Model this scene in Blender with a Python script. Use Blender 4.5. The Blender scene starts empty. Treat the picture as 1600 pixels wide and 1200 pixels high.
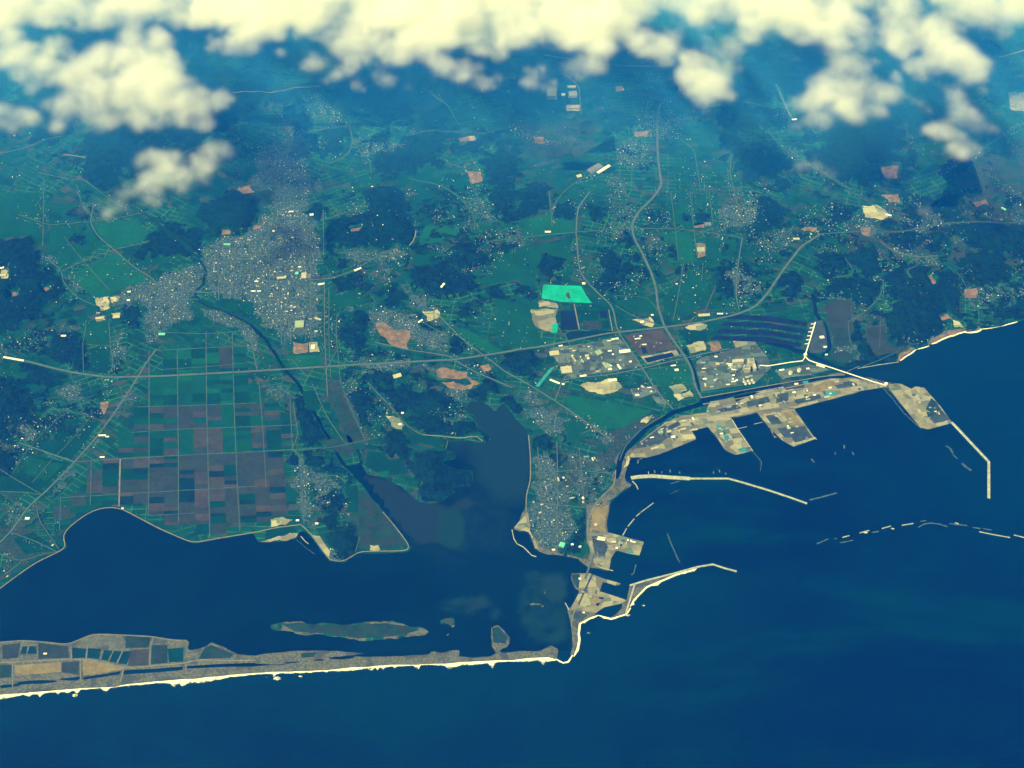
import bpy, bmesh, math, random
import numpy as np
from mathutils import Vector, Matrix
from mathutils.geometry import tessellate_polygon

R = math.radians
SC = bpy.context.scene
COL = SC.collection
random.seed(7)
RNG = np.random.default_rng(7)

# ------------------------------------------------------------------ camera, sky, sun, exposure
CAM_H, PITCH, FPX = 10700.0, R(49.0), 2260.0          # metres, downward pitch, focal length in photo pixels
cam_data = bpy.data.cameras.new('camera')
cam_data.sensor_width = 36.0
cam_data.lens = 36.0 * FPX / 1600.0
cam_data.clip_start = 10.0
cam_data.clip_end = 400000.0
cam = bpy.data.objects.new('camera', cam_data)
COL.objects.link(cam)
cam.location = (0, 0, CAM_H)
cam.rotation_euler = (math.pi / 2 - PITCH, 0, 0)
SC.camera = cam

SUN_EL, SUN_AZ = R(54.0), R(-128.0)                    # azimuth from +Y towards +X
sun_dir = Vector((math.sin(SUN_AZ) * math.cos(SUN_EL), math.cos(SUN_AZ) * math.cos(SUN_EL), math.sin(SUN_EL)))
world = bpy.data.worlds.new('World')
SC.world = world
world.use_nodes = True
wn = world.node_tree
bg = wn.nodes['Background']
sky = wn.nodes.new('ShaderNodeTexSky')
sky.sky_type = 'NISHITA'
sky.sun_disc = False
sky.sun_elevation = SUN_EL
sky.sun_rotation = SUN_AZ % (2 * math.pi)
wn.links.new(sky.outputs[0], bg.inputs[0])
bg.inputs[1].default_value = 0.05

sun_data = bpy.data.lights.new('sun', 'SUN')
sun_data.energy = 5.0
sun_data.angle = R(0.5)
sun_data.color = (1.0, 0.95, 0.55)
sun = bpy.data.objects.new('sun', sun_data)
COL.objects.link(sun)
sun.rotation_euler = sun_dir.to_track_quat('Z', 'Y').to_euler()

vs = SC.view_settings
vs.view_transform = 'Standard'
vs.look = 'None'
vs.exposure = 0.70
vs.gamma = 1.0
vs.use_curve_mapping = False
cy = SC.cycles
cy.max_bounces = 10
cy.volume_bounces = 8
cy.diffuse_bounces = 2
cy.glossy_bounces = 2
cy.transparent_max_bounces = 8
cy.use_denoising = True
cy.sample_clamp_indirect = 4.0
cy.volume_step_rate = 1.0
cy.volume_max_steps = 256

# ------------------------------------------------------------------ helpers
ST, CT = math.sin(PITCH), math.cos(PITCH)


def G(px, py, z=0.0):
    """World x, y of the point at height z that shows at photo pixel (px, py)."""
    u, v = (px - 800.0) / FPX, (py - 600.0) / FPX
    t = (CAM_H - z) / (ST + v * CT)
    return (u * t, (CT - v * ST) * t)


def GP(pts, z=0.0):
    return [G(x, y, z) for x, y in pts]


def mpp(py):
    """metres per photo pixel at image row py."""
    return CAM_H / (ST + (py - 600.0) / FPX * CT) / FPX


def rough(poly, amp=0.12, minlen=60.0, closed=True, seed=1):
    """fractal midpoint displacement of a world outline: natural, uneven edges."""
    rnd = random.Random(seed)
    pts = list(poly)
    for _ in range(7):
        out, n, changed = [], len(pts), False
        for i in range(n if closed else n - 1):
            a, b = pts[i], pts[(i + 1) % n]
            out.append(a)
            dx, dy = b[0] - a[0], b[1] - a[1]
            L = math.hypot(dx, dy)
            if minlen < L < 5000:
                k = rnd.uniform(-amp, amp)
                out.append(((a[0] + b[0]) / 2 - dy * k, (a[1] + b[1]) / 2 + dx * k))
                changed = True
        if not closed:
            out.append(pts[-1])
        pts = out
        if not changed:
            break
    return pts


def inside(X, Y, poly):
    ins = np.zeros(X.shape, bool)
    n = len(poly)
    for i in range(n):
        x0, y0 = poly[i]
        x1, y1 = poly[(i + 1) % n]
        if y0 == y1:
            continue
        c = (y0 > Y) != (y1 > Y)
        ins ^= c & (X < (x1 - x0) * (Y - y0) / (y1 - y0) + x0)
    return ins


def seg_dist(X, Y, pts, closed):
    d = np.full(X.shape, 1e18)
    n = len(pts)
    for i in range(n if closed else n - 1):
        x0, y0 = pts[i]
        x1, y1 = pts[(i + 1) % n]
        dx, dy = x1 - x0, y1 - y0
        L2 = dx * dx + dy * dy + 1e-9
        t = np.clip(((X - x0) * dx + (Y - y0) * dy) / L2, 0, 1)
        d = np.minimum(d, (X - x0 - t * dx) ** 2 + (Y - y0 - t * dy) ** 2)
    return np.sqrt(d)


def sdf_near(X, Y, poly, reach=300.0):
    """signed distance (+ inside), exact within reach of the outline's box, -reach elsewhere. X, Y 2-D grids."""
    P = np.array(poly)
    lo, hi = P.min(0) - reach, P.max(0) + reach
    out = np.full(X.shape, -reach)
    cx = np.where((XA >= lo[0]) & (XA <= hi[0]))[0]
    cy_ = np.where((YA >= lo[1]) & (YA <= hi[1]))[0]
    if len(cx) == 0 or len(cy_) == 0:
        return out
    sl = (slice(cy_[0], cy_[-1] + 1), slice(cx[0], cx[-1] + 1))
    x, y = X[sl], Y[sl]
    d = seg_dist(x, y, poly, True)
    s = np.where(inside(x, y, poly), d, -d)
    out[sl] = np.maximum(s, -reach)
    return out


def line_near(X, Y, pts, reach=300.0):
    P = np.array(pts)
    lo, hi = P.min(0) - reach, P.max(0) + reach
    out = np.full(X.shape, reach)
    cx = np.where((XA >= lo[0]) & (XA <= hi[0]))[0]
    cy_ = np.where((YA >= lo[1]) & (YA <= hi[1]))[0]
    if len(cx) == 0 or len(cy_) == 0:
        return out
    sl = (slice(cy_[0], cy_[-1] + 1), slice(cx[0], cx[-1] + 1))
    out[sl] = np.minimum(seg_dist(X[sl], Y[sl], pts, False), reach)
    return out


def vnoise(x, y, seed=0):
    """smooth value noise in -1..1"""
    xi, yi = np.floor(x).astype(np.int64), np.floor(y).astype(np.int64)
    fx, fy = x - xi, y - yi
    fx, fy = fx * fx * (3 - 2 * fx), fy * fy * (3 - 2 * fy)

    def h(a, b):
        n = (a * 374761393 + b * 668265263 + seed * 1442695041) & 0xFFFFFFFF
        n = ((n ^ (n >> 13)) * 1274126177) & 0xFFFFFFFF
        return ((n ^ (n >> 16)) & 0xFFFF) / 32767.5 - 1.0
    return (h(xi, yi) * (1 - fx) + h(xi + 1, yi) * fx) * (1 - fy) + (h(xi, yi + 1) * (1 - fx) + h(xi + 1, yi + 1) * fx) * fy


def fbm(x, y, scale, octaves=4, seed=0):
    s, a, t = 0.0, 1.0, 0.0
    for o in range(octaves):
        s = s + a * vnoise(x / scale + 17.3 * o, y / scale - 9.1 * o, seed + o)
        t += a
        a *= 0.5
        scale *= 0.5
    return s / t


def sstep(a, b, x):
    t = np.clip((x - a) / (b - a), 0, 1)
    return t * t * (3 - 2 * t)


def tag(o, label=None, cat=None, group=None, kind=None):
    if label:
        o['label'] = label
    if cat:
        o['category'] = cat
    if group:
        o['group'] = group
    if kind:
        o['kind'] = kind
    return o


def link(name, mesh, parent=None, mat=None):
    o = bpy.data.objects.new(name, mesh)
    COL.objects.link(o)
    if parent is not None:
        o.parent = parent
    if mat is not None and mesh is not None:
        mesh.materials.append(mat)
    return o


def mesh_of(name, verts, faces):
    me = bpy.data.meshes.new(name)
    me.from_pydata(verts, [], faces)
    me.update()
    return me


def empty(name, loc, rz=0.0):
    o = bpy.data.objects.new(name, None)
    COL.objects.link(o)
    o.location = loc
    o.rotation_euler = (0, 0, rz)
    o.empty_display_size = 20
    return o


# ------------------------------------------------------------------ materials
class NT:
    """tiny node-tree writer"""

    def __init__(self, name):
        self.m = bpy.data.materials.new(name)
        self.m.use_nodes = True
        self.t = self.m.node_tree
        self.t.nodes.clear()
        self.out = self.t.nodes.new('ShaderNodeOutputMaterial')
        self.pos = None

    def n(self, typ, **kw):
        nd = self.t.nodes.new(typ)
        for k, v in kw.items():
            setattr(nd, k, v)
        return nd

    def l(self, a, b):
        self.t.links.new(a, b)

    def position(self):
        if self.pos is None:
            self.pos = self.n('ShaderNodeNewGeometry').outputs['Position']
        return self.pos

    def val(self, sock, v):
        if hasattr(v, 'is_output'):
            self.l(v, sock)
        else:
            sock.default_value = v

    def noise(self, metres, detail=3.0, rough_=0.55, vec=None, dist=0.0):
        nd = self.n('ShaderNodeTexNoise')
        nd.inputs['Scale'].default_value = 1.0 / metres
        nd.inputs['Detail'].default_value = detail
        nd.inputs['Roughness'].default_value = rough_
        nd.inputs['Distortion'].default_value = dist
        self.l(vec if vec is not None else self.position(), nd.inputs['Vector'])
        return nd.outputs['Fac']

    def math(self, op, a, b=0.5, c=None, clamp=False):
        nd = self.n('ShaderNodeMath', operation=op, use_clamp=clamp)
        self.val(nd.inputs[0], a)
        self.val(nd.inputs[1], b)
        if c is not None:
            self.val(nd.inputs[2], c)
        return nd.outputs[0]

    def step(self, x, a, b):
        nd = self.n('ShaderNodeMapRange', interpolation_type='SMOOTHSTEP')
        self.val(nd.inputs['Value'], x)
        nd.inputs['From Min'].default_value = a
        nd.inputs['From Max'].default_value = b
        return nd.outputs['Result']

    def mix(self, f, a, b):
        nd = self.n('ShaderNodeMix', data_type='RGBA')
        self.val(nd.inputs[0], f)
        for s, v in ((nd.inputs[6], a), (nd.inputs[7], b)):
            if hasattr(v, 'is_output'):
                self.l(v, s)
            else:
                s.default_value = (*v, 1.0)
        return nd.outputs[2]

    def attr(self, name):
        nd = self.n('ShaderNodeAttribute', attribute_name=name)
        return nd

    def surface(self, color, rough_=0.9, spec=0.15, bump=None, dist=1.0, metallic=0.0):
        p = self.n('ShaderNodeBsdfPrincipled')
        if hasattr(color, 'is_output'):
            self.l(color, p.inputs['Base Color'])
        else:
            p.inputs['Base Color'].default_value = (*color, 1.0)
        self.val(p.inputs['Roughness'], rough_)
        p.inputs['Specular IOR Level'].default_value = spec
        p.inputs['Metallic'].default_value = metallic
        if bump is not None:
            b = self.n('ShaderNodeBump')
            b.inputs['Strength'].default_value = 1.0
            b.inputs['Distance'].default_value = dist
            self.l(bump, b.inputs['Height'])
            self.l(b.outputs[0], p.inputs['Normal'])
        self.l(p.outputs[0], self.out.inputs['Surface'])
        return self.m


def scaled(c, k):
    return tuple(min(1.0, x * k) for x in c)


_soil = {}


def soil(name, c, vary=0.35, big=140.0, fine=16.0, other=None, rows=None, plots=None):
    """mottled ground cover: two colours blended by broad and fine noise, optional row streaks"""
    if name in _soil:
        return _soil[name]
    t = NT(name)
    a, b = scaled(c, 1 - vary), scaled(c, 1 + vary)
    f = t.math('ADD', t.math('MULTIPLY', t.noise(big, 3), 0.4), t.math('MULTIPLY', t.noise(48.0, 5, 0.7), 0.35))
    f = t.math('ADD', f, t.math('MULTIPLY', t.noise(fine, 4, 0.65), 0.25))
    col = t.mix(t.step(f, 0.40, 0.60), a, b)
    if other is not None:
        col = t.mix(t.step(t.noise(big * 0.7, 6, 0.7), 0.49, 0.58), col, other)
    if plots is not None:       # a works or quay surface laid out in rectangular lots
        rz, sx_, sy_ = plots
        vr = t.n('ShaderNodeVectorRotate', rotation_type='Z_AXIS')
        vr.inputs['Angle'].default_value = rz
        t.l(t.position(), vr.inputs['Vector'])
        mp = t.n('ShaderNodeMapping')
        mp.inputs['Scale'].default_value = (1.0 / sx_, 1.0 / sy_, 0.01)
        t.l(vr.outputs[0], mp.inputs[0])
        vo = t.n('ShaderNodeTexVoronoi', distance='CHEBYCHEV')
        vo.inputs['Scale'].default_value = 1.0
        vo.inputs['Randomness'].default_value = 0.6
        t.l(mp.outputs[0], vo.inputs['Vector'])
        sc_ = t.n('ShaderNodeSeparateColor')
        t.l(vo.outputs['Color'], sc_.inputs[0])
        col = t.mix(t.math('MULTIPLY', t.step(sc_.outputs[0], 0.62, 0.66), 0.75), col, scaled(c, 0.48))
        col = t.mix(t.math('MULTIPLY', t.step(sc_.outputs[1], 0.70, 0.74), 0.7), col, scaled(c, 1.5))
        col = t.mix(t.math('MULTIPLY', t.step(sc_.outputs[2], 0.80, 0.84), 0.7), col, (c[0] * 0.35, c[1] * 0.6, c[2] * 0.6))
    if rows is not None:
        w = t.n('ShaderNodeTexWave', bands_direction='X')
        mp = t.n('ShaderNodeMapping')
        mp.inputs['Rotation'].default_value = (0, 0, rows[1])
        mp.inputs['Scale'].default_value = (1.0 / rows[0],) * 3
        t.l(t.position(), mp.inputs[0])
        t.l(mp.outputs[0], w.inputs[0])
        w.inputs['Scale'].default_value = 0.5
        w.inputs['Distortion'].default_value = 1.0
        col = t.mix(t.math('MULTIPLY', w.outputs['Fac'], 0.4), col, scaled(c, 0.7))
    _soil[name] = t.surface(col, 0.95, 0.1)
    return _soil[name]


M = {}
M['green'] = soil('paddy_green', (0.0025, 0.046, 0.015), 0.18, 220, 20)
M['green2'] = soil('paddy_light_green', (0.004, 0.062, 0.018), 0.16, 200, 20)
M['green3'] = soil('paddy_dark_green', (0.001, 0.031, 0.013), 0.2, 200, 20)
M['brown'] = soil('fallow_brown', (0.034, 0.038, 0.018), 0.25, 150, 14, rows=(26, 0.1))
M['purple'] = soil('fallow_purple', (0.02, 0.032, 0.017), 0.25, 150, 14, rows=(26, 0.05))
M['olive'] = soil('olive_stubble', (0.018, 0.035, 0.019), 0.2, 150, 14, rows=(30, 0.02))
M['rust'] = soil('fallow_rust', (0.04, 0.037, 0.018), 0.25, 150, 14)
M['dark'] = soil('wet_dark_field', (0.002, 0.018, 0.013), 0.25, 120, 14)
M['tan'] = soil('tan_dry_grass', (0.165, 0.135, 0.045), 0.22, 90, 12)
M['pale'] = soil('pale_gravel', (0.25, 0.24, 0.135), 0.2, 80, 10, plots=(-0.1, 130.0, 70.0))
M['sand'] = soil('beach_sand', (0.19, 0.175, 0.09), 0.2, 120, 12)
M['grey_sand'] = soil('grey_sand', (0.08, 0.092, 0.062), 0.25, 100, 10)
M['orange'] = soil('bare_orange_soil', (0.17, 0.11, 0.05), 0.3, 90, 10, other=(0.09, 0.078, 0.045))
M['concrete'] = soil('quay_concrete', (0.18, 0.175, 0.10), 0.18, 70, 9, plots=(-0.18, 95.0, 60.0))
M['yard'] = soil('industrial_yard', (0.062, 0.092, 0.070), 0.2, 80, 9, plots=(-0.15, 85.0, 55.0))
M['asphalt'] = soil('asphalt_yard', (0.028, 0.046, 0.042), 0.3, 80, 10)
M['turquoise'] = soil('turquoise_liner', (0.006, 0.30, 0.20), 0.22, 120, 14, rows=(34, 0.1))
M['cyan'] = soil('cyan_sheeting', (0.02, 0.2, 0.2), 0.2, 60, 10)
M['pond'] = soil('settling_pond', (0.003, 0.012, 0.022), 0.15, 120, 20)
M['teal_pond'] = soil('teal_field_pond', (0.002, 0.026, 0.026), 0.15, 120, 20)
M['coal'] = soil('coal_and_ash', (0.004, 0.011, 0.03), 0.3, 80, 14)
M['road'] = soil('road_surface', (0.06, 0.092, 0.078), 0.15, 60, 10)
M['road2'] = soil('farm_track', (0.042, 0.082, 0.058), 0.2, 60, 10)
M['pale_road'] = soil('pale_embankment_road', (0.135, 0.14, 0.095), 0.2, 60, 10)
M['marsh'] = soil('marsh_grass', (0.009, 0.034, 0.013), 0.3, 120, 14, other=(0.018, 0.026, 0.017))
M['stone'] = soil('breakwater_stone', (0.3, 0.32, 0.23), 0.25, 30, 6)
M['wetstone'] = soil('wet_breakwater_stone', (0.045, 0.085, 0.085), 0.3, 30, 6)
M['white_paint'] = soil('white_cladding', (0.74, 0.73, 0.60), 0.06, 40, 6)
M['cream'] = soil('cream_roofing', (0.38, 0.36, 0.22), 0.1, 40, 6)
M['grey_roof'] = soil('grey_roofing', (0.11, 0.125, 0.115), 0.15, 40, 6)
M['blue_roof'] = soil('blue_roofing', (0.014, 0.05, 0.11), 0.15, 40, 6)
M['green_roof'] = soil('pale_green_roofing', (0.22, 0.30, 0.16), 0.12, 40, 6)
M['teal_roof'] = soil('teal_roofing', (0.12, 0.55, 0.42), 0.1, 40, 6)
M['wall'] = soil('plaster_wall', (0.17, 0.195, 0.16), 0.12, 40, 6)
M['dark_wall'] = soil('dark_wall', (0.12, 0.12, 0.10), 0.12, 40, 6)
M['steel'] = soil('steel_frame', (0.22, 0.24, 0.22), 0.1, 20, 5)


def foam_material():
    t = NT('surf_foam')
    fd = t.attr('fade').outputs['Fac']
    n = t.math('ADD', t.math('MULTIPLY', t.noise(46, 6, 0.7, dist=0.6), 0.8), t.math('MULTIPLY', t.noise(11, 3, 0.6), 0.2))
    k = t.math('SUBTRACT', n, t.math('MULTIPLY_ADD', fd, 0.46, 0.26))
    col = t.mix(t.step(k, -0.06, 0.14), (0.001, 0.022, 0.024), (0.80, 0.79, 0.56))
    return t.surface(col, 0.8, 0.15, bump=t.noise(14, 3), dist=1.0)


M['foam'] = foam_material()


def water_material(name, deep, shallow, scale, lo, hi, ripple=0.8):
    t = NT(name)
    f = t.math('ADD', t.math('MULTIPLY', t.noise(scale, 4, 0.55, dist=0.6), 0.75), t.math('MULTIPLY', t.noise(scale * 0.18, 4, 0.6), 0.25))
    col = t.mix(t.step(f, lo, hi), deep, shallow)
    return t.surface(col, 0.35, 0.08, bump=t.noise(16, 3, 0.6), dist=ripple)


def sea_material():
    t = NT('sea_water')
    sh = t.attr('shoal').outputs['Fac']
    f = t.math('ADD', t.math('MULTIPLY', t.noise(3600, 4, 0.55, dist=0.6), 0.75), t.math('MULTIPLY', t.noise(650, 4, 0.6), 0.25))
    col = t.mix(t.step(f, 0.38, 0.66), (0.0001, 0.0022, 0.0125), (0.0002, 0.0115, 0.0185))
    mp = t.n('ShaderNodeMapping')
    mp.inputs['Rotation'].default_value = (0, 0, -0.12)
    mp.inputs['Scale'].default_value = (0.22, 1.0, 1.0)
    t.l(t.position(), mp.inputs[0])
    col = t.mix(t.math('MULTIPLY', t.step(t.noise(520, 5, 0.65, vec=mp.outputs[0], dist=0.8), 0.46, 0.70), 0.85), col, (0.0003, 0.019, 0.022))
    k = t.math('MULTIPLY', sh, t.math('MULTIPLY_ADD', t.noise(420, 5, 0.6), 1.6, 0.1), clamp=True)
    col = t.mix(k, col, (0.0004, 0.0135, 0.022))
    return t.surface(col, 0.30, 0.18, bump=t.noise(22, 3, 0.6), dist=1.0)


M['sea'] = sea_material()
def lagoon_material():
    t = NT('lagoon_water')
    at = t.attr('bed')
    sp = t.n('ShaderNodeSeparateColor')
    t.l(at.outputs['Color'], sp.inputs[0])
    n1, n2 = t.noise(1500, 4, 0.6, dist=0.5), t.noise(190, 6, 0.66, dist=0.4)
    col = t.mix(t.step(n1, 0.38, 0.62), (0.0006, 0.006, 0.0085), (0.0009, 0.0095, 0.0105))
    wob = t.math('MULTIPLY', t.math('SUBTRACT', n2, 0.5), 1.3)
    col = t.mix(t.step(t.math('ADD', sp.outputs[0], wob), 0.15, 0.95), col, (0.0055, 0.020, 0.0155))      # murky inlet
    col = t.mix(t.math('MULTIPLY', t.step(t.math('ADD', sp.outputs[1], wob), 0.30, 0.75), 0.85), col, (0.0090, 0.0200, 0.0145))   # bare mud under a film of water
    col = t.mix(t.math('MULTIPLY', t.step(t.math('ADD', sp.outputs[2], wob), 0.30, 0.75), 0.8), col, (0.0060, 0.0280, 0.0110))   # weed
    return t.surface(col, 0.35, 0.08, bump=t.noise(22, 3, 0.6), dist=0.5)


M['lagoon'] = lagoon_material()
M['mud'] = soil('tidal_mud', (0.0045, 0.013, 0.012), 0.3, 260, 30, other=(0.001, 0.008, 0.009))
M['shallow'] = soil('shallow_weed', (0.0012, 0.009, 0.0095), 0.3, 160, 25)


def terrain_material():
    t = NT('land_cover')
    at = t.attr('cover')
    sep = t.n('ShaderNodeSeparateColor')
    t.l(at.outputs['Color'], sep.inputs[0])
    forest_a, town_a, dry_a = sep.outputs[0], sep.outputs[1], sep.outputs[2]
    sand_a = at.outputs['Alpha']
    big, mid, fine = t.noise(900, 4, 0.6), t.noise(130, 4, 0.6), t.noise(22, 3, 0.65)
    # paddies: parcels of slightly different green
    vo = t.n('ShaderNodeTexVoronoi')
    vo.inputs['Scale'].default_value = 1 / 1500.0
    t.l(t.position(), vo.inputs['Vector'])
    sv = t.n('ShaderNodeSeparateColor')
    t.l(vo.outputs['Color'], sv.inputs[0])
    vr = t.n('ShaderNodeVectorRotate', rotation_type='Z_AXIS')
    t.l(t.position(), vr.inputs['Vector'])
    t.l(t.math('MULTIPLY_ADD', sv.outputs[0], 1.1, -0.5), vr.inputs['Angle'])
    mp = t.n('ShaderNodeMapping')
    mp.inputs['Scale'].default_value = (1 / 150.0,) * 3
    t.l(vr.outputs[0], mp.inputs[0])
    br = t.n('ShaderNodeTexBrick')
    br.offset = 0.0
    br.inputs['Scale'].default_value = 1.0
    br.inputs['Mortar Size'].default_value = 0.036
    br.inputs['Brick Width'].default_value = 0.9
    br.inputs['Row Height'].default_value = 0.42
    br.inputs['Color1'].default_value = (0.0022, 0.039, 0.0155, 1)
    br.inputs['Color2'].default_value = (0.0040, 0.062, 0.0205, 1)
    br.inputs['Mortar'].default_value = (0.030, 0.110, 0.052, 1)
    t.l(mp.outputs[0], br.inputs['Vector'])
    bare = t.mix(t.step(t.noise(260, 4, 0.6), 0.32, 0.48), (0.0025, 0.046, 0.0175), br.outputs['Color'])
    field = t.mix(t.step(big, 0.40, 0.62), bare, (0.0020, 0.042, 0.0165))
    field = t.mix(t.math('MULTIPLY', t.step(mid, 0.52, 0.70), 0.5), field, (0.009, 0.056, 0.026))
    m2 = t.n('ShaderNodeMapping')
    m2.inputs['Scale'].default_value = (1 / 120.0, 1 / 62.0, 1 / 100.0)
    t.l(vr.outputs[0], m2.inputs[0])
    v2 = t.n('ShaderNodeTexVoronoi', distance='CHEBYCHEV')
    v2.inputs['Scale'].default_value = 1.0
    v2.inputs['Randomness'].default_value = 0.55
    t.l(m2.outputs[0], v2.inputs['Vector'])
    s2 = t.n('ShaderNodeSeparateColor')
    t.l(v2.outputs['Color'], s2.inputs[0])
    odd = t.math('MULTIPLY', t.step(t.noise(700, 4, 0.6), 0.42, 0.60), 0.9)
    field = t.mix(t.math('MULTIPLY', t.step(s2.outputs[0], 0.80, 0.82), odd), field, (0.018, 0.040, 0.020))
    field = t.mix(t.math('MULTIPLY', t.step(s2.outputs[1], 0.86, 0.88), odd), field, (0.034, 0.046, 0.026))
    field = t.mix(t.math('MULTIPLY', t.step(s2.outputs[2], 0.74, 0.76), 0.7), field, (0.0012, 0.026, 0.015))
    field = t.mix(t.math('MULTIPLY', t.step(t.noise(17, 3, 0.7), 0.50, 0.66), 0.45), field, (0.0010, 0.018, 0.011))
    field = t.mix(t.math('MULTIPLY', t.step(t.noise(24, 4, 0.7), 0.60, 0.70), 0.40), field, (0.020, 0.064, 0.038))
    # dry / rough ground
    dry = t.mix(t.step(fine, 0.35, 0.65), (0.009, 0.028, 0.018), (0.031, 0.044, 0.026))
    dry = t.mix(t.step(mid, 0.48, 0.62), dry, (0.006, 0.042, 0.019))
    field = t.mix(t.step(t.math('ADD', dry_a, t.math('MULTIPLY', t.math('SUBTRACT', t.noise(170, 6, 0.65), 0.5), 2.2)), 0.42, 0.60), field, dry)
    # built-up ground
    town = t.mix(t.step(fine, 0.36, 0.64), (0.009, 0.040, 0.036), (0.058, 0.096, 0.088))
    town = t.mix(t.step(mid, 0.52, 0.66), town, (0.006, 0.040, 0.022))
    field = t.mix(t.step(t.math('ADD', town_a, t.math('MULTIPLY', t.math('SUBTRACT', t.noise(75, 6, 0.7), 0.5), 2.0)), 0.42, 0.58), field, town)
    # sand
    sand = t.mix(t.step(fine, 0.38, 0.62), (0.056, 0.066, 0.044), (0.112, 0.116, 0.068))
    sand = t.mix(t.step(mid, 0.50, 0.62), sand, (0.045, 0.055, 0.035))
    field = t.mix(t.step(sand_a, 0.35, 0.65), field, sand)
    # woodland
    fo = t.math('ADD', forest_a, t.math('MULTIPLY', t.math('SUBTRACT', t.noise(300, 4, 0.6, dist=0.8), 0.5), 1.3))
    fo = t.math('ADD', fo, t.math('MULTIPLY', t.math('SUBTRACT', t.noise(115, 6, 0.7, dist=0.6), 0.5), 1.9))
    wood = t.mix(t.step(t.math('ADD', t.math('MULTIPLY', fine, 0.5), t.math('MULTIPLY', t.noise(62, 4, 0.7), 0.5)), 0.38, 0.62), (0.0004, 0.0045, 0.007), (0.0025, 0.027, 0.019))
    wood = t.mix(t.math('MULTIPLY', t.step(t.noise(420, 4, 0.6), 0.52, 0.68), 0.5), wood, (0.002, 0.027, 0.016))
    col = t.mix(t.step(fo, 0.46, 0.54), field, wood)
    hgt = t.math('MULTIPLY', t.math('ADD', t.math('MULTIPLY', t.noise(34, 4, 0.7), 14.0), 0.0), t.step(fo, 0.44, 0.56))
    return t.surface(col, 0.95, 0.08, bump=hgt, dist=1.0)


M['terrain'] = terrain_material()


def house_material():
    t = NT('house_roofs_and_walls')
    at = t.attr('tint')
    return t.surface(at.outputs['Color'], 0.7, 0.2)


M['houses'] = house_material()

# ------------------------------------------------------------------ outlines (photo pixels, put on the ground by G)
MAINLAND = [(-420, 1060), (0, 922), (28, 900), (45, 885), (70, 872), (95, 861), (107, 857), (95, 838), (108, 823), (135, 802), (155, 793), (185, 792),
    (200, 800), (250, 826), (298, 849), (306, 849), (350, 841), (396, 834), (404, 848), (440, 847), (464, 842), (467, 832), (476, 830), (486, 838),
    (498, 855), (514, 877), (540, 880), (548, 871), (557, 863), (640, 862), (643, 857), (630, 836), (600, 802), (575, 770), (556, 748), (545, 728),
    (562, 724), (574, 742), (600, 748), (625, 760), (648, 780), (664, 788), (690, 786), (700, 776), (713, 768), (706, 762), (736, 762), (740, 748), (738, 735),
    (716, 733), (692, 724), (694, 720), (712, 718), (714, 708), (696, 702), (700, 690), (730, 689), (750, 692), (768, 690), (765, 681), (748, 668), (742, 650),
    (728, 640), (735, 628), (755, 628), (774, 645), (786, 630), (798, 645), (822, 672), (826, 690), (828, 720), (829, 750), (822, 770), (820, 792), (812, 812),
    (800, 826), (812, 831), (826, 829), (830, 842), (840, 861), (856, 867), (880, 869), (904, 874), (920, 887), (934, 888), (948, 892), (952, 890), (955, 872), (963, 860),
    (999, 868), (1006, 847), (950, 832), (948, 820), (950, 806), (952, 790), (956, 783), (975, 768), (988, 757), (978, 752), (976, 746), (980, 730), (984, 716), (1010, 715),
    (1030, 710), (1087, 687), (1080, 673), (1106, 667), (1117, 680), (1133, 703), (1150, 711), (1176, 704), (1160, 680), (1142, 653), (1183, 644), (1206, 672), (1222, 688), (1240, 698),
    (1274, 686), (1240, 639), (1290, 626), (1345, 611), (1383, 605), (1415, 640), (1438, 668), (1450, 671), (1488, 661), (1470, 636), (1444, 606), (1430, 604), (1424, 608), (1408, 600),
    (1384, 597), (1360, 590), (1340, 592), (1310, 580), (1312, 572), (1345, 574), (1380, 570), (1404, 566), (1407, 555), (1424, 549), (1448, 541), (1458, 536), (1480, 525), (1505, 518), (1530, 515),
    (1572, 508), (1600, 500), (1760, 470), (2050, 430)]
mainland = GP(MAINLAND)
far_r = mainland[-1]
mainland = mainland + [(30000.0, far_r[1] + 9000.0), (160000.0, 60000.0), (160000.0, 260000.0), (-160000.0, 260000.0), (-160000.0, 3000.0), (-30000.0, 4200.0)]
mainland = rough(mainland, 0.05, 90, seed=3)

SPIT = [(-420, 1016), (-150, 1010), (0, 1003), (35, 1000), (75, 1003), (108, 1007), (125, 998), (145, 990), (200, 992), (240, 994), (270, 1000), (293, 1000),
    (297, 1004), (293, 1012), (298, 1016), (322, 1010), (330, 1003), (350, 1010), (372, 1022), (400, 1024), (440, 1019), (500, 1016), (560, 1020), (579, 1021),
    (560, 1024), (500, 1030), (440, 1036), (400, 1038), (400, 1041), (440, 1039), (520, 1030), (560, 1027), (620, 1025), (672, 1022), (674, 1016), (690, 1020), (704, 1016), (719, 1015), (718, 1026), (740, 1028),
    (764, 1026), (775, 1021), (768, 1010), (767, 980), (778, 976), (797, 995), (795, 1010), (780, 1016), (785, 1021), (812, 1017), (840, 1018), (862, 1008), (873, 1014),
    (870, 1030), (856, 1028), (800, 1033), (700, 1038), (600, 1041), (500, 1049), (400, 1053), (300, 1062), (200, 1071), (100, 1080), (0, 1088), (-150, 1098), (-420, 1120)]
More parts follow.
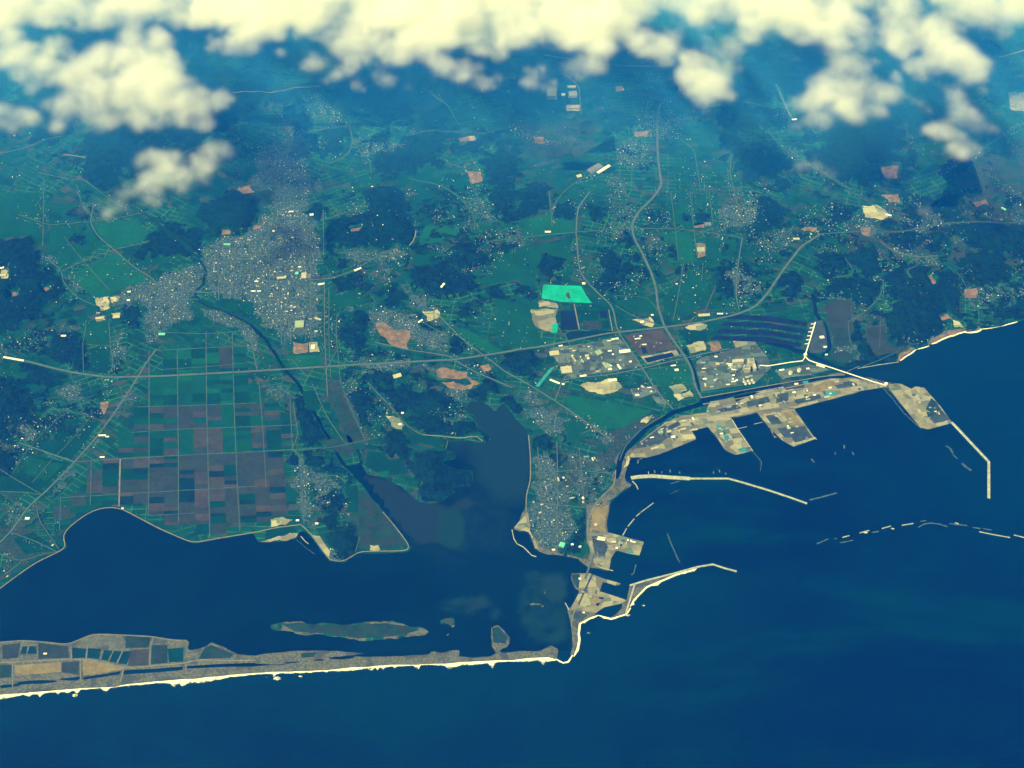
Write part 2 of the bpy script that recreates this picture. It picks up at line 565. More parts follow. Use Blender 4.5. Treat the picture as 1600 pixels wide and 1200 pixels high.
PORT_ISLE = [(891, 896), (905, 895), (922, 896), (945, 905), (964, 909), (970, 914), (962, 915), (942, 909), (937, 924), (962, 932), (979, 938), (984, 915), (990, 912), (1040, 900), (1090, 886), (1060, 896), (1010, 917), (990, 938),
    (984, 952), (977, 960), (955, 967), (950, 966), (962, 960), (972, 950), (972, 943), (960, 943), (944, 949), (932, 957), (930, 962), (922, 966), (905, 975), (903, 990), (904, 1000), (901, 1016), (894, 1024),
    (890, 1026), (895, 1010), (893, 985), (889, 965), (883, 943), (888, 950), (893, 948), (906, 924), (899, 920), (893, 908)]
ISLETS = [[(415, 979), (440, 972), (470, 970), (490, 976), (520, 973), (560, 973), (600, 970), (630, 974), (655, 979), (672, 986), (668, 990), (630, 995), (622, 999), (580, 1002), (545, 999), (505, 992), (460, 990), (430, 986)],
    [(686, 969), (700, 965), (710, 964), (712, 972), (710, 982), (705, 980), (698, 974), (688, 976)],
    [(690, 984), (693, 991), (699, 994), (704, 990), (703, 987), (699, 991), (695, 989), (692, 985)],
    [(826, 944), (834, 941), (850, 945), (852, 951), (848, 949), (836, 945), (830, 947)],
    [(848, 918), (853, 922), (856, 932), (853, 933), (850, 926)]]
LANDS = [mainland, rough(GP(SPIT), 0.035, 60, seed=4), GP(PORT_ISLE)] + [rough(GP(p), 0.12, 40, seed=9 + i) for i, p in enumerate(ISLETS)]

# inland water: (centre line in photo pixels, width in metres)
RIVERS = [
    ([(225, 330), (250, 352), (285, 380), (310, 402), (322, 425), (318, 445), (305, 455), (310, 470), (330, 480), (352, 487), (372, 497), (392, 508), (408, 522)], 26),
    ([(392, 508), (415, 530), (432, 556), (452, 585), (478, 620), (505, 672), (528, 712), (548, 735), (575, 760)], 32),
    ([(1330, 586), (1300, 590), (1260, 594), (1200, 605), (1140, 616), (1098, 625)], 52),
    ([(1104, 628), (1080, 636), (1050, 645), (1010, 668), (990, 690), (976, 703), (968, 722), (963, 745)], 52),
    ([(1070, 545), (1082, 572), (1089, 595), (1092, 612)], 26),
    ([(1360, 582), (1320, 578), (1290, 566), (1262, 552), (1230, 542), (1200, 535)], 60),
    ([(1270, 460), (1274, 488), (1288, 506), (1295, 530), (1296, 545), (1285, 556)], 38),
    ([(868, 610), (905, 618), (960, 632), (1010, 640), (1045, 641)], 14),
    ([(545, 690), (560, 705), (566, 725)], 24),
    ([(60, 800), (68, 822), (80, 840), (96, 856)], 22),
]
RIVERS = [(rough(GP(p), 0.06, 120, closed=False, seed=31 + i), w) for i, (p, w) in enumerate(RIVERS)]
PONDS = [  # dark water lying inside the land: outline
    [(0, 1069), (40, 1064), (100, 1060), (125, 1057), (124, 1063), (80, 1066), (30, 1072), (0, 1074)],
    [(-300, 1090), (-150, 1082), (0, 1069), (0, 1074), (-150, 1090), (-300, 1098)],
    [(129, 1058), (170, 1052), (190, 1048), (189, 1053), (160, 1058), (130, 1062)],
    [(194, 1047), (240, 1045), (286, 1042), (286, 1047), (240, 1051), (193, 1054)],
    [(291, 1041), (340, 1038), (400, 1036), (400, 1041), (340, 1042), (291, 1045)],
    [(1119, 650), (1134, 646), (1142, 657), (1125, 661)], [(1126, 663), (1142, 659), (1152, 672), (1136, 674)],
    [(1345, 608), (1353, 604), (1358, 609), (1350, 614)],
    [(968, 545), (982, 542), (985, 550), (972, 552)],
]
PONDS = [GP(p) for p in PONDS]

FOREST = [  # dark woodland on low hills: outline, hill height
    ([(-200, 380), (0, 378), (45, 372), (52, 400), (70, 425), (95, 440), (92, 470), (62, 480), (56, 505), (0, 520), (-200, 540)], 50),
    ([(85, 524), (110, 520), (134, 540), (134, 575), (118, 576), (95, 562), (86, 545)], 30),
    ([(34, 566), (60, 572), (100, 582), (108, 596), (85, 606), (60, 598), (36, 582)], 20),
    ([(-100, 590), (0, 595), (30, 600), (45, 625), (40, 650), (60, 660), (50, 685), (20, 680), (0, 690), (-100, 700)], 40),
    ([(-60, 700), (0, 702), (20, 712), (10, 740), (-60, 750)], 20),
    ([(188, 486), (212, 482), (226, 494), (216, 510), (196, 506)], 16), ([(176, 552), (196, 546), (200, 562), (182, 572)], 12),
    ([(318, 318), (345, 308), (375, 300), (402, 306), (405, 340), (390, 362), (362, 372), (336, 372), (322, 350)], 50),
    ([(250, 352), (270, 348), (300, 372), (318, 392), (316, 404), (290, 396), (262, 374)], 10),
    ([(508, 352), (540, 340), (575, 330), (570, 302), (600, 296), (632, 305), (640, 345), (650, 370), (630, 386), (580, 384), (545, 390), (512, 378)], 60),
    ([(484, 386), (505, 380), (514, 396), (500, 408), (486, 402)], 20),
    ([(632, 424), (660, 418), (700, 424), (738, 440), (740, 458), (700, 464), (660, 456), (636, 446)], 45),
    ([(700, 388), (730, 384), (758, 398), (752, 416), (716, 420), (700, 406)], 35),
    ([(600, 442), (625, 438), (642, 455), (636, 470), (606, 468)], 25), ([(546, 484), (576, 488), (580, 515), (570, 530), (550, 520)], 25),
    ([(526, 514), (556, 518), (572, 530), (560, 545), (530, 540)], 25), ([(700, 530), (716, 528), (718, 552), (702, 553)], 10),
    ([(712, 480), (732, 478), (736, 498), (716, 502)], 18), ([(536, 582), (560, 574), (600, 582), (625, 590), (610, 604), (570, 606), (540, 600)], 28),
    ([(585, 560), (640, 552), (690, 560), (680, 572), (620, 572)], 10),
    ([(934, 402), (960, 396), (968, 420), (958, 445), (944, 455), (934, 430)], 35), ([(970, 328), (990, 325), (996, 352), (992, 385), (978, 388), (972, 360)], 25),
    ([(1120, 424), (1150, 416), (1188, 428), (1190, 452), (1160, 470), (1140, 462), (1124, 444)], 25), ([(1172, 316), (1202, 308), (1230, 330), (1205, 368), (1178, 360)], 25),
    ([(795, 552), (830, 548), (842, 570), (830, 590), (800, 588)], 25), ([(740, 600), (770, 596), (775, 612), (748, 618)], 18),
    ([(1384, 430), (1420, 418), (1470, 422), (1486, 450), (1480, 490), (1470, 520), (1440, 536), (1410, 528), (1388, 530), (1384, 500), (1396, 470)], 55),
    ([(1268, 398), (1300, 388), (1322, 400), (1318, 420), (1285, 422)], 25), ([(1294, 446), (1340, 436), (1378, 442), (1372, 462), (1330, 474), (1300, 462)], 35),
    ([(1398, 372), (1425, 364), (1438, 380), (1428, 402), (1402, 398)], 25), ([(1302, 330), (1325, 325), (1332, 342), (1310, 350)], 20),
    ([(1505, 434), (1540, 428), (1545, 450), (1516, 455)], 30), ([(1540, 455), (1600, 440), (1700, 430), (1700, 470), (1600, 480), (1545, 480)], 35),
    ([(1300, 545), (1330, 530), (1345, 545), (1385, 548), (1402, 556), (1396, 565), (1350, 572), (1310, 568)], 20), ([(1440, 350), (1500, 340), (1560, 350), (1620, 340), (1640, 380), (1540, 390), (1460, 384)], 35),
    ([(466, 648), (482, 643), (498, 655), (502, 676), (488, 682), (470, 668)], 30), ([(480, 684), (500, 682), (518, 696), (510, 704), (488, 698)], 15),
    ([(458, 708), (482, 708), (510, 718), (534, 738), (528, 744), (500, 738), (470, 730), (460, 720)], 30), ([(478, 742), (500, 740), (530, 765), (534, 795), (515, 806), (495, 800), (485, 770)], 35),
    ([(497, 806), (520, 802), (535, 820), (560, 828), (558, 848), (545, 872), (526, 876), (516, 860), (505, 835)], 38),
    ([(540, 602), (568, 600), (584, 625), (582, 660), (562, 662), (548, 640)], 38), ([(602, 612), (640, 604), (690, 618), (700, 635), (680, 650), (640, 648), (608, 635)], 38),
    ([(640, 655), (680, 646), (720, 648), (742, 655), (750, 670), (768, 684), (764, 692), (752, 688), (740, 680), (700, 682), (660, 676)], 32),
    ([(602, 676), (625, 672), (638, 690), (634, 712), (612, 712), (602, 695)], 30),
    ([(655, 710), (680, 704), (712, 708), (713, 718), (692, 722), (712, 733), (738, 735), (740, 750), (734, 760), (704, 764), (713, 769), (690, 785), (664, 786), (654, 770), (656, 745), (646, 735)], 45),
    ([(722, 612), (745, 606), (762, 616), (755, 627), (730, 626)], 20), ([(782, 626), (800, 622), (806, 640), (794, 648)], 15),
    ([(832, 684), (850, 678), (866, 690), (862, 706), (840, 704)], 14), ([(868, 772), (884, 768), (896, 780), (886, 790), (870, 786)], 16), ([(906, 795), (918, 800), (918, 838), (904, 862), (880, 858), (884, 836), (902, 825)], 22),
    ([(630, 500), (662, 494), (690, 512), (660, 518), (636, 514)], 10), ([(520, 440), (545, 436), (552, 452), (530, 456)], 10), ([(660, 420), (700, 408), (690, 425)], 10),
    ([(455, 620), (470, 620), (472, 640), (460, 640)], 8), ([(760, 300), (790, 292), (806, 320), (800, 350), (770, 345)], 35), ([(820, 290), (850, 285), (858, 300), (830, 308)], 20),
]
FOREST = [(rough(GP(p), 0.14, 60, seed=50 + i), h) for i, (p, h) in enumerate(FOREST)]
VALLEY = [  # open farmland in the wooded uplands
    [(505, 250), (540, 236), (582, 242), (580, 280), (540, 300), (510, 296)], [(395, 165), (445, 160), (462, 190), (455, 228), (400, 230)], [(498, 158), (528, 160), (542, 190), (505, 195)],
    [(610, 272), (680, 272), (704, 290), (690, 305), (615, 300)], [(715, 150), (800, 150), (810, 190), (740, 200), (712, 180)], [(800, 190), (860, 170), (935, 185), (950, 220), (930, 290), (870, 310), (800, 300)],
    [(1024, 225), (1085, 215), (1130, 235), (1160, 290), (1150, 330), (1025, 330)], [(1425, 225), (1480, 220), (1490, 290), (1430, 300)], [(1545, 170), (1700, 160), (1700, 300), (1560, 290)],
    [(1200, 152), (1245, 150), (1250, 185), (1205, 185)], [(-100, 230), (100, 225), (125, 290), (120, 350), (-100, 350)], [(880, 130), (960, 110), (1010, 140), (1000, 180), (920, 180)],
    [(1330, 290), (1420, 300), (1400, 340), (1330, 335)], [(400, 120), (500, 110), (520, 140), (420, 150)], [(560, 200), (640, 195), (650, 215), (570, 222)], [(950, 100), (1060, 95), (1060, 120), (960, 125)],
]
VALLEY = [rough(GP(p), 0.2, 90, seed=130 + i) for i, p in enumerate(VALLEY)]

# built-up areas: (outline, spacing metres, district)
TOWNS = [
    ([(318, 390), (345, 376), (392, 360), (404, 340), (440, 328), (472, 332), (496, 348), (500, 400), (504, 440), (503, 520), (492, 542), (462, 526), (446, 540), (430, 515), (408, 492), (392, 472), (345, 462), (322, 450), (318, 420)], 20, 'city'),
    ([(235, 436), (272, 424), (312, 420), (318, 455), (300, 465), (305, 490), (268, 506), (240, 520), (232, 490), (215, 465)], 21, 'city'), ([(188, 444), (235, 432), (232, 470), (200, 480), (160, 492), (165, 470)], 28, 'city'), ([(225, 510), (262, 505), (250, 535), (228, 545)], 27, 'city'),
    ([(312, 480), (350, 488), (390, 512), (402, 540), (408, 575), (398, 575), (388, 532), (370, 512), (330, 500)], 24, 'city'),
    ([(400, 330), (420, 290), (450, 262), (480, 262), (505, 290), (480, 330)], 27, 'upper'),
    ([(410, 232), (470, 205), (500, 225), (480, 260), (430, 300), (390, 310)], 28, 'upper'),
    ([(576, 486), (620, 486), (650, 492), (656, 520), (700, 520), (704, 545), (670, 548), (640, 525), (600, 506), (580, 530)], 21, 'estate'),
    ([(826, 715), (848, 708), (868, 722), (876, 755), (892, 780), (900, 805), (896, 830), (880, 845), (866, 862), (842, 858), (830, 838), (818, 820), (824, 790), (830, 755)], 20, 'harbour town'), ([(870, 700), (905, 695), (955, 712), (960, 740), (940, 778), (905, 800), (885, 760)], 34, 'harbour town'),
    ([(800, 605), (835, 600), (868, 635), (900, 660), (880, 690), (850, 680), (825, 668), (815, 640)], 27, 'harbour town'),
    ([(462, 705), (472, 715), (484, 750), (484, 790), (496, 826), (490, 838), (476, 825), (468, 770), (464, 735)], 21, 'cape'), ([(484, 722), (525, 745), (535, 762), (515, 790), (500, 800), (490, 770)], 30, 'cape'), ([(502, 838), (520, 856), (535, 872), (516, 878), (500, 852)], 25, 'cape'),
    ([(205, 590), (220, 596), (205, 625), (190, 650), (165, 685), (140, 700), (120, 740), (95, 770), (72, 780), (95, 745), (125, 710), (150, 675), (178, 640)], 26, 'coast road'),
    ([(86, 600), (125, 598), (142, 615), (130, 632), (100, 628), (85, 615)], 26, 'village'), ([(10, 655), (40, 665), (60, 690), (40, 694), (10, 680)], 30, 'village'), ([(0, 782), (30, 775), (55, 790), (50, 815), (20, 830), (0, 820)], 32, 'village'),
    ([(176, 520), (198, 515), (205, 545), (190, 575), (172, 560)], 28, 'village'), ([(100, 430), (128, 428), (132, 455), (105, 452)], 28, 'village'), ([(62, 345), (90, 345), (95, 370), (65, 372)], 32, 'village'), ([(60, 390), (100, 395), (98, 415), (62, 412)], 32, 'village'),
    ([(60, 505), (110, 500), (132, 520), (90, 530)], 32, 'village'), ([(535, 310), (570, 312), (572, 340), (540, 340)], 32, 'village'), ([(525, 395), (610, 385), (640, 392), (630, 410), (560, 415)], 30, 'village'),
    ([(560, 415), (620, 410), (640, 430), (610, 445), (570, 432)], 32, 'village'), ([(540, 465), (560, 465), (562, 485), (545, 490)], 30, 'village'), ([(620, 440), (645, 445), (672, 480), (650, 488), (625, 465)], 30, 'village'),
    ([(655, 475), (690, 480), (690, 510), (662, 505)], 32, 'village'), ([(720, 310), (760, 305), (780, 350), (740, 360)], 34, 'village'), ([(775, 360), (815, 355), (820, 385), (785, 388)], 34, 'village'), ([(660, 385), (700, 380), (740, 412), (690, 400)], 34, 'village'),
    ([(555, 560), (625, 555), (680, 566), (670, 580), (600, 580), (545, 590)], 30, 'village'), ([(640, 595), (665, 592), (662, 616), (640, 618)], 25, 'village'), ([(690, 600), (730, 602), (745, 625), (710, 630), (690, 618)], 26, 'village'), ([(655, 560), (700, 565), (720, 580), (690, 592), (660, 585)], 28, 'village'),
    ([(545, 590), (562, 590), (560, 612), (546, 615)], 28, 'village'), ([(405, 595), (450, 600), (460, 625), (425, 632), (408, 615)], 28, 'village'), ([(575, 640), (600, 650), (596, 680), (578, 672)], 32, 'village'), ([(670, 640), (740, 640), (738, 660), (690, 662)], 36, 'village'),
    ([(950, 320), (1000, 315), (1005, 345), (975, 372), (945, 360)], 34, 'village'), ([(990, 355), (1030, 358), (1050, 392), (1010, 390)], 36, 'village'), ([(1125, 318), (1175, 312), (1185, 355), (1150, 362), (1128, 345)], 30, 'village'), ([(1160, 360), (1210, 365), (1205, 395), (1170, 392)], 34, 'village'),
    ([(1118, 424), (1150, 416), (1180, 432), (1195, 452), (1165, 468), (1140, 445)], 26, 'village'), ([(895, 320), (915, 318), (910, 345), (898, 400), (890, 395)], 34, 'village'), ([(925, 398), (940, 398), (935, 450), (926, 448)], 32, 'village'),
    ([(1000, 175), (1060, 165), (1075, 195), (1050, 225), (1005, 225)], 34, 'uplands'), ([(970, 215), (1010, 215), (1020, 260), (980, 275), (955, 255)], 36, 'uplands'), ([(800, 200), (850, 195), (860, 220), (820, 225)], 38, 'uplands'), ([(540, 225), (600, 220), (640, 228), (620, 245), (560, 245)], 32, 'uplands'),
    ([(940, 280), (985, 275), (990, 310), (950, 315)], 36, 'uplands'), ([(450, 155), (510, 150), (545, 190), (520, 200), (470, 180)], 44, 'uplands'), ([(1205, 360), (1240, 350), (1245, 385), (1212, 392)], 32, 'northern'), ([(1270, 375), (1315, 378), (1318, 400), (1280, 402)], 32, 'northern'),
    ([(1400, 340), (1460, 335), (1480, 358), (1430, 365)], 32, 'northern'), ([(1470, 362), (1510, 370), (1515, 392), (1480, 390)], 34, 'northern'), ([(1340, 345), (1365, 345), (1368, 372), (1345, 372)], 30, 'northern'), ([(1215, 225), (1255, 225), (1252, 255), (1222, 252)], 40, 'northern'),
    ([(1300, 530), (1335, 540), (1350, 560), (1315, 570)], 30, 'northern'), ([(1560, 330), (1640, 325), (1640, 355), (1570, 360)], 36, 'northern'), ([(1500, 455), (1560, 440), (1620, 445), (1600, 480), (1520, 490)], 44, 'northern'), ([(1320, 480), (1345, 480), (1350, 505), (1325, 505)], 34, 'northern'),
    ([(700, 255), (745, 250), (750, 275), (705, 275)], 44, 'uplands'), ([(1380, 385), (1470, 395), (1500, 420), (1440, 415)], 46, 'northern'), ([(1240, 180), (1200, 170), (1225, 210)], 40, 'northern'), ([(-120, 790), (0, 782), (0, 830), (-120, 840)], 34, 'village'), ([(845, 640), (870, 630), (960, 690), (940, 700)], 30, 'harbour town'),
]
TOWNS = [(rough(GP(p), 0.16, 130, seed=300 + i), s, d) for i, (p, s, d) in enumerate(TOWNS)]
DRY = [
    [(500, 600), (535, 590), (580, 680), (575, 695), (545, 690)], [(560, 700), (640, 715), (650, 740), (600, 745), (570, 735)], [(540, 760), (570, 770), (640, 855), (570, 860), (556, 830)], [(1290, 470), (1330, 470), (1330, 560), (1300, 545)],
    [(1350, 490), (1385, 490), (1384, 535), (1400, 552), (1370, 560), (1352, 540)], [(0, 830), (60, 825), (95, 860), (40, 880), (0, 905)], [(1400, 510), (1432, 505), (1420, 545), (1404, 552)], [(800, 190), (930, 190), (930, 240), (830, 250)],
    [(640, 740), (655, 745), (655, 775), (640, 765)], [(1500, 250), (1640, 200), (1640, 420), (1480, 420)], [(1320, 350), (1480, 300), (1500, 360), (1400, 410), (1320, 400)], [(870, 700), (920, 720), (910, 780), (860, 740)], [(415, 630), (470, 640), (465, 700), (455, 640)],
    [(920, 690), (985, 650), (1040, 650), (975, 700), (940, 760)],
]
DRY = [GP(p) for p in DRY]

# ------------------------------------------------------------------ terrain: one land sheet, 22 m cells in view, growing to the horizon
CELL = 22.0


def axis(lo, hi, cell, lo_end, hi_end):
    core = list(np.arange(lo, hi + cell, cell))
    step, x = cell, core[-1]
    while x < hi_end:
        step *= 1.35
        x += step
        core.append(x)
    step, x = cell, core[0]
    left = []
    while x > lo_end:
        step *= 1.35
        x -= step
        left.append(x)
    return np.array(left[::-1] + core)


XA = axis(-7700, 7900, CELL, -150000, 150000)
YA = axis(6050, 16300, CELL, 2500, 240000)
X, Y = np.meshgrid(XA, YA)
core = (np.abs(X) < 12000) & (Y < 20000)

land = np.full(X.shape, -300.0)
for i, p in enumerate(LANDS):
    if i == 0:
        d = np.minimum(seg_dist(X, Y, p, True), 300.0)
        s = np.where(inside(X, Y, p), d, -d)
    else:
        s = sdf_near(X, Y, p)
    land = np.maximum(land, s)
coast = land.copy()
for p, w in RIVERS:
    land = np.minimum(land, line_near(X, Y, p) - w / 2)
for p in PONDS:
    land = np.minimum(land, -sdf_near(X, Y, p))
Z = np.clip(land * 0.14, -9.0, 2.5)

# uplands beyond the plain are woodland by default
u_line = GP([(-600, 300), (0, 300), (120, 290), (250, 310), (420, 260), (520, 300), (700, 300), (860, 300), (960, 290), (1200, 310), (1300, 330), (1600, 330), (2200, 330)])
ux, uy = np.array(u_line).T
up = Y - np.interp(X, ux, uy)
upland = sstep(-500, 700, up + 500 * fbm(X, Y, 1500, 3, 5))
patchy = fbm(X, Y, 650, 4, 11)
forest = np.clip(upland * (0.68 + 0.95 * patchy), 0, 1)
forest = np.maximum(forest, sstep(0.16, 0.42, fbm(X, Y, 420, 4, 23)) * 0.80 * sstep(-2600, -900, up) * (np.abs(X) < 40000))
east = sstep(2300, 3300, X) * (Y > 9200)
forest = np.maximum(forest, east * np.clip(0.30 + 0.9 * fbm(X, Y, 500, 4, 29), 0, 0.9))
hill = upland * np.clip(0.35 + patchy, 0, 1) * 150.0 * (0.75 + 0.5 * np.abs(fbm(X, Y, 420, 4, 15)))
for p in VALLEY:
    s = sdf_near(X, Y, p)
    k = sstep(-160, 120, s)
    forest *= 1 - 0.75 * k
    hill *= 1 - k
for p, h in FOREST:
    s = sdf_near(X, Y, p)
    forest = np.maximum(forest, 0.90 * sstep(-185, 120, s))
    hill = np.maximum(hill, 1.6 * h * sstep(-60, 210, s) * (0.85 + 0.3 * fbm(X, Y, 240, 3, 41)))
MIXED = [[(520, 300), (760, 290), (800, 380), (760, 440), (690, 475), (640, 485), (560, 480), (520, 440)], [(530, 540), (700, 545), (800, 600), (780, 640), (700, 690), (600, 690), (540, 640)], [(930, 310), (1050, 330), (1040, 400), (1000, 470), (930, 470)],
    [(1120, 300), (1210, 300), (1215, 480), (1120, 480)], [(-100, 380), (110, 400), (135, 520), (60, 560), (-100, 560)], [(1200, 330), (1650, 280), (1650, 490), (1400, 560), (1300, 560), (1280, 440)], [(840, 640), (960, 690), (940, 790), (870, 860), (820, 700)], [(0, 590), (140, 600), (190, 560), (150, 690), (60, 700), (0, 760)], [(455, 620), (560, 700), (540, 860), (490, 830), (460, 740)]]
MIXED = [GP(p) for p in MIXED]
for p in MIXED:
    forest = np.maximum(forest, 0.46 * sstep(-180, 150, sdf_near(X, Y, p)))
town = np.zeros(X.shape)
TN = fbm(X, Y, 260, 4, 73)
for p, sp, dname in TOWNS:
    s = sdf_near(X, Y, p) + 70 * TN
    k = sstep(-100, 110, s)
    dens = 1.0 if sp < 25 else (0.72 if sp < 31 else 0.5)
    town = np.maximum(town, k * dens)
    forest *= 1 - k * (0.95 if sp < 25 else 0.55)
    hill *= 1 - k * 0.8
dry = np.zeros(X.shape)
for p in DRY:
    dry = np.maximum(dry, sstep(-120, 90, sdf_near(X, Y, p)) * 0.75)
dry = np.maximum(dry, 0.38 * sstep(-0.1, 0.35, fbm(X, Y, 900, 4, 61)) * sstep(-3800, -1000, up))
sand = np.zeros(X.shape)
for i, p in enumerate(LANDS[1:]):
    s = sdf_near(X, Y, p)
    sand = np.maximum(sand, (s > -60) * (0.9 if i < 2 else 0.25 + 0.5 * (fbm(X, Y, 120, 3, 77) > 0.1)))
# sandy beaches on the open coast north and by the harbour
for p in ([(1404, 566), (1407, 553), (1426, 543), (1430, 549)], [(1450, 543), (1455, 530), (1480, 518), (1530, 511), (1532, 518), (1480, 528)], [(918, 790), (952, 786), (950, 832), (935, 832), (918, 850)]):
    sand = np.maximum(sand, sstep(-40, 20, sdf_near(X, Y, GP(p))))
for p in ([(972, 760), (960, 715), (985, 690), (1040, 650), (1100, 620), (1200, 600), (1330, 580), (1400, 594), (1450, 600), (1500, 665), (1450, 680), (1385, 612), (1280, 640), (1280, 700), (1230, 700), (1185, 655), (1180, 715), (1130, 710), (1090, 690), (1000, 725), (990, 762)],
          [(915, 800), (955, 780), (990, 752), (960, 735), (950, 770), (930, 785)], [(800, 800), (824, 800), (830, 838), (860, 860), (920, 876), (925, 840), (1010, 842), (1004, 872), (960, 895), (915, 892), (850, 872), (800, 830)]):
    s = sdf_near(X, Y, GP(p))
    sand = np.maximum(sand, sstep(-25, 10, s) * (coast < 130) * 0.8)
forest *= (land > 6)
hill *= sstep(10, 160, land)
CLEAR = []   # outlines levelled for yards, roads and fields; filled from the data below

# ------------------------------------------------------------------ ground cover patches: (name, outline in photo pixels, material)
PATCH = []


def P_(name, pts, mat, label=None):
    PATCH.append((name, pts, mat))


def box_(x0, y0, x1, y1, sk=0.0):
    return [(x0 + sk, y0), (x1 + sk, y0), (x1, y1), (x0, y1)]


# the great polder: columns and rows of parcels, colours by place
COLS0 = [187, 210, 233, 255, 277, 300, 322, 344, 365, 388, 410, 433, 452]      # at row 600
ROWS = [522, 546, 563, 580, 598, 618, 637, 655, 672, 692, 713, 731, 749, 768, 787, 806, 822, 838]


def col_at(i, y):
    return COLS0[i] + (COLS0[i] - 235) * (y - 600) / 2600.0


POLDER = [(250, 547), (300, 520), (390, 520), (398, 560), (408, 600), (450, 622), (462, 650), (466, 690), (456, 705), (462, 760), (470, 815), (440, 822), (400, 828), (350, 838), (306, 846), (250, 822), (205, 798), (188, 789), (155, 789), (132, 799), (108, 819), (95, 832), (75, 800), (100, 775), (130, 735), (165, 695), (195, 660), (212, 630), (218, 598)]


def in_px(x, y, poly):
    c, n = False, len(poly)
    for i in range(n):
        x0, y0 = poly[i]
        x1, y1 = poly[(i + 1) % n]
        if (y0 > y) != (y1 > y) and x < (x1 - x0) * (y - y0) / (y1 - y0) + x0:
            c = not c
    return c


rp = random.Random(21)
cols = [95, 118, 141, 164] + COLS0
COLS0 = cols
for r in range(len(ROWS) - 1):
    for c in range(len(COLS0) - 1):
        y0, y1 = ROWS[r], ROWS[r + 1]
        sl = -(COLS0[c] - 235) * 0.022
        q = [(col_at(c, y0), y0), (col_at(c + 1, y0), y0), (col_at(c + 1, y1), y1), (col_at(c, y1), y1)]
        q = [(x, y - (x - 235) * 0.035) for x, y in q]
        cx, cy_ = sum(p[0] for p in q) / 4, sum(p[1] for p in q) / 4
        if not all(in_px(x, y, POLDER) for x, y in q):
            continue
        if cy_ < 640:
            w = [('green', 7), ('green2', 3), ('green3', 5)]
            if 342 < cx < 360 and 528 < cy_ < 572:
                w = [('purple', 1)]
        elif cy_ < 712:
            if cx < 255:
                w = [('green', 5), ('green3', 3), ('purple', 2), ('brown', 2)]
            elif cx < 345:
                w = [('purple', 5), ('brown', 4), ('green', 3)]
            else:
                w = [('green', 5), ('green3', 6), ('green2', 2)]
        elif cy_ < 768:
            w = [('purple', 7), ('brown', 3), ('dark', 2), ('green3', 2), ('rust', 1)]
        else:
            w = [('purple', 6), ('brown', 2), ('rust', 2), ('dark', 3), ('green3', 3)]
            if cx < 185:
                w = [('purple', 1)]
        if cx > 400 and cy_ < 705:
            w = [('green', 5), ('green3', 4), ('brown', 1)]
        if cy_ > 640:
            w = w + [('olive', 3)]
        strips = rp.choice((1, 1, 2, 2, 3))
        for k_ in range(strips):
            m = rp.choices([a for a, b in w], [b for a, b in w])[0]
            f0, f1 = k_ / strips, (k_ + 1) / strips
            mixp = lambda a, b, f: (a[0] + (b[0] - a[0]) * f, a[1] + (b[1] - a[1]) * f)
            P_('field', [mixp(q[0], q[3], f0), mixp(q[1], q[2], f0), mixp(q[1], q[2], f1), mixp(q[0], q[3], f1)], m)

# other fields and open ground on the plain
P_('field', [(0, 700), (28, 705), (110, 724), (60, 768), (0, 768)], 'green3'); P_('field', [(95, 640), (160, 655), (112, 718), (58, 702), (40, 690)], 'green3')
P_('field', [(35, 712), (100, 726), (72, 752), (40, 740)], 'green'); P_('field', [(20, 842), (52, 832), (80, 852), (90, 860), (40, 866)], 'green3')
P_('field', [(128, 505), (172, 504), (172, 540), (132, 542)], 'green'); P_('field', [(132, 545), (172, 543), (168, 584), (135, 580)], 'green3')
P_('field', [(512, 452), (560, 450), (580, 470), (540, 480), (512, 478)], 'green'); P_('field', [(445, 555), (502, 556), (503, 575), (455, 577)], 'green2')
P_('field', [(888, 618), (935, 626), (985, 636), (1020, 642), (975, 668), (940, 672), (905, 650), (885, 632)], 'green2'); P_('field', [(880, 660), (905, 655), (930, 676), (905, 690), (885, 684)], 'green')
P_('field', [(1010, 580), (1080, 572), (1084, 598), (1045, 602), (1020, 596)], 'green2'); P_('field', [(1030, 606), (1046, 602), (1060, 626), (1050, 636)], 'green'); P_('field', [(1060, 515), (1105, 520), (1105, 535), (1075, 540)], 'green3')
P_('field', [(1105, 525), (1145, 530), (1142, 545), (1126, 546), (1108, 538)], 'green'); P_('field', [(1190, 585), (1212, 582), (1222, 594), (1196, 600)], 'green'); P_('field', [(1145, 618), (1190, 612), (1150, 628)], 'green3')
P_('field', [(808, 460), (842, 470), (832, 500), (850, 540), (800, 545), (770, 520), (775, 470)], 'green'); P_('field', [(705, 508), (740, 520), (790, 552), (765, 556), (720, 525)], 'green2')
P_('field', [(960, 470), (1020, 462), (1026, 490), (985, 488)], 'green'); P_('field', [(1035, 470), (1065, 430), (1100, 425), (1110, 460), (1080, 490), (1040, 494)], 'green'); P_('field', [(1320, 405), (1375, 400), (1380, 425), (1310, 436), (1300, 425)], 'green2')
P_('field', [(1290, 472), (1328, 468), (1332, 520), (1305, 522), (1292, 500)], 'purple'); P_('field', [(1300, 515), (1325, 512), (1328, 540), (1304, 542)], 'marsh'); P_('field', [(1355, 512), (1382, 510), (1384, 536), (1400, 548), (1370, 556), (1358, 535)], 'purple')
P_('field', [(500, 690), (545, 680), (560, 700), (540, 715)], 'marsh'); P_('field', [(575, 705), (625, 710), (640, 740), (600, 744), (570, 728)], 'green3'); P_('field', [(535, 752), (560, 760), (560, 800), (530, 800)], 'green3'); P_('field', [(560, 765), (575, 772), (636, 852), (600, 858), (562, 858)], 'marsh')
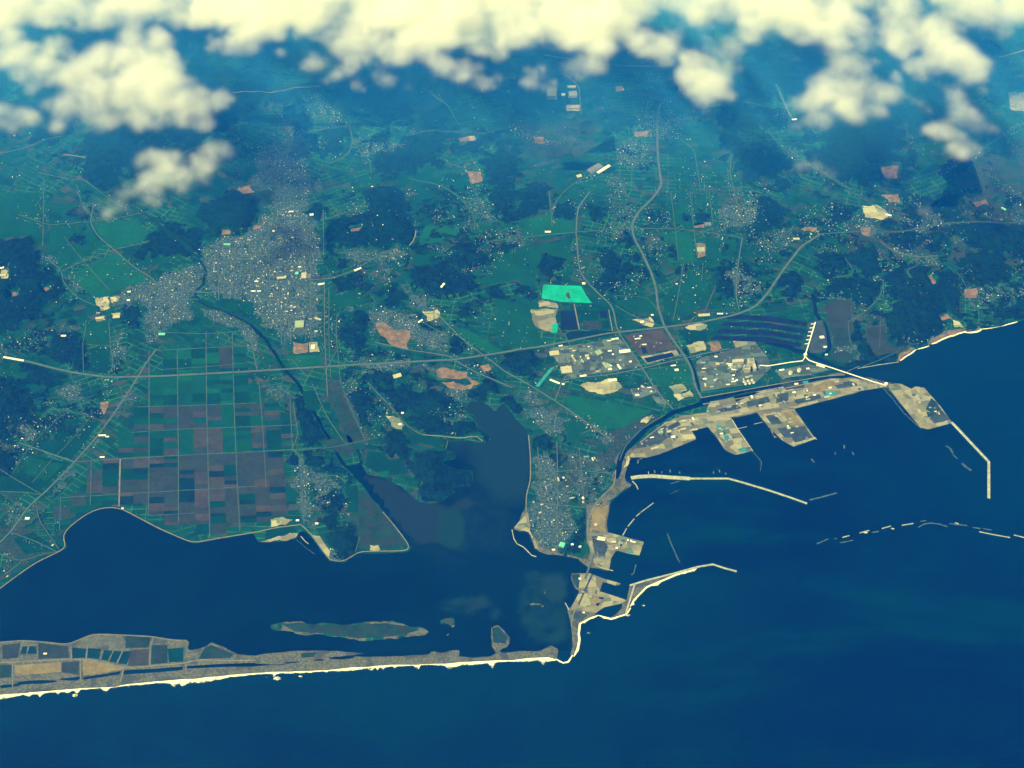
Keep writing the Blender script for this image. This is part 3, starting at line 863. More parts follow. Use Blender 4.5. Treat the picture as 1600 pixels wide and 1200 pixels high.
P_('field', [(640, 664), (700, 686), (690, 700), (640, 690)], 'green3'); P_('field', [(510, 610), (530, 612), (570, 686), (545, 692)], 'marsh'); P_('field', [(472, 612), (492, 610), (500, 640), (480, 642)], 'green3'); P_('field', [(415, 826), (460, 822), (464, 838), (415, 845)], 'green3')
P_('field', [(592, 738), (608, 735), (606, 744), (596, 746)], 'green2')
P_('field', [(770, 395), (890, 375), (896, 430), (840, 445), (780, 450)], 'green'); P_('field', [(830, 300), (895, 315), (896, 365), (815, 372)], 'green2'); P_('field', [(1040, 345), (1080, 300), (1100, 350), (1078, 355)], 'green'); P_('field', [(1035, 365), (1080, 362), (1085, 410), (1045, 412)], 'green2')
P_('field', [(1095, 300), (1120, 300), (1125, 350), (1100, 352)], 'green'); P_('field', [(1102, 370), (1150, 375), (1150, 405), (1104, 405)], 'green'); P_('field', [(145, 352), (215, 342), (235, 372), (190, 386), (165, 378)], 'green2'); P_('field', [(80, 350), (138, 352), (160, 385), (100, 420), (75, 390)], 'green')
P_('field', [(150, 408), (185, 396), (235, 438), (195, 448), (150, 470), (110, 430)], 'green2'); P_('field', [(0, 305), (62, 300), (62, 370), (0, 372)], 'green'); P_('field', [(640, 355), (700, 352), (740, 370), (655, 382)], 'green2'); P_('field', [(740, 420), (790, 430), (770, 470), (720, 450)], 'green')

# bare soil and quarries
for pts in ([(588, 505), (604, 506), (620, 518), (640, 516), (642, 526), (638, 546), (612, 540), (592, 520)], [(682, 580), (695, 574), (715, 580), (730, 582), (726, 592), (700, 592), (684, 590)], [(690, 598), (708, 596), (726, 604), (738, 600), (728, 588), (750, 600), (735, 608), (700, 606)],
            [(726, 268), (752, 268), (756, 284), (736, 288)], [(1374, 260), (1405, 258), (1402, 280), (1382, 280)], [(1508, 452), (1526, 450), (1526, 466), (1508, 466)], [(1448, 432), (1456, 428), (1464, 442), (1456, 448)], [(66, 450), (76, 447), (80, 454), (70, 458)], [(16, 458), (28, 454), (28, 466), (18, 468)],
            [(345, 358), (360, 358), (362, 366), (346, 368)], [(371, 294), (392, 288), (396, 300), (378, 304)], [(1376, 306), (1404, 304), (1406, 318), (1390, 316)], [(1520, 316), (1540, 312), (1544, 320), (1526, 324)], [(156, 629), (170, 627), (166, 642), (162, 648), (156, 638)],
            [(715, 216), (738, 212), (742, 220), (718, 222)], [(833, 215), (850, 215), (852, 224), (836, 224)], [(1105, 535), (1122, 533), (1128, 545), (1112, 550)], [(750, 572), (764, 569), (768, 578), (756, 581)], [(1254, 357), (1276, 355), (1274, 362), (1256, 362)], [(1344, 356), (1360, 355), (1360, 370), (1348, 368)],
            [(1085, 350), (1100, 349), (1100, 356), (1086, 356)], [(1088, 381), (1102, 381), (1103, 400), (1090, 404)], [(988, 205), (1015, 205), (1012, 215), (992, 214)], [(458, 534), (482, 536), (481, 550), (460, 553)], [(396, 352), (410, 352), (408, 358), (396, 359)], [(545, 358), (566, 354), (562, 364), (548, 364)]):
    P_('bare_soil', pts, 'orange')
for pts in ([(482, 535), (496, 535), (500, 550), (484, 551)], [(602, 650), (614, 650), (632, 664), (628, 672), (612, 666)], [(422, 812), (440, 808), (458, 812), (446, 820), (424, 824)], [(150, 466), (170, 462), (172, 482), (158, 486)], [(172, 465), (188, 463), (186, 470), (174, 472)],
            [(150, 497), (164, 494), (165, 500), (150, 502)], [(174, 490), (188, 489), (187, 496), (178, 496)], [(1072, 540), (1100, 534), (1102, 548), (1078, 552)], [(905, 603), (920, 597), (955, 592), (972, 606), (938, 616), (920, 612)], [(1045, 604), (1066, 600), (1073, 610), (1053, 616)],
            [(1052, 616), (1078, 610), (1084, 620), (1060, 627)], [(578, 852), (592, 852), (594, 860), (578, 860)], [(1000, 660), (1020, 648), (1010, 662)], [(1070, 512), (1085, 506), (1105, 508), (1100, 515)], [(988, 500), (1015, 495), (1022, 505), (1020, 511), (1005, 508)], [(0, 422), (12, 420), (16, 438), (0, 438)],
            [(1345, 322), (1368, 320), (1390, 338), (1375, 344), (1352, 340)], [(660, 486), (684, 484), (688, 494), (668, 502)], [(854, 136), (870, 136), (871, 156), (855, 156)], [(884, 165), (906, 164), (906, 173), (886, 174)], [(888, 143), (901, 142), (902, 153), (888, 153)], [(960, 136), (972, 134), (976, 140), (962, 144)],
            [(732, 213), (742, 212), (743, 219), (734, 220)], [(1575, 145), (1610, 140), (1610, 172), (1580, 172)]):
    P_('gravel_yard', pts, 'pale')
P_('bare_soil', [(1404, 565), (1407, 554), (1426, 544), (1428, 548), (1412, 556)], 'orange'); P_('bare_soil', [(1454, 533), (1470, 524), (1500, 515), (1505, 517), (1480, 524), (1458, 536)], 'orange'); P_('bare_soil', [(1468, 495), (1480, 490), (1486, 498), (1472, 502)], 'orange'); P_('bare_soil', [(1488, 500), (1500, 504), (1506, 512), (1492, 512)], 'pale')

# industrial estate
P_('gravel_yard', [(829, 484), (872, 484), (870, 520), (862, 520), (840, 512), (832, 492)], 'concrete'); P_('gravel_yard', [(841, 471), (870, 474), (872, 482), (842, 480)], 'concrete')
P_('turquoise_liner', [(849, 445), (908, 447), (916, 462), (925, 474), (876, 472), (846, 466)], 'turquoise'); P_('turquoise_liner', [(862, 507), (872, 506), (871, 520), (863, 520)], 'turquoise')
P_('pond', [(876, 486), (902, 486), (904, 516), (876, 516)], 'pond'); P_('pond', [(936, 486), (948, 486), (949, 497), (938, 497)], 'coal'); P_('field', [(906, 486), (934, 486), (936, 500), (908, 500)], 'green3'); P_('field', [(909, 502), (937, 502), (940, 514), (912, 514)], 'purple'); P_('field', [(939, 502), (950, 500), (953, 514), (941, 514)], 'green3')
P_('field', [(880, 518), (960, 517), (958, 524), (890, 534)], 'dark')
P_('yard', [(858, 545), (890, 540), (966, 527), (1003, 572), (950, 582), (905, 588), (895, 592), (880, 580)], 'yard'); P_('yard', [(975, 524), (1034, 515), (1056, 545), (1000, 556)], 'rust'); P_('yard', [(985, 522), (1028, 517), (1052, 543), (1025, 548)], 'concrete')
P_('pond', [(1001, 543), (1008, 542), (1012, 552), (1005, 553)], 'coal'); P_('pond', [(1006, 560), (1050, 551), (1054, 557), (1012, 567)], 'coal'); P_('yard', [(1000, 557), (1056, 546), (1062, 556), (1012, 570)], 'concrete')
P_('yard', [(985, 608), (1025, 602), (1030, 612), (990, 624)], 'yard'); P_('yard', [(1018, 618), (1036, 622), (1042, 634), (1026, 630)], 'yard')
P_('yard', [(1088, 565), (1100, 558), (1145, 545), (1180, 535), (1200, 560), (1205, 575), (1180, 600), (1120, 608), (1096, 612)], 'yard'); P_('yard', [(1145, 533), (1180, 534), (1178, 545), (1150, 545)], 'concrete'); P_('yard', [(1210, 580), (1262, 568), (1300, 578), (1270, 586), (1222, 592)], 'yard')
P_('yard', [(1262, 505), (1285, 500), (1292, 530), (1290, 550), (1265, 552)], 'asphalt')
for k in range(4):      # ash ponds beside the conveyor, long strips
    y = 490 + 11 * k
    P_('pond', [(1140 - 8 * k, y + 2), (1200, y - 2 + 6), (1262 - 3 * k, y + 14), (1259 - 3 * k, y + 20), (1196, y + 12), (1134 - 8 * k, y + 8)], 'coal')
P_('yard', [(1195, 500), (1230, 508), (1225, 512), (1194, 505)], 'asphalt'); P_('yard', [(1215, 518), (1245, 524), (1242, 528), (1214, 522)], 'asphalt')
P_('field', [(860, 575), (868, 572), (842, 605), (836, 604)], 'cyan'); P_('bare_soil', [(863, 574), (871, 572), (856, 588), (852, 586)], 'rust')
P_('bare_soil', [(884, 458), (890, 457), (892, 466), (887, 467)], 'rust')
# port grounds
P_('yard', [(1102, 645), (1110, 628), (1140, 622), (1200, 608), (1300, 592), (1335, 592), (1382, 602), (1345, 608), (1290, 624), (1240, 636), (1180, 642), (1118, 650), (1108, 664), (1080, 670), (1060, 650)], 'concrete')
P_('yard', [(984, 712), (1000, 690), (1040, 660), (1080, 648), (1104, 646), (1106, 664), (1080, 671), (1084, 686), (1030, 708), (1010, 713)], 'concrete')
P_('yard', [(992, 702), (1010, 680), (1040, 664), (1050, 680), (1030, 695)], 'asphalt'); P_('gravel_yard', [(1015, 704), (1030, 698), (1031, 701), (1018, 706)], 'pale'); P_('gravel_yard', [(1061, 678), (1080, 674), (1087, 686), (1074, 690), (1070, 686)], 'pale'); P_('gravel_yard', [(976, 714), (984, 712), (982, 726), (974, 734)], 'pale')
P_('yard', [(1110, 667), (1132, 662), (1146, 668), (1172, 703), (1150, 709), (1134, 701)], 'concrete'); P_('cyan_sheet', [(1118, 664), (1126, 664), (1131, 674), (1124, 675)], 'cyan'); P_('cyan_sheet', [(1130, 681), (1138, 680), (1140, 688), (1134, 689)], 'cyan'); P_('cyan_sheet', [(1154, 702), (1164, 699), (1166, 705), (1157, 707)], 'cyan')
P_('gravel_yard', [(1110, 670), (1116, 674), (1128, 690), (1125, 691)], 'pale')
P_('yard', [(1185, 645), (1238, 640), (1272, 685), (1240, 696), (1224, 687)], 'concrete'); P_('field', [(1222, 644), (1235, 642), (1255, 664), (1235, 664)], 'tan'); P_('yard', [(1228, 668), (1258, 666), (1270, 684), (1242, 692)], 'asphalt'); P_('gravel_yard', [(1198, 665), (1202, 668), (1214, 684), (1210, 685)], 'pale')
P_('cyan_sheet', [(1284, 616), (1302, 611), (1306, 616), (1290, 620)], 'cyan'); P_('cyan_sheet', [(1254, 596), (1263, 595), (1262, 599), (1255, 600)], 'cyan'); P_('bare_soil', [(1255, 610), (1300, 594), (1318, 600), (1285, 612)], 'tan'); P_('yard', [(1220, 600), (1258, 596), (1256, 606), (1228, 610)], 'purple')
P_('yard', [(1215, 616), (1232, 613), (1232, 626), (1212, 630)], 'asphalt')
P_('yard', [(1390, 603), (1408, 610), (1424, 609), (1440, 606), (1470, 636), (1486, 660), (1452, 669), (1440, 666)], 'concrete'); P_('field', [(1455, 622), (1462, 628), (1476, 648), (1450, 652), (1446, 640)], 'marsh'); P_('gravel_yard', [(1412, 612), (1430, 608), (1454, 645), (1436, 646)], 'pale')
P_('yard', [(920, 832), (948, 834), (1004, 848), (998, 866), (962, 858), (953, 872), (950, 888), (930, 884), (924, 862), (918, 845)], 'concrete'); P_('yard', [(925, 838), (940, 838), (950, 855), (945, 868), (930, 866)], 'asphalt'); P_('beach', [(922, 800), (928, 792), (950, 790), (948, 832), (920, 830)], 'tan'); P_('cyan_sheet', [(978, 860), (990, 862), (990, 865), (980, 864)], 'cyan')
P_('yard', [(906, 898), (922, 897), (944, 906), (936, 924), (928, 945), (905, 950), (895, 948), (904, 928)], 'concrete'); P_('field', [(892, 898), (912, 897), (903, 920), (896, 910)], 'marsh'); P_('field', [(922, 930), (944, 932), (936, 942), (926, 948)], 'tan')
P_('pond', [(935, 933), (944, 934), (942, 937), (936, 936)], 'coal'); P_('pond', [(932, 943), (937, 942), (936, 947), (931, 947)], 'coal'); P_('yard', [(892, 956), (905, 955), (918, 962), (904, 972), (896, 966)], 'asphalt')
P_('beach', [(404, 846), (440, 845), (462, 840), (466, 834), (440, 838)], 'pale'); P_('yard', [(486, 836), (500, 838), (516, 862), (514, 874), (500, 856)], 'pale')
P_('yard', [(804, 824), (824, 800), (828, 830), (842, 858), (836, 858), (826, 832)], 'concrete')
for q in ([(1120, 640), (1150, 632), (1160, 638), (1128, 645)], [(1165, 628), (1200, 620), (1204, 628), (1170, 636)], [(1300, 600), (1330, 596), (1345, 602), (1310, 608)], [(1240, 625), (1280, 616), (1284, 622), (1246, 632)], [(1196, 650), (1212, 648), (1222, 662), (1206, 664)], [(1214, 670), (1228, 668), (1236, 684), (1226, 684)], [(1470, 640), (1484, 656), (1460, 662), (1452, 654)], [(1030, 672), (1060, 658), (1064, 664), (1036, 680)]):
    P_('yard', q, 'asphalt')
for q in ([(1140, 700), (1150, 694), (1160, 700), (1150, 706)], [(1130, 634), (1145, 630), (1148, 634), (1134, 638)], [(1208, 650), (1216, 648), (1220, 654)], [(1060, 660), (1090, 652), (1094, 658), (1066, 666)]):
    P_('gravel_yard', q, 'pale')
# sand spit fields
P_('field', [(23, 1040), (95, 1035), (95, 1050), (25, 1056)], 'tan'); P_('field', [(130, 1032), (160, 1036), (198, 1044), (172, 1050), (130, 1056)], 'tan'); P_('field', [(97, 1035), (124, 1033), (122, 1055), (97, 1050)], 'purple'); P_('field', [(0, 1040), (18, 1039), (18, 1058), (0, 1060)], 'marsh')
for q in ([(113, 1012), (135, 1014), (133, 1028), (113, 1029)], [(138, 1013), (158, 1014), (155, 1030), (136, 1028)], [(163, 1016), (176, 1017), (168, 1033), (158, 1031)], [(178, 1017), (191, 1018), (181, 1036), (171, 1034)], [(193, 1018), (207, 1017), (198, 1038), (184, 1037)], [(36, 1010), (43, 1010), (41, 1022), (31, 1022)], [(46, 1010), (56, 1010), (58, 1022), (43, 1022)]):
    P_('field', q, 'teal_pond')
P_('field', [(205, 1016), (233, 1014), (232, 1040), (200, 1041)], 'brown'); P_('field', [(237, 1008), (262, 1008), (262, 1036), (236, 1038)], 'marsh'); P_('field', [(262, 1014), (287, 1012), (286, 1034), (264, 1035)], 'green3'); P_('gravel_yard', [(124, 1001), (145, 995), (193, 998), (193, 1014), (138, 1010)], 'grey_sand')
P_('field', [(4, 1008), (32, 1005), (28, 1028), (4, 1030)], 'purple'); P_('field', [(60, 1005), (106, 1010), (108, 1028), (60, 1030)], 'purple'); P_('field', [(320, 1012), (330, 1008), (365, 1022), (360, 1028), (310, 1030)], 'marsh'); P_('field', [(470, 1021), (495, 1019), (490, 1027), (472, 1028)], 'marsh')
P_('field', [(196, 994), (236, 996), (232, 1012), (196, 1013)], 'marsh'); P_('field', [(769, 982), (778, 979), (793, 995), (790, 1006), (771, 1004)], 'marsh'); P_('field', [(440, 975), (470, 973), (500, 978), (560, 976), (600, 974), (640, 979), (655, 985), (620, 994), (560, 998), (510, 990), (460, 987)], 'marsh'); P_('field', [(1292, 556), (1320, 548), (1340, 556), (1316, 570)], 'marsh')

CLEAR = [GP(q) for n, q, m in PATCH if n != 'field' or m not in ('green', 'green2', 'green3')]
ROADS = [  # (photo pixels, width m, material)
    ([(36, 564), (110, 582), (170, 590), (250, 588), (400, 580), (480, 575), (560, 570), (640, 566), (712, 562), (760, 555), (850, 541), (950, 521), (1035, 512), (1090, 505), (1150, 492), (1180, 480), (1200, 458), (1225, 420), (1252, 385), (1282, 366)], 22, 'road'),
    ([(1032, 163), (1027, 180), (1027, 230), (1030, 265), (1034, 290), (1020, 310), (997, 332), (987, 352), (990, 372), (1003, 395), (1017, 425), (1025, 450), (1028, 480), (1038, 511), (1054, 535), (1072, 560), (1082, 580), (1085, 602), (1096, 622)], 24, 'road'),
    ([(1130, 100), (1090, 118), (1062, 128)], 14, 'road2'), ([(1030, 165), (1040, 158), (1062, 150)], 14, 'road'),
    ([(990, 178), (1008, 180), (1026, 181)], 14, 'road2'), ([(1012, 158), (1010, 175), (1000, 195), (990, 210)], 14, 'road2'),
    ([(922, 300), (903, 325), (900, 360), (903, 400), (906, 425), (916, 440), (938, 462), (955, 476), (960, 490), (962, 508), (968, 523), (985, 547), (1004, 576), (1020, 602), (1036, 624), (1052, 640)], 16, 'road'),
    ([(245, 545), (230, 565), (215, 590), (195, 622), (172, 655), (150, 685), (115, 724), (88, 752), (68, 772), (48, 788), (35, 805), (20, 828), (0, 848)], 16, 'road'),
    ([(507, 440), (507, 520), (510, 585), (512, 620)], 10, 'road'), ([(514, 450), (514, 530), (517, 590)], 8, 'road2'), ([(527, 490), (525, 520), (530, 575), (532, 600), (545, 630), (570, 688)], 9, 'road2'), ([(488, 600), (510, 650), (530, 680), (543, 697)], 9, 'road2'),
    ([(683, 490), (700, 508), (720, 528), (745, 548), (765, 562), (790, 582), (826, 601), (866, 626), (905, 652), (940, 678), (960, 690)], 13, 'road'),
    ([(585, 535), (612, 541), (637, 547), (680, 553), (703, 556), (714, 566), (740, 580), (762, 590), (800, 606)], 13, 'road'),
    ([(760, 378), (830, 370), (900, 363), (985, 357), (1060, 358), (1110, 364), (1160, 372)], 10, 'road2'),
    ([(1160, 372), (1155, 400), (1150, 440), (1150, 465), (1155, 485)], 12, 'road'), ([(1152, 320), (1140, 270), (1142, 245)], 12, 'road2'),
    ([(1078, 300), (1083, 345), (1087, 385), (1090, 402)], 9, 'road2'), ([(1108, 300), (1114, 350)], 9, 'road2'), ([(1048, 300), (1055, 360), (1060, 408)], 8, 'road2'), ([(1068, 412), (1060, 460), (1052, 500)], 9, 'road2'), ([(1118, 448), (1100, 490)], 9, 'road2'), ([(1098, 415), (1096, 440)], 8, 'road2'),
    ([(858, 300), (863, 355)], 9, 'road2'), ([(68, 280), (68, 330), (67, 385)], 9, 'road2'), ([(28, 335), (75, 352), (140, 347), (200, 338), (235, 330)], 10, 'road2'), ([(147, 318), (141, 348), (152, 368), (180, 392), (210, 418), (240, 436), (252, 455)], 11, 'road'),
    ([(97, 424), (130, 408), (180, 390), (232, 378)], 11, 'road2'), ([(75, 405), (97, 424), (98, 440), (110, 455), (125, 468), (150, 478)], 10, 'road2'), ([(100, 370), (130, 408), (172, 455)], 7, 'road2'),
    ([(135, 540), (172, 540)], 8, 'road2'), ([(170, 502), (173, 545), (178, 570), (168, 588)], 9, 'road2'), ([(135, 500), (130, 540), (131, 582)], 8, 'road2'),
    ([(388, 520), (398, 560), (402, 580)], 12, 'road2'), ([(455, 560), (480, 590)], 8, 'road2'),
    ([(0, 735), (60, 770), (68, 774)], 8, 'road2'), ([(30, 692), (70, 706), (115, 722)], 12, 'road'), ([(80, 640), (105, 642), (140, 652), (165, 660)], 9, 'road2'), ([(104, 645), (75, 670), (45, 700), (20, 740)], 7, 'road2'), ([(140, 655), (110, 690), (80, 720), (50, 755)], 7, 'road2'), ([(0, 768), (45, 770), (66, 774)], 8, 'road2'),
    ([(55, 783), (62, 815), (80, 840), (92, 858)], 9, 'road2'), ([(18, 832), (60, 848), (88, 862)], 9, 'road2'), ([(0, 866), (34, 878), (60, 868), (90, 862)], 9, 'road2'), ([(8, 898), (34, 878)], 9, 'road2'),
    # polder grid
    ([(233, 548), (233, 640), (233, 720), (232, 806)], 9, 'road2'), ([(277, 548), (278, 640), (279, 720), (279, 815)], 9, 'road2'), ([(322, 520), (323, 640), (326, 760), (328, 842)], 9, 'road2'), ([(363, 520), (366, 640), (371, 760), (375, 830)], 9, 'road2'),
    ([(404, 590), (410, 660), (416, 760)], 8, 'road2'), ([(453, 622), (457, 700)], 9, 'road2'), ([(188, 718), (186, 792)], 14, 'pale_road'), ([(143, 720), (141, 790)], 8, 'road2'), ([(95, 776), (93, 830)], 7, 'road2'),
    ([(215, 636), (300, 634), (400, 630)], 8, 'road2'), ([(205, 676), (300, 670), (400, 667), (466, 664)], 8, 'road2'), ([(115, 722), (180, 718), (260, 713), (340, 709), (400, 706), (458, 703)], 10, 'road2'), ([(95, 778), (180, 773), (280, 767), (400, 760)], 8, 'road2'), ([(232, 806), (305, 802)], 7, 'road2'), ([(245, 548), (300, 545), (385, 541)], 8, 'road2'),
    ([(250, 578), (330, 573), (398, 566)], 7, 'road2'), ([(256, 520), (320, 522), (390, 517)], 8, 'road2'),
    # shore embankments
    ([(0, 920), (28, 899), (55, 880), (95, 861), (106, 856), (96, 838), (109, 823), (136, 803), (156, 794), (185, 793), (201, 801), (250, 827), (299, 848), (306, 848), (350, 840), (400, 832), (430, 825), (470, 820)], 10, 'pale_road'),
    ([(470, 820), (486, 834), (498, 852), (515, 876), (540, 879), (549, 870), (558, 862), (638, 861), (642, 856), (620, 826), (598, 800)], 9, 'pale_road'),
    ([(456, 702), (470, 712), (472, 760), (475, 820)], 11, 'road2'), ([(458, 630), (466, 680), (456, 703)], 10, 'road2'), ([(458, 703), (515, 700), (545, 694), (590, 684)], 9, 'road2'), ([(660, 680), (700, 683), (728, 687), (735, 680), (748, 680), (754, 690)], 10, 'pale_road'), ([(700, 687), (697, 702)], 8, 'road2'), ([(500, 745), (530, 742), (540, 755)], 9, 'road2'), ([(562, 840), (556, 862)], 8, 'road2'),
    ([(575, 600), (600, 625), (640, 670), (660, 680)], 12, 'road2'),
    ([(826, 680), (829, 720), (829, 750), (822, 775), (822, 800), (826, 826)], 10, 'pale_road'), ([(885, 742), (900, 760), (906, 768)], 8, 'road2'), ([(935, 668), (908, 678)], 9, 'road2'),
    ([(894, 580), (880, 592), (867, 626)], 11, 'road'), ([(880, 594), (900, 590), (945, 587), (1004, 576), (1055, 563), (1072, 560), (1100, 553), (1140, 545)], 13, 'road'), ([(882, 522), (888, 536), (905, 560), (918, 588)], 10, 'road2'), ([(881, 524), (884, 518), (905, 516)], 9, 'road2'), ([(897, 475), (905, 515)], 13, 'pale_road'), ([(951, 484), (957, 518)], 9, 'pale_road'), ([(860, 552), (890, 590)], 9, 'road2'),
    ([(962, 478), (985, 492), (1028, 508)], 11, 'road2'), ([(1030, 488), (1012, 465), (960, 462)], 7, 'road2'), ([(1076, 505), (1080, 496), (1110, 488), (1150, 490)], 8, 'road2'),
    ([(1095, 622), (1140, 614), (1200, 603), (1290, 588), (1320, 586)], 10, 'pale_road'), ([(1098, 632), (1150, 624), (1210, 612), (1222, 608), (1300, 592)], 13, 'pale_road'), ([(1104, 650), (1060, 652), (1030, 668), (1000, 692)], 11, 'pale_road'), ([(1202, 590), (1198, 605)], 8, 'road2'), ([(1214, 606), (1232, 632)], 10, 'asphalt'), ([(1212, 644), (1228, 665)], 9, 'pale_road'),
    ([(1040, 648), (1000, 672), (975, 700), (968, 720)], 10, 'road2'), ([(962, 735), (960, 760), (940, 775), (925, 795), (918, 815), (918, 845), (925, 866)], 10, 'pale_road'),
    ([(1282, 366), (1340, 362), (1400, 364), (1470, 352), (1560, 350), (1620, 345)], 10, 'road2'), ([(1375, 377), (1390, 390), (1410, 398), (1435, 402), (1465, 400)], 13, 'road'), ([(1434, 402), (1432, 418), (1415, 425), (1420, 440)], 9, 'road2'), ([(1380, 445), (1375, 465), (1350, 490), (1325, 503)], 10, 'road2'), ([(1495, 425), (1508, 445), (1512, 455)], 8, 'road2'), ([(1320, 405), (1337, 428), (1300, 435)], 8, 'road2'),
    ([(1345, 575), (1380, 562), (1404, 550)], 8, 'road2'), ([(1385, 508), (1358, 512)], 6, 'road2'), ([(1374, 545), (1376, 500)], 6, 'road2'), ([(1325, 502), (1328, 540), (1345, 555)], 8, 'road2'),
    ([(0, 240), (60, 228), (100, 216)], 14, 'road2'), ([(365, 152), (430, 147), (475, 142), (500, 136)], 14, 'pale_road'), ([(100, 244), (118, 246), (134, 251)], 12, 'pale_road'), ([(545, 240), (552, 225), (545, 195), (515, 165), (480, 148)], 11, 'road2'), ([(545, 240), (530, 250), (510, 258)], 12, 'road2'), ([(560, 238), (578, 250), (580, 272)], 9, 'road2'), ([(640, 215), (700, 208), (760, 212)], 9, 'road2'),
    ([(650, 362), (648, 378), (640, 384)], 11, 'pale_road'), ([(955, 102), (1000, 104), (1060, 103)], 13, 'pale_road'), ([(1560, 90), (1600, 82), (1650, 72)], 16, 'pale_road'), ([(715, 78), (770, 79), (810, 88)], 10, 'road2'), ([(1212, 140), (1226, 163), (1238, 188)], 10, 'pale_road'), ([(1200, 205), (1225, 235), (1255, 255)], 10, 'road2'),
    ([(430, 430), (470, 428), (505, 438), (540, 428), (565, 416), (590, 400)], 11, 'road'), ([(250, 455), (330, 458), (400, 440), (440, 430)], 10, 'road'), ([(390, 360), (391, 400), (392, 440)], 8, 'road'), ([(448, 440), (450, 500), (455, 535)], 9, 'road'), ([(474, 340), (473, 400), (474, 430)], 9, 'road'), ([(505, 330), (506, 400)], 9, 'road'),
    # upland lanes
    ([(60, 270), (130, 285), (200, 330)], 10, 'road2'), ([(120, 290), (128, 320), (145, 340)], 10, 'road2'), ([(400, 208), (460, 208), (545, 205)], 9, 'road2'), ([(430, 170), (452, 200), (462, 225), (470, 255)], 11, 'road2'), ([(610, 200), (625, 192), (640, 196)], 10, 'pale_road'), ([(640, 280), (690, 290), (720, 310), (740, 335), (742, 360)], 10, 'road2'), ([(735, 285), (752, 320), (768, 340)], 9, 'road2'), ([(800, 205), (860, 225), (900, 215)], 9, 'road2'), ([(860, 330), (880, 300), (900, 285), (930, 270)], 10, 'road2'), ([(1060, 150), (1110, 170), (1150, 165), (1200, 175)], 10, 'road2'), ([(1060, 215), (1085, 235), (1095, 300)], 9, 'road2'), ([(1255, 255), (1290, 280), (1330, 300)], 9, 'road2'), ([(1460, 270), (1500, 255), (1560, 220), (1600, 190)], 10, 'road2'), ([(1540, 270), (1580, 300), (1620, 320)], 10, 'road2'), ([(1330, 300), (1380, 330), (1420, 345)], 9, 'road2'), ([(1480, 180), (1560, 200), (1600, 250)], 9, 'road2'), ([(660, 145), (700, 170), (720, 200)], 9, 'road2'), ([(880, 120), (905, 135), (908, 180)], 10, 'pale_road'), ([(850, 90), (900, 100), (955, 102)], 12, 'pale_road'), ([(280, 250), (330, 225), (380, 215)], 9, 'road2'),
    # town streets
    ([(340, 380), (342, 470)], 8, 'road'), ([(366, 374), (368, 470)], 8, 'road'), ([(420, 345), (422, 500)], 9, 'road'), ([(320, 405), (400, 400), (500, 392)], 9, 'road'), ([(300, 430), (400, 418), (505, 412)], 8, 'road'), ([(400, 470), (505, 462)], 9, 'road'), ([(410, 500), (505, 488)], 8, 'road'), ([(436, 440), (440, 540)], 8, 'road'), ([(485, 350), (486, 545)], 8, 'road'), ([(240, 440), (300, 455), (330, 458)], 9, 'road'), ([(240, 470), (310, 468)], 8, 'road'), ([(262, 425), (268, 510)], 8, 'road'),
    ([(840, 700), (845, 770), (850, 860)], 8, 'road'), ([(870, 690), (872, 770), (868, 850)], 8, 'road'), ([(830, 740), (900, 735), (955, 740)], 8, 'road'), ([(826, 785), (880, 790), (925, 795)], 8, 'road'), ([(905, 700), (912, 780)], 8, 'road'), ([(832, 828), (900, 826)], 8, 'road'), ([(580, 495), (650, 500), (700, 525)], 8, 'road'), ([(650, 520), (700, 545)], 7, 'road'),
    # spit tracks
    ([(-200, 1046), (0, 1036), (60, 1033), (110, 1030), (140, 1031), (165, 1036), (185, 1042), (200, 1044), (245, 1040), (290, 1037), (310, 1030), (340, 1033), (400, 1032)], 11, 'pale_road'), ([(20, 1036), (20, 1074)], 9, 'pale_road'), ([(126, 1031), (126, 1064)], 9, 'pale_road'), ([(194, 1045), (188, 1066)], 9, 'pale_road'), ([(290, 1038), (291, 1050)], 12, 'pale_road'),
    ([(-200, 1012), (0, 1004), (35, 1001), (75, 1004), (108, 1008), (125, 999), (145, 991), (200, 993), (240, 995), (270, 1001), (292, 1001)], 9, 'pale_road'), ([(111, 1010), (112, 1030)], 8, 'pale_road'), ([(137, 1011), (135, 1030)], 8, 'pale_road'), ([(193, 1014), (182, 1040)], 8, 'pale_road'), ([(240, 996), (235, 1008), (234, 1040)], 8, 'pale_road'), ([(288, 1010), (287, 1036)], 7, 'road2'),
    ([(904, 945), (915, 920), (926, 897)], 14, 'asphalt'), ([(893, 980), (895, 955), (904, 945)], 9, 'pale_road'),
]
ROADS = [(GP(p), w, m) for p, w, m in ROADS]
for p in CLEAR:
    k = sstep(-35, 5, sdf_near(X, Y, p, 120))
    forest *= 1 - k
    hill *= 1 - k
for p, w, m in ROADS:
    if w >= 9:
        forest *= sstep(w * 0.4, w * 0.5 + 26, line_near(X, Y, p, 120))

fnoise = fbm(X, Y, 70, 3, 88)
canopy = sstep(0.42, 0.62, forest + 0.25 * fnoise)
rand = RNG.uniform(0, 1, X.shape)
Z = Z + (land > 20) * (hill * (0.8 + 0.35 * fbm(X, Y, 300, 4, 91)) + canopy * (5 + 9 * rand)) * core + (~core) * (land > 20) * upland * 20
Z = np.maximum(Z, np.where(land > 20, 2.5, Z))


def height(x, y):
    i = np.clip(np.searchsorted(XA, x) - 1, 0, len(XA) - 2)
    j = np.clip(np.searchsorted(YA, y) - 1, 0, len(YA) - 2)
    fx = (x - XA[i]) / (XA[i + 1] - XA[i])
    fy = (y - YA[j]) / (YA[j + 1] - YA[j])
    return (Z[j, i] * (1 - fx) + Z[j, i + 1] * fx) * (1 - fy) + (Z[j + 1, i] * (1 - fx) + Z[j + 1, i + 1] * fx) * fy


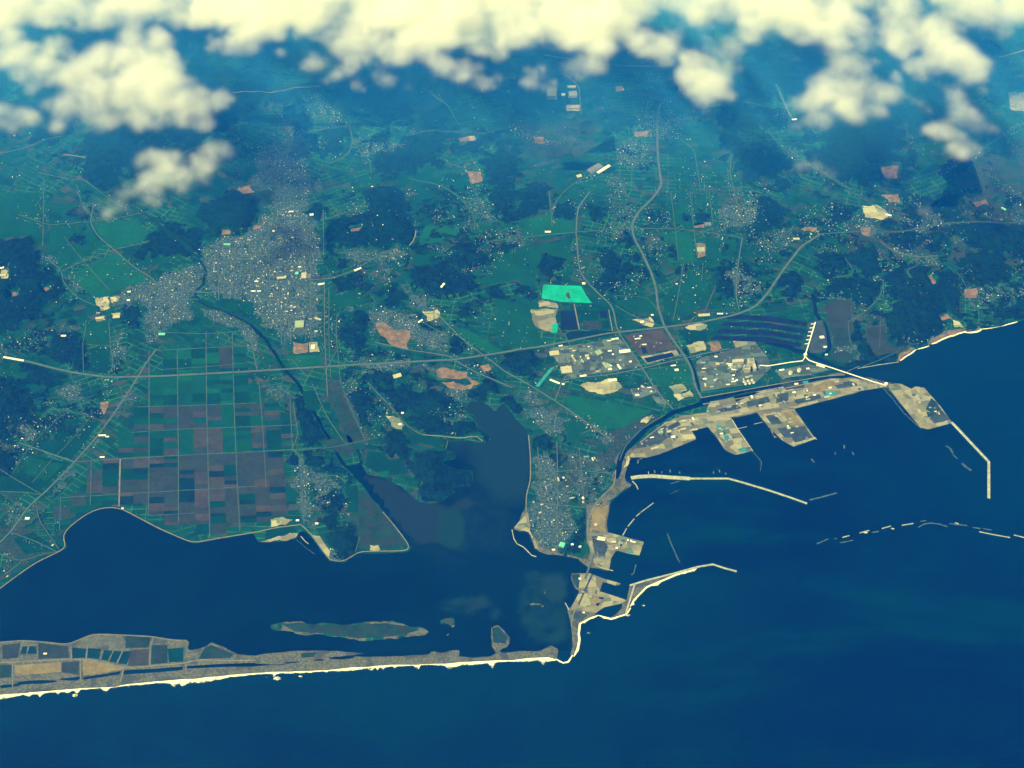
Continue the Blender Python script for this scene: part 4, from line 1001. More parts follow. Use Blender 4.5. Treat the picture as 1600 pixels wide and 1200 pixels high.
ny, nx = X.shape
idx = np.arange(nx * ny).reshape(ny, nx)
keep = (land[:-1, :-1] > -120) | (land[1:, 1:] > -120) | (land[1:, :-1] > -120) | (land[:-1, 1:] > -120)
quads = np.stack([idx[:-1, :-1], idx[:-1, 1:], idx[1:, 1:], idx[1:, :-1]], -1)[keep]
used = np.zeros(nx * ny, bool)
used[quads.ravel()] = True
remap = np.cumsum(used) - 1
co = np.stack([X.ravel(), Y.ravel(), Z.ravel()], -1)[used]
q = remap[quads].astype(np.int32)
me = bpy.data.meshes.new('land')
me.vertices.add(len(co))
me.vertices.foreach_set('co', co.astype(np.float32).ravel())
me.loops.add(q.size)
me.loops.foreach_set('vertex_index', q.ravel())
me.polygons.add(len(q))
me.polygons.foreach_set('loop_start', np.arange(0, q.size, 4, dtype=np.int32))
me.update(calc_edges=True)
me.shade_smooth()
att = me.attributes.new('cover', 'FLOAT_COLOR', 'POINT')
cov = np.stack([forest.ravel(), town.ravel(), dry.ravel(), sand.ravel()], -1)[used]
att.data.foreach_set('color', cov.astype(np.float32).ravel())
me.validate()
tag(link('land', me, mat=M['terrain']), kind='structure')

# ------------------------------------------------------------------ water
B = 220000.0
sxa = axis(-7600, 9000, 130.0, -B, B)
sya = axis(3000, 14000, 130.0, -B, B)
SX, SY = np.meshgrid(sxa, sya)
shore = [GP([(-420, 1120), (0, 1090), (400, 1055), (870, 1032), (900, 1020), (905, 970), (980, 960), (1100, 885)]), GP([(1405, 570), (1460, 538), (1600, 503), (2050, 430)])]
near = np.minimum(seg_dist(SX, SY, shore[0], False), 0.55 * seg_dist(SX, SY, shore[1], False))
shoal = np.exp(-near / 420.0) + 0.35 * np.exp(-near / 1300.0)
harb = inside(SX, SY, GP([(960, 700), (1380, 600), (1490, 665), (1560, 720), (1560, 790), (1150, 900), (1000, 905), (940, 860)]))
shoal = np.where(harb, shoal * 0.25, shoal)
sm_ = mesh_of('sea', np.stack([SX.ravel(), SY.ravel(), 0 * SX.ravel()], -1).tolist(), [(int(a_), int(b_), int(c_), int(d_)) for a_, b_, c_, d_ in (lambda I: np.stack([I[:-1, :-1], I[:-1, 1:], I[1:, 1:], I[1:, :-1]], -1).reshape(-1, 4))(np.arange(SX.size).reshape(SX.shape))])
sm_.attributes.new('shoal', 'FLOAT', 'POINT').data.foreach_set('value', np.clip(shoal, 0, 1).astype(np.float32).ravel())
tag(link('sea', sm_, mat=M['sea']), kind='structure')


def sheet(name, outline, z, mat, kind='structure'):
    """flat polygon on the ground"""
    v = [(x, y, z) for x, y in outline]
    tris = tessellate_polygon([[Vector(p) for p in v]])
    fs = []
    for t in tris:
        a, b, c = (Vector(v[i]) for i in t)
        n = (b - a).cross(c - a)
        if n.z < 0:
            t = (t[0], t[2], t[1])
        if abs(n.z) > 1e-6:
            fs.append(tuple(t))
    return tag(link(name, mesh_of(name, v, fs), mat=mat), kind=kind)


LAGOON = [(-420, 1030), (-420, 985), (0, 900), (90, 850), (100, 800), (200, 780), (310, 840), (400, 830), (470, 815), (520, 870), (640, 855), (560, 740), (545, 715), (600, 735), (660, 760), (720, 620), (790, 615), (825, 660), (840, 740), (830, 840),
          (880, 862), (918, 878), (905, 905), (900, 950), (898, 1005), (886, 1026), (872, 1022), (780, 1026), (600, 1032), (400, 1045), (200, 1050), (0, 1056), (-420, 1090)]
lg = GP(LAGOON)
lx0, ly0 = np.array(lg).min(0)
lx1, ly1 = np.array(lg).max(0)
LC = 55.0
LX, LY = np.meshgrid(np.arange(lx0, lx1 + LC, LC), np.arange(ly0, ly1 + LC, LC))
lin = inside(LX, LY, lg)


def soft(pts, a, b):
    w = GP(pts)
    d = seg_dist(LX, LY, w, True)
    return sstep(a, b, np.where(inside(LX, LY, w), d, -d))


inlet = np.maximum(soft([(720, 620), (800, 615), (835, 665), (832, 720), (812, 780), (770, 770), (745, 720), (735, 690), (700, 700)], -260, 120), 0.5 * soft([(700, 760), (815, 760), (800, 860), (720, 880), (640, 860)], -220, 150))
mudb = np.maximum(soft([(556, 742), (600, 748), (650, 775), (700, 790), (735, 770), (745, 790), (700, 800), (690, 850), (660, 850), (620, 822), (585, 785)], -90, 90), 0.8 * np.maximum(soft([(836, 905), (860, 896), (886, 902), (888, 930), (866, 944), (846, 934)], -60, 60), soft([(725, 940), (755, 930), (768, 948), (738, 960)], -80, 60)))
weed = np.maximum(0.62 * soft([(815, 885), (892, 892), (896, 1008), (830, 1012), (800, 960)], -60, 90), np.maximum(0.5 * soft([(660, 930), (790, 925), (790, 975), (680, 962)], -80, 90), 0))
weed = np.maximum(weed, 1.0 * soft([(682, 800), (712, 792), (726, 815), (728, 845), (706, 862), (684, 848)], -70, 70), 0.7 * soft([(828, 985), (860, 972), (888, 985), (880, 1008), (840, 1002)], -70, 60))
I = np.arange(LX.size).reshape(LX.shape)
kq = lin[:-1, :-1] & lin[1:, 1:] & lin[1:, :-1] & lin[:-1, 1:]
lq = np.stack([I[:-1, :-1], I[:-1, 1:], I[1:, 1:], I[1:, :-1]], -1)[kq]
lm_ = mesh_of('lagoon', np.stack([LX.ravel(), LY.ravel(), np.full(LX.size, 0.35)], -1).tolist(), lq.tolist())
lm_.attributes.new('bed', 'FLOAT_COLOR', 'POINT').data.foreach_set('color', np.stack([inlet.ravel(), mudb.ravel(), weed.ravel(), np.ones(LX.size)], -1).astype(np.float32).ravel())
tag(link('lagoon', lm_, mat=M['lagoon']), kind='structure')

# ------------------------------------------------------------------ patches and roads
lvl = {}
for n, (name, pts, mat) in enumerate(PATCH):
    w = GP(pts)
    if name not in ('field', 'pond', 'cyan_sheet', 'turquoise_liner'):
        w = rough(w, 0.03 if name == 'yard' else 0.14, 40 if name == 'yard' else 22, seed=n)
    cxy = np.array(w).mean(0)
    base = 3.0 if name != 'pond' else 3.3
    base += 0.35 * ((n * 7) % 5) / 5 + (0.7 if mat in ('coal', 'cyan', 'pale', 'asphalt', 'tan', 'pond', 'rust') else 0.0)
    sheet(name, w, base, M[mat])


def slab(px, top, mat):
    w = GP(px)
    o = sheet('quay', w, top, mat)
    n = len(w)
    v = [(x, y, top) for x, y in w] + [(x, y, -4.0) for x, y in w]
    area = sum(w[i][0] * w[(i + 1) % n][1] - w[(i + 1) % n][0] * w[i][1] for i in range(n))
    f = [(i, i + n, (i + 1) % n + n, (i + 1) % n) if area > 0 else (i, (i + 1) % n, (i + 1) % n + n, i + n) for i in range(n)]
    link('quay_wall', mesh_of('quay_wall', v, f), o, M['wall'])


for q_ in ([(984, 714), (1000, 692), (1040, 662), (1082, 648), (1106, 646), (1106, 667), (1080, 673), (1087, 687), (1030, 710), (1010, 715)], [(1104, 648), (1142, 653), (1160, 680), (1176, 704), (1150, 711), (1133, 703), (1117, 680), (1106, 667)],
           [(1140, 652), (1120, 650), (1112, 632), (1200, 612), (1300, 594), (1340, 593), (1384, 602), (1383, 605), (1345, 611), (1290, 626), (1240, 639), (1183, 644)], [(1182, 644), (1240, 638), (1274, 686), (1240, 698), (1222, 688), (1206, 672)],
           [(1384, 600), (1408, 600), (1424, 608), (1430, 604), (1444, 606), (1470, 636), (1488, 661), (1450, 671), (1438, 668), (1415, 640)], [(918, 834), (950, 832), (1006, 847), (999, 868), (963, 860), (955, 872), (952, 890), (930, 884), (922, 862)], [(904, 897), (922, 896), (945, 905), (970, 912), (962, 915), (942, 909), (937, 924), (962, 932), (979, 938), (972, 943), (944, 949), (930, 958), (893, 952), (893, 948), (906, 924)]):
    slab(q_, 2.9, M['concrete'])


def ribbon(name, pts, width, mat, lift=4.4, parent=None):
    P = []
    for i in range(len(pts) - 1):       # resample so that the road follows the ground
        a, b = np.array(pts[i]), np.array(pts[i + 1])
        n = max(1, int(np.hypot(*(b - a)) // 45))
        P += [tuple(a + (b - a) * k / n) for k in range(n)]
    P.append(tuple(pts[-1]))
    P = np.array(P)
    # round the corners a little
    if len(P) > 4:
        for _ in range(2):
            P[1:-1] = 0.25 * P[:-2] + 0.5 * P[1:-1] + 0.25 * P[2:]
    T = np.gradient(P, axis=0)
    T /= np.linalg.norm(T, axis=1, keepdims=True) + 1e-9
    N = np.stack([-T[:, 1], T[:, 0]], -1)
    zz = np.array([max(height(p[0] + dx, p[1] + dy) for dx in (-12, 12) for dy in (-12, 12)) for p in P])
    zz = np.maximum(zz, 2.5) + lift - 2.5
    v, f = [], []
    for p, n, z in zip(P, N, zz):
        v += [(p[0] + n[0] * width / 2, p[1] + n[1] * width / 2, z), (p[0] - n[0] * width / 2, p[1] - n[1] * width / 2, z)]
    for i in range(len(P) - 1):
        f.append((2 * i, 2 * i + 1, 2 * i + 3, 2 * i + 2))
    return link(name, mesh_of(name, v, f), parent, mat)


for i, (p, w, m) in enumerate(ROADS):
    tag(ribbon('road', p, w, M[m], lift=4.6 + 0.05 * (i % 8)), kind='structure')

# ------------------------------------------------------------------ breakwaters
def loft(name, pts, half_w, zs, mat, parent, jitter=0.0, seed=0):
    """sweep a cross-section (list of (offset, z)) along a polyline"""
    rnd = random.Random(seed)
    P = []
    for i in range(len(pts) - 1):
        a, b = np.array(pts[i]), np.array(pts[i + 1])
        n = max(1, int(np.hypot(*(b - a)) // 18)) if jitter else 1
        P += [a + (b - a) * k / n for k in range(n)]
    P.append(np.array(pts[-1]))
    P = np.array(P)
    T = np.gradient(P, axis=0)
    T /= np.linalg.norm(T, axis=1, keepdims=True) + 1e-9
    N = np.stack([-T[:, 1], T[:, 0]], -1)
    sec = list(zip(half_w, zs))
    m = len(sec)
    v, f = [], []
    for p, n in zip(P, N):
        for o, z in sec:
            j = rnd.uniform(-jitter, jitter) if abs(o) > 0 else 0
            v.append((p[0] + n[0] * (o + j), p[1] + n[1] * (o + j), z + (rnd.uniform(-jitter, jitter) * 0.25)))
    for i in range(len(P) - 1):
        for k in range(m - 1):
            f.append((i * m + k + 1, i * m + k, (i + 1) * m + k, (i + 1) * m + k + 1))
    f.append(tuple(range(m)))
    f.append(tuple(range((len(P) - 1) * m + m - 1, (len(P) - 1) * m - 1, -1)))
    return link(name, mesh_of(name, v, f), parent, mat)


def breakwater(px, width, label, cap=0.5, h=5.0, wet=False, group=None, name='breakwater'):
    pts = GP(px)
    c = pts[0]
    e = empty(name, (c[0], c[1], 0))
    loc = [(x - c[0], y - c[1]) for x, y in pts]
    w = width / 2
    if wet:      # low rubble mound awash
        loft('rubble', loc, [-w, -w * 0.5, 0, w * 0.5, w], [-3, 0.9, 1.3, 0.9, -3], M['wetstone'], e, 2.5, int(c[0]))
    else:
        loft('armour', loc, [-w * 1.25, -w * 0.75, w * 0.75, w * 1.25], [-4, h * 0.55, h * 0.55, -4], M['wetstone'], e, 2.2, int(c[0]))
        loft('cap', loc, [-w * cap - 1, -w * cap, w * cap, w * cap + 1], [h * 0.3, h, h, h * 0.3], M['stone'], e)
    tag(e, label, 'breakwater', group)
    return e


breakwater([(986, 747), (1000, 745), (1020, 744), (1045, 746), (1078, 748)], 46, 'broad pale root of the harbour breakwater where it leaves the shore', cap=0.8)
breakwater([(1078, 748), (1110, 748), (1138, 748), (1160, 754), (1200, 766), (1236, 778), (1261, 787)], 24, 'long pale breakwater bending out across the middle of the harbour', cap=0.7)
breakwater([(1265, 781), (1286, 776), (1307, 770)], 26, 'dim sunken breakwater just off the tip of the middle breakwater', wet=True)
breakwater([(1487, 660), (1516, 691), (1545, 722), (1545, 750), (1545, 779)], 30, 'long pale outer breakwater running from the reclaimed quay and turning towards the open sea', cap=0.8)
breakwater([(973, 837), (979, 826)], 15, 'short detached breakwater nearest the square fishing quay', group=None)
breakwater([(981, 823), (991, 811)], 15, 'short detached breakwater, second out from the square fishing quay')
breakwater([(994, 807), (1000, 802)], 13, 'stub of detached breakwater, third out from the square fishing quay')
breakwater([(1001, 801), (1021, 786)], 12, 'slim long detached breakwater at the outer end of the row off the beach')
breakwater([(1043, 834), (1048, 848), (1062, 879)], 18, 'slanting dim breakwater standing alone off the square fishing quay', wet=True)
breakwater([(986, 898), (990, 896), (994, 882)], 16, 'small hooked breakwater in the harbour mouth north of the surf beach', wet=True)
breakwater([(984, 915), (1010, 907), (1050, 897), (1090, 886), (1114, 882), (1132, 888), (1151, 893)], 24, 'long bent breakwater along the foaming surf beach', cap=0.6)
breakwater([(992, 913), (985, 935), (978, 958)], 22, 'straight pale seawall cutting across the head of the surf beach', cap=0.6)
breakwater([(1047, 756), (1062, 752)], 14, 'faint sunken spur beneath the middle breakwater', wet=True)
breakwater([(1047, 772), (1060, 766)], 10, 'faint sunken spur farther below the middle breakwater', wet=True)
breakwater([(988, 752), (994, 758), (997, 765)], 14, 'small curved groyne at the harbour beach')
breakwater([(1014, 744), (1013, 737)], 9, 'tiny jetty standing up from the harbour breakwater root')
breakwater([(1175, 704), (1184, 714), (1190, 722), (1188, 736)], 12, 'thin curved breakwater trailing from the quay with cyan sheeting', wet=True)
breakwater([(1272, 683), (1276, 687)], 10, 'stub at the outer corner of the tan quay')
breakwater([(1153, 670), (1167, 667)], 6, 'thin finger pier in the narrow dock, western one', name='pier')
breakwater([(1178, 663), (1191, 660)], 6, 'thin finger pier in the narrow dock, eastern one', name='pier')
breakwater([(1144, 656), (1152, 670), (1162, 684), (1176, 705)], 8, 'long white jetty edging the quay with cyan sheeting', name='jetty', cap=0.9)
breakwater([(1378, 604), (1394, 622), (1412, 645), (1428, 660), (1440, 670)], 14, 'rubble edge awash along the outer reclaimed quay', wet=True)
breakwater([(800, 828), (803, 842), (808, 850), (818, 855), (825, 862), (831, 868), (838, 870)], 11, 'thin bent mole sheltering the small lagoon harbour')
breakwater([(464, 844), (478, 856), (492, 866)], 8, 'thin dim mole outside the cape fishing basin', wet=True)
breakwater([(470, 838), (477, 846), (482, 850)], 9, 'small pale pontoon in the cape fishing basin', name='jetty')
breakwater([(930, 884), (945, 889), (958, 892)], 10, 'quay tongue south of the fish market by the bridge', name='jetty')
breakwater([(883, 942), (889, 953)], 10, 'short spur at the lagoon mouth under the bridge island')
breakwater([(1340, 576), (1375, 570), (1404, 566)], 8, 'thin training wall closing off the northern river mouth')
OFF = [([(1276, 850), (1285, 846), (1294, 842)], 0), ([(1304, 842), (1307, 841)], 0), ([(1316, 840), (1327, 837)], 1), ([(1313, 848), (1333, 844)], 0), ([(1343, 833), (1350, 831), (1358, 829)], 1), ([(1362, 832), (1373, 830)], 0), ([(1378, 826), (1392, 822)], 1),
       ([(1409, 821), (1427, 818)], 1), ([(1438, 815), (1447, 813)], 0), ([(1435, 824), (1443, 819), (1455, 817), (1468, 819), (1481, 823)], 0), ([(1483, 818), (1498, 820), (1511, 821)], 0), ([(1520, 824), (1532, 826)], 0), ([(1536, 826), (1550, 828)], 0), ([(1530, 831), (1555, 836), (1578, 840)], 1), ([(1584, 836), (1600, 840), (1640, 848)], 1)]
ORD = ['first', 'second', 'third', 'fourth', 'fifth', 'sixth', 'seventh', 'eighth', 'ninth', 'tenth', 'eleventh', 'twelfth', 'thirteenth', 'fourteenth', 'fifteenth']
for k, (p, dryk) in enumerate(OFF):
    breakwater(p, 16 if dryk else 20, ORD[k] + ' piece from the west in the broken offshore rubble barrier', wet=not dryk, group='broken offshore barrier in the open sea', h=3.5)
for k, p in enumerate(([(1478, 697), (1484, 700), (1489, 708)], [(1489, 710), (1496, 717)], [(1503, 724), (1510, 730), (1518, 735)])):
    breakwater(p, (30, 16, 36)[k], ('upper dim shoal of rubble inside the outer breakwater', 'thin dim link of rubble inside the outer breakwater', 'lower broad shoal of rubble inside the outer breakwater')[k], wet=True, name='rubble_shoal')

# ------------------------------------------------------------------ surf on the open coast: foam lying on the sea
def surf(px, seed, wmin, wmax, z=0.9, side=1.0, tongues=0.12):
    rnd = random.Random(seed)
    pts = GP(px)
    P = []
    for i in range(len(pts) - 1):
        a, b = np.array(pts[i]), np.array(pts[i + 1])
        n = max(1, int(np.hypot(*(b - a)) // 9))
        P += [a + (b - a) * k / n for k in range(n)]
    P.append(np.array(pts[-1]))
    P = np.array(P)
    T = np.gradient(P, axis=0)
    T /= np.linalg.norm(T, axis=1, keepdims=True) + 1e-9
    N = side * np.stack([T[:, 1], -T[:, 0]], -1)
    s = np.arange(len(P)) * 9.0
    w = wmin + (wmax - wmin) * np.clip(0.42 + 1.0 * fbm(s, s * 0 + seed * 9.7, 420, 5, seed), 0, 1) ** 1.6
    for _ in range(int(len(P) * tongues * 0.25)):
        c, ww, a = rnd.randrange(len(P)), rnd.uniform(0.8, 3.5), rnd.uniform(0.3, 1.0) * wmax * 0.75
        w += a * np.exp(-((np.arange(len(P)) - c) / ww) ** 2)
    fade = np.minimum(1, np.minimum(np.arange(len(P)), np.arange(len(P))[::-1]) / 5.0)
    w = w * fade + 1
    v, f = [], []
    for k in range(len(P)):
        for t_, zz in ((-0.15, 0.6), (0.3, 1.4), (0.75, 1.3), (1.0, 0.5)):
            o = N[k] * (w[k] * t_ if t_ > 0 else -7)
            v.append((P[k][0] + o[0], P[k][1] + o[1], z * zz))
    for k in range(len(P) - 1):
        for j in range(3):
            f.append((4 * k + j, 4 * (k + 1) + j, 4 * (k + 1) + j + 1, 4 * k + j + 1)[::(1 if side < 0 else -1)])
    me = mesh_of('surf', v, f)
    me.attributes.new('fade', 'FLOAT', 'POINT').data.foreach_set('value', np.tile(np.array([0.0, 0.12, 0.5, 1.0], np.float32), len(P)))
    return tag(link('surf', me, mat=M['foam']), 'white surf foam breaking along the open coast', 'surf', kind='stuff')


surf([(-420, 1119), (-150, 1098), (0, 1087), (100, 1079), (200, 1070), (300, 1061), (400, 1052), (500, 1048), (600, 1040), (700, 1037), (800, 1032), (856, 1027), (868, 1032)], 3, 9, 62, side=1, tongues=0.15)
surf([(868, 1030), (880, 1036), (888, 1034), (895, 1024)], 4, 10, 26)
surf([(897, 1026), (902, 1014), (905, 1000), (904, 990), (906, 974), (922, 966), (935, 962)], 5, 12, 38)
surf([(935, 962), (955, 967), (978, 960), (986, 950)], 6, 6, 22)
surf([(982, 950), (990, 938), (1010, 917), (1040, 905), (1060, 896), (1090, 887)], 7, 14, 52)
surf([(1407, 564), (1414, 558), (1424, 552), (1432, 546)], 8, 8, 26)
surf([(1456, 538), (1470, 531), (1482, 526), (1498, 521), (1510, 518)], 9, 8, 22)
surf([(1508, 520), (1520, 519), (1534, 516)], 10, 16, 46); surf([(1530, 515), (1552, 512), (1590, 503)], 11, 4, 12); surf([(1434, 546), (1452, 541)], 12, 4, 10)


# loose rafts of foam and shoals beyond the break
def raft(px, py, r, seed):
    rnd = random.Random(seed)
    c = G(px, py)
    n = 26
    v = [(c[0] + r * rnd.uniform(0.5, 1.2) * math.cos(k * 6.2832 / n) * 1.7, c[1] + r * rnd.uniform(0.5, 1.2) * math.sin(k * 6.2832 / n), 0.8) for k in range(n)]
    me = mesh_of('surf', v, [tuple(range(n))])
    me.attributes.new('fade', 'FLOAT', 'POINT').data.foreach_set('value', np.full(n, 0.45, np.float32))
    m = link('surf', me, mat=M['foam'])
    return tag(m, 'loose patch of white foam adrift off the surf line', 'surf', kind='stuff')


for k, (x, y, r) in enumerate([(117, 1087, 17), (200, 1073, 9), (328, 1061, 13), (345, 1057, 15), (416, 1058, 8), (433, 1060, 20), (470, 1057, 11), (580, 1045, 15), (530, 1049, 8), (920, 989, 8), (1005, 946, 8), (1395, 826, 10), (1352, 832, 12), (1495, 818, 12), (1150, 0, 0), (982, 962, 12)]):
    if r:
        raft(x, y, r, 60 + k)


# ------------------------------------------------------------------ buildings
def prism(name, w, d, h, roof, mat_wall, mat_roof, parent, ridge=0.0, z0=0.0, x0=0.0, y0=0.0):
    """walls and a roof as two parts: flat with parapet or gabled"""
    a, b = w / 2, d / 2
    wv = [(-a, -b, 0), (a, -b, 0), (a, b, 0), (-a, b, 0), (-a, -b, h), (a, -b, h), (a, b, h), (-a, b, h)]
    wf = [(0, 1, 5, 4), (1, 2, 6, 5), (2, 3, 7, 6), (3, 0, 4, 7)]
    if roof == 'gable':
        wv += [(-a, 0, h + ridge), (a, 0, h + ridge)]
        wf += [(4, 7, 8), (5, 9, 6)]
        e = 1.0
        rv = [(-a - e, -b - e, h - 0.2), (a + e, -b - e, h - 0.2), (a + e, 0, h + ridge + 0.4), (-a - e, 0, h + ridge + 0.4), (a + e, b + e, h - 0.2), (-a - e, b + e, h - 0.2)]
        rf = [(0, 1, 2, 3), (3, 2, 4, 5)]
    elif roof == 'saw':
        n = max(2, int(d / 28))
        rv, rf = [], []
        for k in range(n):
            y_0, y_1 = -b + d * k / n, -b + d * (k + 1) / n
            o = len(rv)
            rv += [(-a, y_0, h), (a, y_0, h), (a, y_1, h + 5), (-a, y_1, h + 5), (a, y_1, h + 0.1), (-a, y_1, h + 0.1)]
            rf += [(o, o + 1, o + 2, o + 3), (o + 3, o + 2, o + 4, o + 5)]
    else:
        p = 1.2
        rv = [(-a, -b, h + p), (a, -b, h + p), (a, b, h + p), (-a, b, h + p), (-a + 1.5, -b + 1.5, h + p), (a - 1.5, -b + 1.5, h + p), (a - 1.5, b - 1.5, h + p), (-a + 1.5, b - 1.5, h + p),
              (-a + 1.5, -b + 1.5, h), (a - 1.5, -b + 1.5, h), (a - 1.5, b - 1.5, h), (-a + 1.5, b - 1.5, h), (-a, -b, h), (a, -b, h), (a, b, h), (-a, b, h)]
        rf = [(8, 9, 10, 11)]
        for i in range(4):
            j = (i + 1) % 4
            rf += [(i, j, j + 4, i + 4), (i + 4, j + 4, j + 8, i + 8), (12 + i, 12 + j, j, i)]
    sh = lambda L: [(x + x0, y + y0, z + z0) for x, y, z in L]
    wall = link('wall', mesh_of('wall', sh(wv), wf), parent, mat_wall)
    rf_o = link('roof', mesh_of('roof', sh(rv), rf), parent, mat_roof)
    return wall, rf_o


def building(px, py, lpx, wpx, h, ang, roofmat, label, name='warehouse', cat='warehouse', roof='gable', vents=0, wall='wall', group=None):
    """px,py centre; lpx x wpx size in photo pixels on the ground (across the picture); ang in degrees"""
    x, y = G(px, py)
    s = mpp(py)
    e = empty(name, (x, y, max(2.5, height(x, y)) + 0.3), R(ang))
    w, d = lpx * s, wpx * s
    wl, rf = prism(name, w, d, h, roof, M[wall], M[roofmat], e, ridge=min(6, d * 0.12))
    for k in range(vents):
        vx = -w / 2 + w * (k + 0.5) / vents
        b = box_mesh('roof_vent', max(2.5, w * 0.05), max(2.5, d * 0.16), 3.5)
        o = link('roof_vent', b, rf, M['steel'])
        o.location = (vx, 0 if roof == 'gable' else d * 0.15, h + (min(6, d * 0.12) if roof == 'gable' else 0))
    tag(e, label, cat, group)
    return e


def box_mesh(name, w, d, h, z0=0.0):
    a, b = w / 2, d / 2
    v = [(-a, -b, z0), (a, -b, z0), (a, b, z0), (-a, b, z0), (-a, -b, z0 + h), (a, -b, z0 + h), (a, b, z0 + h), (-a, b, z0 + h)]
    return mesh_of(name, v, [(3, 2, 1, 0), (4, 5, 6, 7), (0, 1, 5, 4), (1, 2, 6, 5), (2, 3, 7, 6), (3, 0, 4, 7)])


